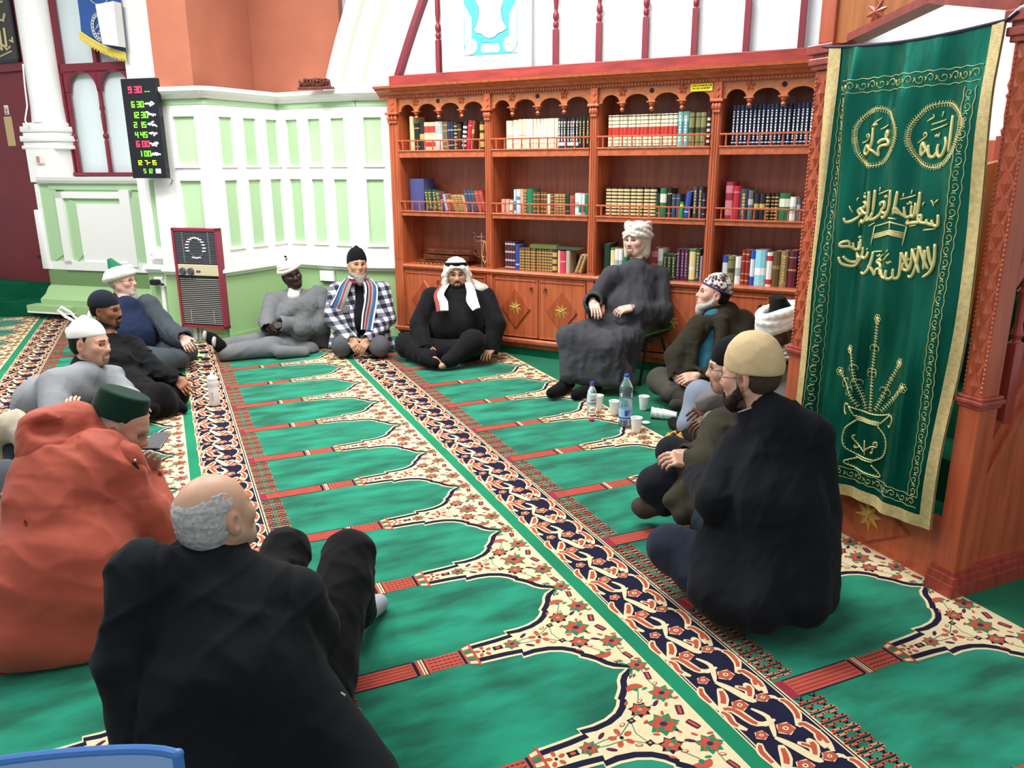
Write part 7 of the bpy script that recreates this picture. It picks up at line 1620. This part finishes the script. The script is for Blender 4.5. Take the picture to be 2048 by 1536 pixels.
# 6 --- man with dark beanie and black coat
H = Head(212, 620, 5.72, 58, -4, 0, 1.0)
sh = (J(178, 700, 5.62), J(262, 684, 5.85)); hip = (J(200, 795, 5.6), J(268, 780, 5.8))
aL = (J(215, 765, 5.45), J(262, 790, 5.35), RT, np.array([0, 0, 1.]), -1, dict(hand=False))
aR = (J(310, 738, 5.72), J(356, 758, 5.62), J(384, 790, 5.55)-J(356, 758, 5.62), -FW+np.array([0, 0, .6]), -1, dict(curl=(.3, .5, .3)))
lL = (J(318, 792, 5.42), J(290, 820, 5.3), J(262, 826, 5.3)); lR = (J(352, 790, 5.66), J(320, 812, 5.5), J(296, 820, 5.45))
o = man('person in a black coat and dark beanie, hand resting on the patterned carpet', H, '8a5c42', sh, hip, [aL, aR], [lL, lR], brow='1a1210', lip='7d5446', chest=(.16, .11), belly=(.15, .12), stub=('1d1411', .85, .25))
BC6 = cloth('black_coat', '111214', var=.2)
pr = torso_prims(sh, hip, (.17, .125), (.18, .15), M=J(228, 735, 5.68))+arm_prims(sh[0], aL, (.08, .07, .055))+arm_prims(sh[1], aR, (.08, .068, .052))+[C(J(262, 770, 5.6), J(300, 790, 5.5), .12, .09, k=.06)]
garment('coat', o, pr, BC6, .008, [folds(.010, 20, 51, None), folds(.004, 42, 52, None)])
garment('trousers', o, [C(hip[0], lL[0], .115, .09, k=.05), C(lL[0], lL[1], .09, .07), C(hip[1], lR[0], .115, .085, k=.05), C(lR[0], lR[1], .085, .07), C(J(290, 815, 5.4), J(335, 812, 5.42), .08, .07, k=.05), C(J(340, 800, 5.5), J(368, 818, 5.5), .06, .03, k=.04)], cloth('black_trousers', '0e0e10', var=.2), .008, folds(.008, 20, 53, None), z0=.008)
for l in (lL, lR): garment('sock', o, sock_prims(l, .05), SOCK, .008, z0=.004)
collar(o, H, BC6, (sh[0]+sh[1])/2, .074, .016, .055, .5)
moustache(o, H, '120d0c', .009); caphair(o, H, '1a1411', low=-.03); skullcap(o, H, cloth('slate_knit', '1b212b', bump=.8, bscale=420), z=.026, tilt=.05, th=.012, hgt=.016, name='beanie')
# 7 --- man in grey sweater and white skullcap
H = Head(180, 688, 4.72, 57, -3, 4, 1.06)
sh = (J(108, 762, 4.52), J(222, 752, 4.85)); hip = (J(70, 850, 4.55), J(130, 850, 4.9))
aL = (J(110, 866, 4.35), J(160, 846, 4.2), J(146, 812, 4.2)-J(160, 846, 4.2), -FW, -1, dict(curl=(.3, .4, .3)))
aR = (J(246, 786, 4.75), J(268, 796, 4.55), J(288, 828, 4.46)-J(268, 796, 4.55), -FW+UP*.5, 1, dict(curl=(.3, .5, .3)))
lL = (J(215, 838, 4.3), J(190, 880, 4.25), J(160, 890, 4.2)); lR = (J(250, 828, 4.7), J(225, 860, 4.55), J(200, 868, 4.5))
o = man('person leaning forward in a grey sweater and white skullcap, face turned right', H, 'd2a08a', sh, hip, [aL, aR], [lL, lR], brow='1f1714', belly=(.15, .12), mouth=.001, waist=J(110, 800, 4.62), stub=('5a4c44', .7, .45))
GS = cloth('grey_sweater', '86898d', bump=.35, bscale=380, var=.06)
pr = torso_prims(sh, hip, (.185, .135), (.20, .15), M=J(96, 806, 4.65), Mw=(.20, .155), sr=.075)+arm_prims(sh[0], aL, (.088, .075, .055), cuff=False)+arm_prims(sh[1], aR, (.082, .066, .05))
garment('sweater', o, pr, GS, .0075, [folds(.009, 15, 61, None), folds(.004, 36, 62, None)])
garment('undershirt', o, [C(H.w(0, -.012, -.105), J(186, 738, 4.74), .064, .055)], cloth('black_tshirt', '16171a'), .008, folds(.004, 30, 5, None))
collar(o, H, cloth('black_tshirt', '16171a'), (sh[0]+sh[1])/2, .075, .014, .05, .6, dz=-.0)
garment('trousers', o, [C(hip[0], lL[0], .11, .085, k=.05), C(lL[0], lL[1], .085, .07), C(hip[1], lR[0], .11, .08, k=.05), C(lR[0], lR[1], .08, .065)], cloth('dark_trousers', '26282c'), .008, z0=.008)
hairmesh('goatee', o, H, lambda v: v.ell(H.w(0, .080, -.096), V3((.022, .016, .020))*H.s, H.R, .01), '8b8078', h=.003, noise=.002); caphair(o, H, '26201d', low=-.065, noise=.006)
skullcap(o, H, WHC, z=.042, tilt=.14, th=.010, hgt=.02, name='skullcap')
# 8 --- man in the orange hooded jacket
H = Head(243, 853, 3.10, 66, -28, 8, 1.0)
sh = (J(72, 1000, 2.86), J(262, 1000, 3.02)); hip = (J(85, 1225, 2.86), J(190, 1225, 3.0))
aL = (J(20, 1150, 2.85), J(90, 1190, 3.02), RT, np.array([0, 0, 1.]), -1, dict(hand=False))
aR = (J(318, 1050, 3.12), J(296, 945, 3.32), J(312, 893, 3.25)-J(296, 945, 3.32), FW, -1, dict(curl=(.5, .6, .4)))
lL = (J(240, 1120, 3.3), J(160, 1180, 3.2), J(120, 1190, 3.15)); lR = (J(340, 1100, 3.35), J(290, 1190, 3.25), J(250, 1200, 3.2))
o = man('person in an orange hooded jacket and dark green velvet cap looking down', H, 'b98a72', sh, hip, [aL, aR], [lL, lR], brow='8c8580', belly=(.2, .17), chest=(.2, .14), nose=1.2, waist=J(130, 1130, 2.85), stub=('b0a9a2', .7, .8))
OJ = cloth('orange_jacket', 'ad5341', rough=.55, sheen=.1, bump=.12, bscale=120, var=.08)
pr = torso_prims(sh, hip, (.205, .155), (.235, .175), M=J(128, 1120, 2.85), Mw=(.225, .175), sr=.085)+[C(sh[1], aR[0], .098, .085, k=.015), C(aR[0], aR[1], .08, .062), C(sh[0], aL[0], .10, .088), C(aL[0], aL[1], .085, .06), C(J(40, 1270, 2.74), J(190, 1280, 2.84), .13, .12, k=.07), C(J(45, 1180, 2.76), J(190, 1190, 2.84), .13, .13, k=.07)]
pr += [C(J(205, 910, 3.0), J(250, 945, 3.02), .085, .07, k=.05), C(J(90, 950, 2.9), J(230, 940, 2.98), .12, .10, k=.07), C(J(110, 1010, 2.86), J(180, 920, 2.95), .13, .10, k=.07)]
garment('jacket', o, pr, OJ, .0075, [folds(.012, 13, 71, nrm(RT*.9-UP*.25)), folds(.003, 30, 72, nrm(RT*.9-UP*.4)), seam(J(185, 1000, 2.9), nrm(RT*.95+UP*.2), .005, .005), seam(J(130, 1010, 2.85), UP, .003, .004)], z0=.01)
pr = [C(J(150, 845, 3.0), J(92, 868, 2.93), .085, .085, k=.06), C(J(92, 868, 2.93), J(80, 905, 2.9), .085, .075, k=.06), C(J(95, 920, 2.9), J(215, 905, 2.95), .06, .055, k=.05), C(J(150, 842, 3.02), J(220, 900, 3.0), .05, .05, k=.05), C(J(160, 835, 3.08), J(232, 872, 3.05), .035, .03, k=.04), E_(J(95, 855, 2.86), (.055, .05, .03), Rax(FW), k=.04, op='s')]
garment('hood', o, pr, OJ, .0065, [folds(.011, 24, 73, nrm(RT*.8-UP*.3)), folds(.005, 50, 74, nrm(RT*.7+UP*.4))])
garment('collar', o, [C(J(262, 905, 2.98), J(284, 942, 3.02), .035, .03), C(J(256, 930, 3.0), J(278, 955, 3.05), .04, .03), C(J(240, 900, 2.98), J(262, 920, 2.97), .04, .035)], OJ, .005, folds(.004, 50, 75, None))
m = MB(); m.tube([J(268, 925, 2.94), J(281, 945, 2.97)], .006, 6, 1); m.ball(J(270, 921, 2.935), .006, 0); m.build('snap_button', [STL, BLKP], o, smooth=True)
m = MB(); a0 = J(52, 1043, 2.64); m.tube([J(52, 1038, 2.655), J(54, 1044, 2.65), J(52, 1052, 2.65), J(49, 1046, 2.655)], .004, 6, 0, closed=True); m.build('back_loop', cloth('orange_loop', '8f3b2c'), o)
garment('trousers', o, [C(hip[0], lL[0], .11, .085, k=.05), C(lL[0], lL[1], .085, .07), C(hip[1], lR[0], .11, .085, k=.05), C(lR[0], lR[1], .085, .07)], cloth('dark_trousers', '26282c'), .01, z0=.008)
beard(o, H, 'b9b4ae', L=.018, th=.004, seed=13); caphair(o, H, 'b3aeaa', low=-.06, noise=.005)
skullcap(o, H, cloth('green_velvet_dark', '0f2f24', sheen=.1), z=.032, tilt=.22, th=.012, hgt=.054, name='velvet_cap', flat=True)
m = MB(); F_ = frame(D(313, 882, 3.22), (RT[0], RT[1], 0)); 
Rm = Matrix(((RT[0], (UP*.5+FW*.86)[0], (-FW*.5+UP*.86)[0], D(313, 882, 3.22)[0]), (RT[1], (UP*.5+FW*.86)[1], (-FW*.5+UP*.86)[1], D(313, 882, 3.22)[1]), (RT[2], (UP*.5+FW*.86)[2], (-FW*.5+UP*.86)[2], D(313, 882, 3.22)[2]), (0, 0, 0, 1)))
m.box((-.037, -.06, -.004), (.037, .06, .004), 0, Rm, bev=.003); m.box((-.033, -.055, .0041), (.033, .055, .0048), 1, Rm); tag(m.build('phone', [mat('phone_navy', '1c2436', .3), mat('phone_screen', '141b2c', .5)]), 'dark navy phone held in front of the man in orange', 'phone')
# 9 --- bald man in the black suit, seen from behind
H = Head(432, 1032, 2.18, 128, 8, 4, 1.03)
sh = (J(288, 1136, 2.08), J(590, 1180, 2.22)); hip = (J(420, 1560, 2.02), J(600, 1540, 2.16))
aL = (J(250, 1330, 1.98), J(285, 1500, 1.98), J(310, 1570, 2.0)-J(285, 1500, 1.98), -FW, 1, dict(curl=(.2, .3, .2)))
aR = (J(648, 1290, 2.34), J(650, 1240, 2.55), J(640, 1180, 2.65)-J(650, 1240, 2.55), FW, -1, dict(hand=False))
lL = (J(572, 1105, 2.66), J(560, 1220, 2.95), J(570, 1222, 3.1)); lR = (J(698, 1110, 2.58), J(716, 1225, 2.86), Gd(758, 1222)+[0, 0, .045])
o = man('person with a bald crown and black suit seen from behind, knees drawn up', H, 'c49a80', sh, hip, [aL, aR], [lL, lR], brow='8c8580', chest=(.18, .13), belly=(.17, .14), base=.009, stub=('a9a29c', .5, .6))
SU = cloth('black_suit', '14161a', bump=.12, bscale=420, var=.1)
pr = torso_prims(sh, hip, (.205, .14), (.20, .16), M=J(450, 1350, 2.06), Mw=(.185, .15), sr=.082)+arm_prims(sh[0], aL, (.092, .074, .06), k=.012)+arm_prims(sh[1], aR, (.088, .075, .055), k=.012)
pr += [C(J(560, 1330, 2.18), J(720, 1560, 2.08), .10, .10, k=.08), C(J(600, 1480, 2.2), J(780, 1620, 2.0), .08, .06, k=.07), C(J(330, 1420, 2.0), J(420, 1640, 1.9), .11, .11, k=.07)]
garment('jacket', o, pr, SU, .006, [folds(.012, 11, 91, nrm(UP+RT*.35)), folds(.003, 30, 92, None), seam((V3(sh[0])+V3(sh[1]))/2, nrm(V3(sh[1])-V3(sh[0])), .003, .003), seam(V3(sh[0])+nrm(V3(sh[1])-V3(sh[0]))*.03, nrm(V3(sh[1])-V3(sh[0])+UP*.05), .006, .005), seam(V3(sh[1])-nrm(V3(sh[1])-V3(sh[0]))*.03, nrm(V3(sh[1])-V3(sh[0])-UP*.05), .006, .005)], z0=.0)
collar(o, H, SU, (sh[0]+sh[1])/2, .078, .016, .05, .9, dz=-.005)
collar(o, H, cloth('shirt_white', 'eeeef0'), (sh[0]+sh[1])/2, .070, .012, .075, .5, name='shirt_collar', dz=.004, lab='white shirt collar')
TR9 = cloth('black_suit_trousers', '121315', bump=.12, bscale=420, var=.15)
garment('trousers', o, [C(hip[0], lL[0], .115, .078, k=.05), C(lL[0], lL[1], .080, .064), C(hip[1], lR[0], .12, .080, k=.05), C(lR[0], lR[1], .082, .066), C(J(600, 1420, 2.2), J(690, 1160, 2.5), .09, .075, k=.05)], TR9, .0065, [folds(.007, 20, 93, nrm(RT*.8+UP*.5)), folds(.003, 46, 94, None)], z0=.006)
for l in (lL, lR): garment('sock', o, sock_prims(l, .046), cloth('grey_sock', 'a3a5ab'), .007, z0=.003)
def rimhair(v):
    S = H.s; w = H.w; R = H.R
    v.ell(w(0, -.016, .036), V3((.079, .098, .082))*S, R, .01); v.ell(w(0, -.03, -.01), V3((.073, .082, .07))*S, R, .02)
    v.ell(w(0, -.010, .125), V3((.068, .10, .058))*S, R, .02, 's'); v.ell(w(0, .108, -.02), V3((.12, .085, .16))*S, R, .01, 's')
    for q in (-1, 1): v.ell(w(q*.084, .002, -.012), V3((.03, .024, .036))*S, R, .006, 's')
    v.plane(w(0, 0, -.068), R@np.array([0, .25, -1.]), .006); v.plane(w(0, .035, 0), R@np.array([0, 1., -.3]), .01)
hairmesh('hair', o, H, rimhair, 'c0bdbb', h=.0035, noise=.0022, seed=5, nsc=240, bump=1.0, bs=300)
m = MB()
for k in range(3): p_ = J(683+3*k, 1386+2*k, 2.0); m.ball(p_, (.004, .004, .004), 0, sub=1)
m.build('cuff_button', STL, o)
# 14 --- man with the tan cap and black coat
H = Head(1500, 752, 3.06, -112, -8, -2, 1.07)
sh = (J(1474, 900, 3.12), J(1624, 866, 2.96)); hip = (J(1480, 1140, 3.1), J(1580, 1130, 2.94))
aL = (J(1432, 1000, 3.02), J(1400, 960, 3.25), -RT, np.array([0, 0, 1.]), 1, dict(hand=False))
aR = (J(1632, 1010, 3.0), J(1590, 1050, 3.2), -RT, np.array([0, 0, 1.]), 1, dict(hand=False))
lL = (J(1340, 1095, 3.16), J(1430, 1195, 2.98), J(1500, 1215, 2.9)); lR = (J(1420, 1040, 3.5), J(1500, 1150, 3.2), J(1560, 1180, 3.1))
o = man('person kneeling in a black overcoat and tan cap, seen from behind right', H, 'c99a84', sh, hip, [aL, aR], [lL, lR], brow='2a1d18', chest=(.17, .12), belly=(.15, .12), stub=('2b1c17', .9, .9))
CT = cloth('black_overcoat', '12141a', bump=.5, bscale=320, var=.12)
pr = torso_prims(sh, hip, (.20, .15), (.21, .18), M=J(1545, 1010, 3.0), Mw=(.19, .165), sr=.08)+arm_prims(sh[0], aL, (.092, .084, .07), k=.014)+arm_prims(sh[1], aR, (.09, .085, .07))
pr += [C(J(1560, 868, 3.0), J(1536, 822, 3.04), .10, .078, k=.05), C(J(1536, 840, 3.02), J(1490, 880, 3.1), .07, .07, k=.05), C(J(1560, 840, 3.0), J(1610, 862, 2.96), .07, .075, k=.05)]
for (a, b, r1, r2) in (((1420, 1080, 3.05), (1410, 1180, 2.95), .06, .07), ((1470, 1100, 3.02), (1450, 1210, 2.90), .09, .08), ((1540, 1110, 2.95), (1520, 1215, 2.84), .12, .095), ((1600, 1100, 2.93), (1610, 1205, 2.84), .12, .09), ((1630, 1060, 2.98), (1638, 1190, 2.94), .09, .075), ((1390, 1120, 3.1), (1420, 1150, 3.1), .06, .06)): pr.append(C(J(*a), J(*b), r1, r2, k=.06))
garment('overcoat', o, pr, CT, .0065, [folds(.010, 11, 141, nrm(UP+RT*.25)), folds(.003, 30, 142, None), seam(J(1555, 1000, 2.85), nrm(RT+UP*.08), .004, .004), seam(J(1612, 900, 2.9), nrm(RT+UP*.1), .005, .005, (J(1612, 1010, 2.9), UP))], z0=.004)
collar(o, H, CT, (sh[0]+sh[1])/2, .078, .020, .055, .8, dz=-.024)
collar(o, H, cloth('patterned_shirt', 'bfc2c6', var=.6, vscale=160), (sh[0]+sh[1])/2, .068, .012, .05, .35, name='shirt_collar', dz=-.016, lab='grey and white patterned shirt collar')
JN = cloth('dark_jeans', '262c3a', bump=.3, bscale=420, var=.25)
garment('jeans', o, [C(hip[0], lL[0], .11, .092, k=.05), C(lL[0], lL[1], .088, .068), C(hip[1], lR[0], .11, .088, k=.05), C(lR[0], lR[1], .085, .068)], JN, .007, [folds(.004, 30, 143, nrm(UP))], z0=.006)
beard(o, H, '2b1c17', L=.014, th=.008, seed=15); caphair(o, H, '4a3830', low=-.06, th=.004); glasses(o, H)
TAN = cloth('tan_cotton', 'cdb48a', bump=.25, bscale=200)
skullcap(o, H, TAN, z=.016, tilt=.12, th=.014, hgt=.034, name='cap', fold=folds(.0020, 26, 6, None))
# 13 --- man with the black beanie beside him
H = Head(1463, 735, 3.82, -88, -6, 0, 1.05)
sh = (J(1440, 842, 3.76), J(1530, 830, 3.92)); hip = (J(1430, 985, 3.66), J(1500, 970, 3.9))
aL = (J(1408, 930, 3.62), J(1378, 925, 3.64), J(1345, 918, 3.60)-J(1378, 925, 3.64), np.array([0, 0, 1.])-FW*.7, 1, dict(curl=(.5, .7, .5)))
aR = (J(1440, 900, 3.95), J(1378, 908, 3.78), J(1344, 912, 3.68)-J(1378, 908, 3.78), np.array([0, 0, 1.])-FW*.3, -1, dict(curl=(.4, .7, .5)))
lL = (J(1312, 970, 3.72), J(1330, 1008, 3.70), J(1278, 1012, 3.78)); lR = (J(1345, 905, 4.05), J(1390, 950, 3.95), J(1420, 975, 3.85))
o = man('person in an olive coat, black beanie and glasses, hands clasped, profile left', H, 'd0a38d', sh, hip, [aL, aR], [lL, lR], brow='3a2c24', chest=(.16, .12), belly=(.15, .12), stub=('4a3a32', .7, .6))
OL = cloth('olive_coat', '38352a', bump=.3, bscale=300, var=.12)
pr = torso_prims(sh, hip, (.175, .13), (.19, .16), M=J(1465, 900, 3.8), Mw=(.18, .15))+arm_prims(sh[0], aL, (.08, .075, .058))+arm_prims(sh[1], aR, (.08, .072, .055))
pr += [C(J(1420, 950, 3.62), J(1345, 1000, 3.56), .10, .045, k=.05), C(J(1430, 985, 3.58), J(1365, 1032, 3.52), .09, .045, k=.05), C(J(1450, 1000, 3.6), J(1410, 1040, 3.5), .09, .05, k=.05), C(J(1400, 900, 3.95), J(1372, 940, 3.85), .06, .06, k=.05)]
garment('coat', o, pr, OL, .007, [folds(.007, 18, 131, None)], z0=.006)
NT = cloth('navy_black_trousers', '1a1d25', var=.15)
garment('trousers', o, [C(hip[0], lL[0], .11, .088, k=.05), C(lL[0], lL[1], .085, .06), C(hip[1], lR[0], .11, .082, k=.05), C(lR[0], lR[1], .08, .065), C(J(1350, 945, 3.7), J(1400, 960, 3.7), .08, .09, k=.05)], NT, .007, folds(.005, 24, 132, None), z0=.008)
garment('sock', o, [C(lL[1], V3(lL[1])*.2+V3(lL[2])*.8+DOWN*.01, .05, .048), C(V3(lL[1])*.2+V3(lL[2])*.8+DOWN*.01, lL[2], .048, .036)], cloth('brown_sock', '453a36', bump=.4), .007, z0=.003)
glasses(o, H); caphair(o, H, '3d332d', low=-.05)
skullcap(o, H, BEANIE, z=.022, tilt=.02, th=.013, hgt=.02, name='beanie')
# 12 --- man in the white turban with a black crown
H = Head(1566, 660, 4.72, -58, -26, 0, 1.06)
sh = (J(1530, 748, 4.72), J(1632, 742, 4.9)); hip = (J(1530, 855, 4.75), J(1620, 850, 4.95))
aL = (J(1470, 788, 4.72), J(1416, 806, 4.70), J(1378, 842, 4.68)-J(1416, 806, 4.70), -FW+UP*.5, -1, dict(curl=(.15, .35, .25), spread=.2))
aR = (J(1480, 842, 4.55), J(1428, 838, 4.52), J(1394, 850, 4.50)-J(1428, 838, 4.52), np.array([0, 0, 1.])-FW*.5, 1, dict(curl=(.35, .5, .3)))
lL = (J(1400, 790, 4.95), J(1378, 852, 4.92), Gd(1346, 856)+[0, 0, .05]); lR = (J(1450, 870, 4.6), J(1412, 872, 4.62), Gd(1362, 876)+[0, 0, .05])
o = man('person in a grey coat and white turban with black crown, looking down', H, '5c3d2c', sh, hip, [aL, aR], [lL, lR], brow='2a1c15', lip='54362c', nose=1.2, stub=('9a928a', .6, .7))
GC = cloth('grey_coat', '6b6a66', bump=.4, bscale=260)
pr = torso_prims(sh, hip, (.19, .14), (.21, .17), M=J(1570, 810, 4.78), Mw=(.20, .16))+arm_prims(sh[0], aL, (.085, .08, .066), cuff=False)+arm_prims(sh[1], aR, (.085, .07, .055), cuff=False)
garment('coat', o, pr, GC, .008, [folds(.009, 18, 121, None)], z0=.008)
BT = cloth('blue_grey_trousers', '7d8798', bump=.2)
garment('trousers', o, [C(hip[0], lL[0], .115, .088, k=.05), C(lL[0], lL[1]-(lL[1]-lL[0])*.05, .088, .072, k=.04), C(lL[1]-(lL[1]-lL[0])*.2, lL[1]-(lL[1]-lL[0])*.05, .07, .078, k=.03)], BT, .0075, folds(.006, 20, 122, nrm(UP)), z0=.01)
garment('inner_robe', o, [C(hip[1], lR[0], .12, .08, k=.05), C(lR[0], lR[1], .08, .055)], cloth('black_robe', '131318'), .008, folds(.005, 22, 123, None), z0=.006)
for l in (lL, lR): garment('sock', o, sock_prims(l, .047), SOCK, .008, z0=.003)
SC12 = [cloth('scarf_stripe_dark', '4b4843'), cloth('scarf_stripe_pale', '9a958a')]
for i in range(3):
    m = MB(); m.tube([H.w(.080*math.cos(t)*(1+.1*i), -.02+(.082+.008*i)*math.sin(t), -.092-.022*i-.03*math.sin(t)) for t in np.linspace(0, 2*PI, 25)[:-1]], .017, 8, i % 2, closed=True); m.build('scarf_wrap', SC12, o, smooth=True)
strip(o, 'scarf', [H.w(.03, .09, -.11), J(1576, 706, 4.55), J(1590, 690, 4.6), J(1606, 668, 4.68)], [.10, .12, .12], (UP+RT*.6, UP+RT*.6), .012, [0, 1, 0, 1, 0, 1, 0, 1], mats=SC12)
beard(o, H, '8f867d', L=.010, th=.001, seed=18); caphair(o, H, '2a211d', low=-.05)
turban(o, H, WHC, z=.046, r=.046, tilt=.16, turns=4, seed=22, wide=1.12, cap=cloth('black_velvet', '0c100e', sheen=.05), capz=.185, capr=.062, caplab='black velvet cap crown')
# 11 --- man in the olive jacket with the patterned cap
H = Head(1427, 588, 5.72, -76, 10, 0, 1.06)
sh = (J(1398, 650, 5.62), J(1486, 640, 5.86)); hip = (J(1395, 775, 5.72), J(1470, 765, 5.9))
aL = (J(1352, 712, 5.58), J(1352, 752, 5.52), J(1372, 762, 5.46)-J(1352, 752, 5.52), -FW, 1, dict(curl=(.6, .8, .5)))
aR = (J(1452, 744, 5.62), J(1394, 752, 5.48), J(1360, 758, 5.44)-J(1394, 752, 5.48), -FW+UP*.6, 1, dict(curl=(.5, .7, .5)))
lL = (J(1322, 762, 5.72), J(1345, 786, 5.5), J(1375, 800, 5.4)); lR = (J(1440, 800, 5.5), J(1385, 805, 5.42), J(1350, 806, 5.42))
o = man('person in a dark olive jacket, teal shirt and multicoloured cap, looking up left', H, 'd9ab98', sh, hip, [aL, aR], [lL, lR], brow='5a4c42', chest=(.17, .12), belly=(.16, .13), gaze=(0, 1, .1))
OJ2 = cloth('dark_olive_jacket', '2f2c22', bump=.3, bscale=280, var=.12)
garment('shirt', o, [T(J(1404, 775, 5.60), J(1414, 665, 5.67), (.085, .10), (.075, .085), RT), C(J(1414, 665, 5.67), J(1427, 634, 5.70), .07, .065, k=.04)], cloth('teal_shirt', '2c6577', bump=.15), .0085, [folds(.005, 26, 113, (0, 0, 1))])
pr = torso_prims(sh, hip, (.18, .14), (.20, .17), M=J(1436, 710, 5.76), Mw=(.19, .16))
pr += [C(J(1455, 625, 5.78), J(1440, 640, 5.72), .085, .09, k=.05), C(sh[0], J(1372, 760, 5.52), .07, .06, k=.04), C(sh[1], J(1470, 720, 5.6), .08, .10, k=.05), C(J(1445, 640, 5.6), J(1430, 770, 5.5), .045, .05, k=.03)]
pr += [T(J(1400, 790, 5.40), J(1418, 645, 5.45), (.036, .16), (.028, .15), RT, k=.012, op='s')]
pr += arm_prims(sh[0], aL, (.085, .078, .058))+arm_prims(sh[1], aR, (.085, .075, .055))+neck_prims(H, (J(1440, 640, 5.76), J(1470, 640, 5.84)), .07)
garment('jacket', o, pr, OJ2, .008, [folds(.009, 18, 111, None), folds(.004, 40, 112, None)], z0=.01)
collar(o, H, OJ2, (sh[0]+sh[1])/2, .078, .018, .055, .7, dz=-.005); collar(o, H, cloth('teal_shirt', '2c6577'), (sh[0]+sh[1])/2, .068, .012, .045, .35, name='shirt_collar')
GT = cloth('olive_grey_trousers', '45443c', var=.12)
garment('trousers', o, [C(hip[0], lL[0], .12, .10, k=.05), C(lL[0], lL[1], .095, .07), C(hip[1], lR[0], .12, .09, k=.05), C(lR[0], lR[1], .09, .07), C(J(1380, 790, 5.55), J(1430, 800, 5.55), .09, .08, k=.05)], GT, .008, folds(.006, 22, 114, None), z0=.008)
for l in (lL, lR): garment('sock', o, sock_prims(l, .05), cloth('grey_sock_dark', '34332f'), .008, z0=.004)
beard(o, H, 'c9c3bb', L=.034, th=.006, seed=19); caphair(o, H, '221d1a', low=-.055)
PC = MATS.get('cap_pattern')
if PC is None:
    PC = mat('cap_pattern', 'c9c6b8', .8, bump=.3, bscale=260); nt = PC.node_tree; N = nt.nodes; Lk = nt.links; tc = N.new('ShaderNodeTexCoord'); vo = N.new('ShaderNodeTexVoronoi'); vo.inputs['Scale'].default_value = 62; Lk.new(tc.outputs['Object'], vo.inputs['Vector']); ws = N.new('ShaderNodeTexNoise'); ws.inputs['Scale'].default_value = 26; sp = N.new('ShaderNodeSeparateColor'); Lk.new(vo.outputs['Color'], sp.inputs[0])
    rp = N.new('ShaderNodeValToRGB'); rp.color_ramp.interpolation = 'CONSTANT'; e = rp.color_ramp.elements; e[0].color = (*lin('d6d2c2'), 1); e[1].position = .38; e[1].color = (*lin('4a1d2c'), 1)
    for p_, c_ in ((.6, '8d8f84'), (.75, '2a2340'), (.88, 'b9b49a')): q = e.new(p_); q.color = (*lin(c_), 1)
    Lk.new(sp.outputs[0], rp.inputs[0]); Lk.new(rp.outputs[0], N['Principled BSDF'].inputs['Base Color'])
skullcap(o, H, PC, z=.036, tilt=.24, th=.010, hgt=.022, name='patterned_cap')
m = MB(); a_ = nrm((0, .24, -1.)); m.tube([H.w(.0865*math.cos(t), -.018+.107*math.sin(t), .040+.24*(.107*math.sin(t))) for t in np.linspace(0, 2*PI, 33)[:-1]], .006, 6, 0, closed=True); m.build('cap_band', cloth('violet_band', '4a3f7a'), o, smooth=True)
# 10 --- man at the left edge, mostly out of frame
H = Head(-75, 800, 3.9, 80, 0, 0, 1.0)
sh = (J(-130, 880, 3.8), J(-30, 870, 4.0)); hip = (J(-110, 1010, 3.7), J(-40, 1000, 3.9))
aL = (J(-100, 960, 3.6), J(-20, 985, 3.55), RT, np.array([0, 0, 1.]), -1, dict(curl=(.4, .5, .3)))
aR = (J(28, 850, 3.95), J(75, 900, 3.9), RT*.7-UP*.7, -FW, -1, dict(hand=False))
lL = (J(10, 960, 3.62), J(-30, 1020, 3.5), J(-70, 1030, 3.5)); lR = (J(25, 900, 4.05), J(-10, 1000, 3.85), J(-40, 1010, 3.8))
o = man('person in a cream jacket cut off by the left edge', H, 'c99a84', sh, hip, [aL, aR], [lL, lR])
CJ = cloth('cream_jacket', 'b5ac98', var=.1)
garment('jacket', o, torso_prims(sh, hip, (.18, .13), (.18, .15))+[C(sh[1], aR[0], .085, .075), C(aR[0], aR[1], .072, .055), C(sh[0], aL[0], .085, .075), C(aL[0], aL[1], .07, .052)], CJ, .009, folds(.008, 20, 101, None), z0=.01)
garment('trousers', o, [C(hip[0], lL[0], .11, .09, k=.05), C(lL[0], lL[1], .085, .065), C(hip[1], lR[0], .11, .085, k=.05), C(lR[0], lR[1], .085, .065)], cloth('slate_trousers', '4a4f57'), .009, folds(.006, 22, 102, None), z0=.008)
caphair(o, H, '2a211d', low=-.055)
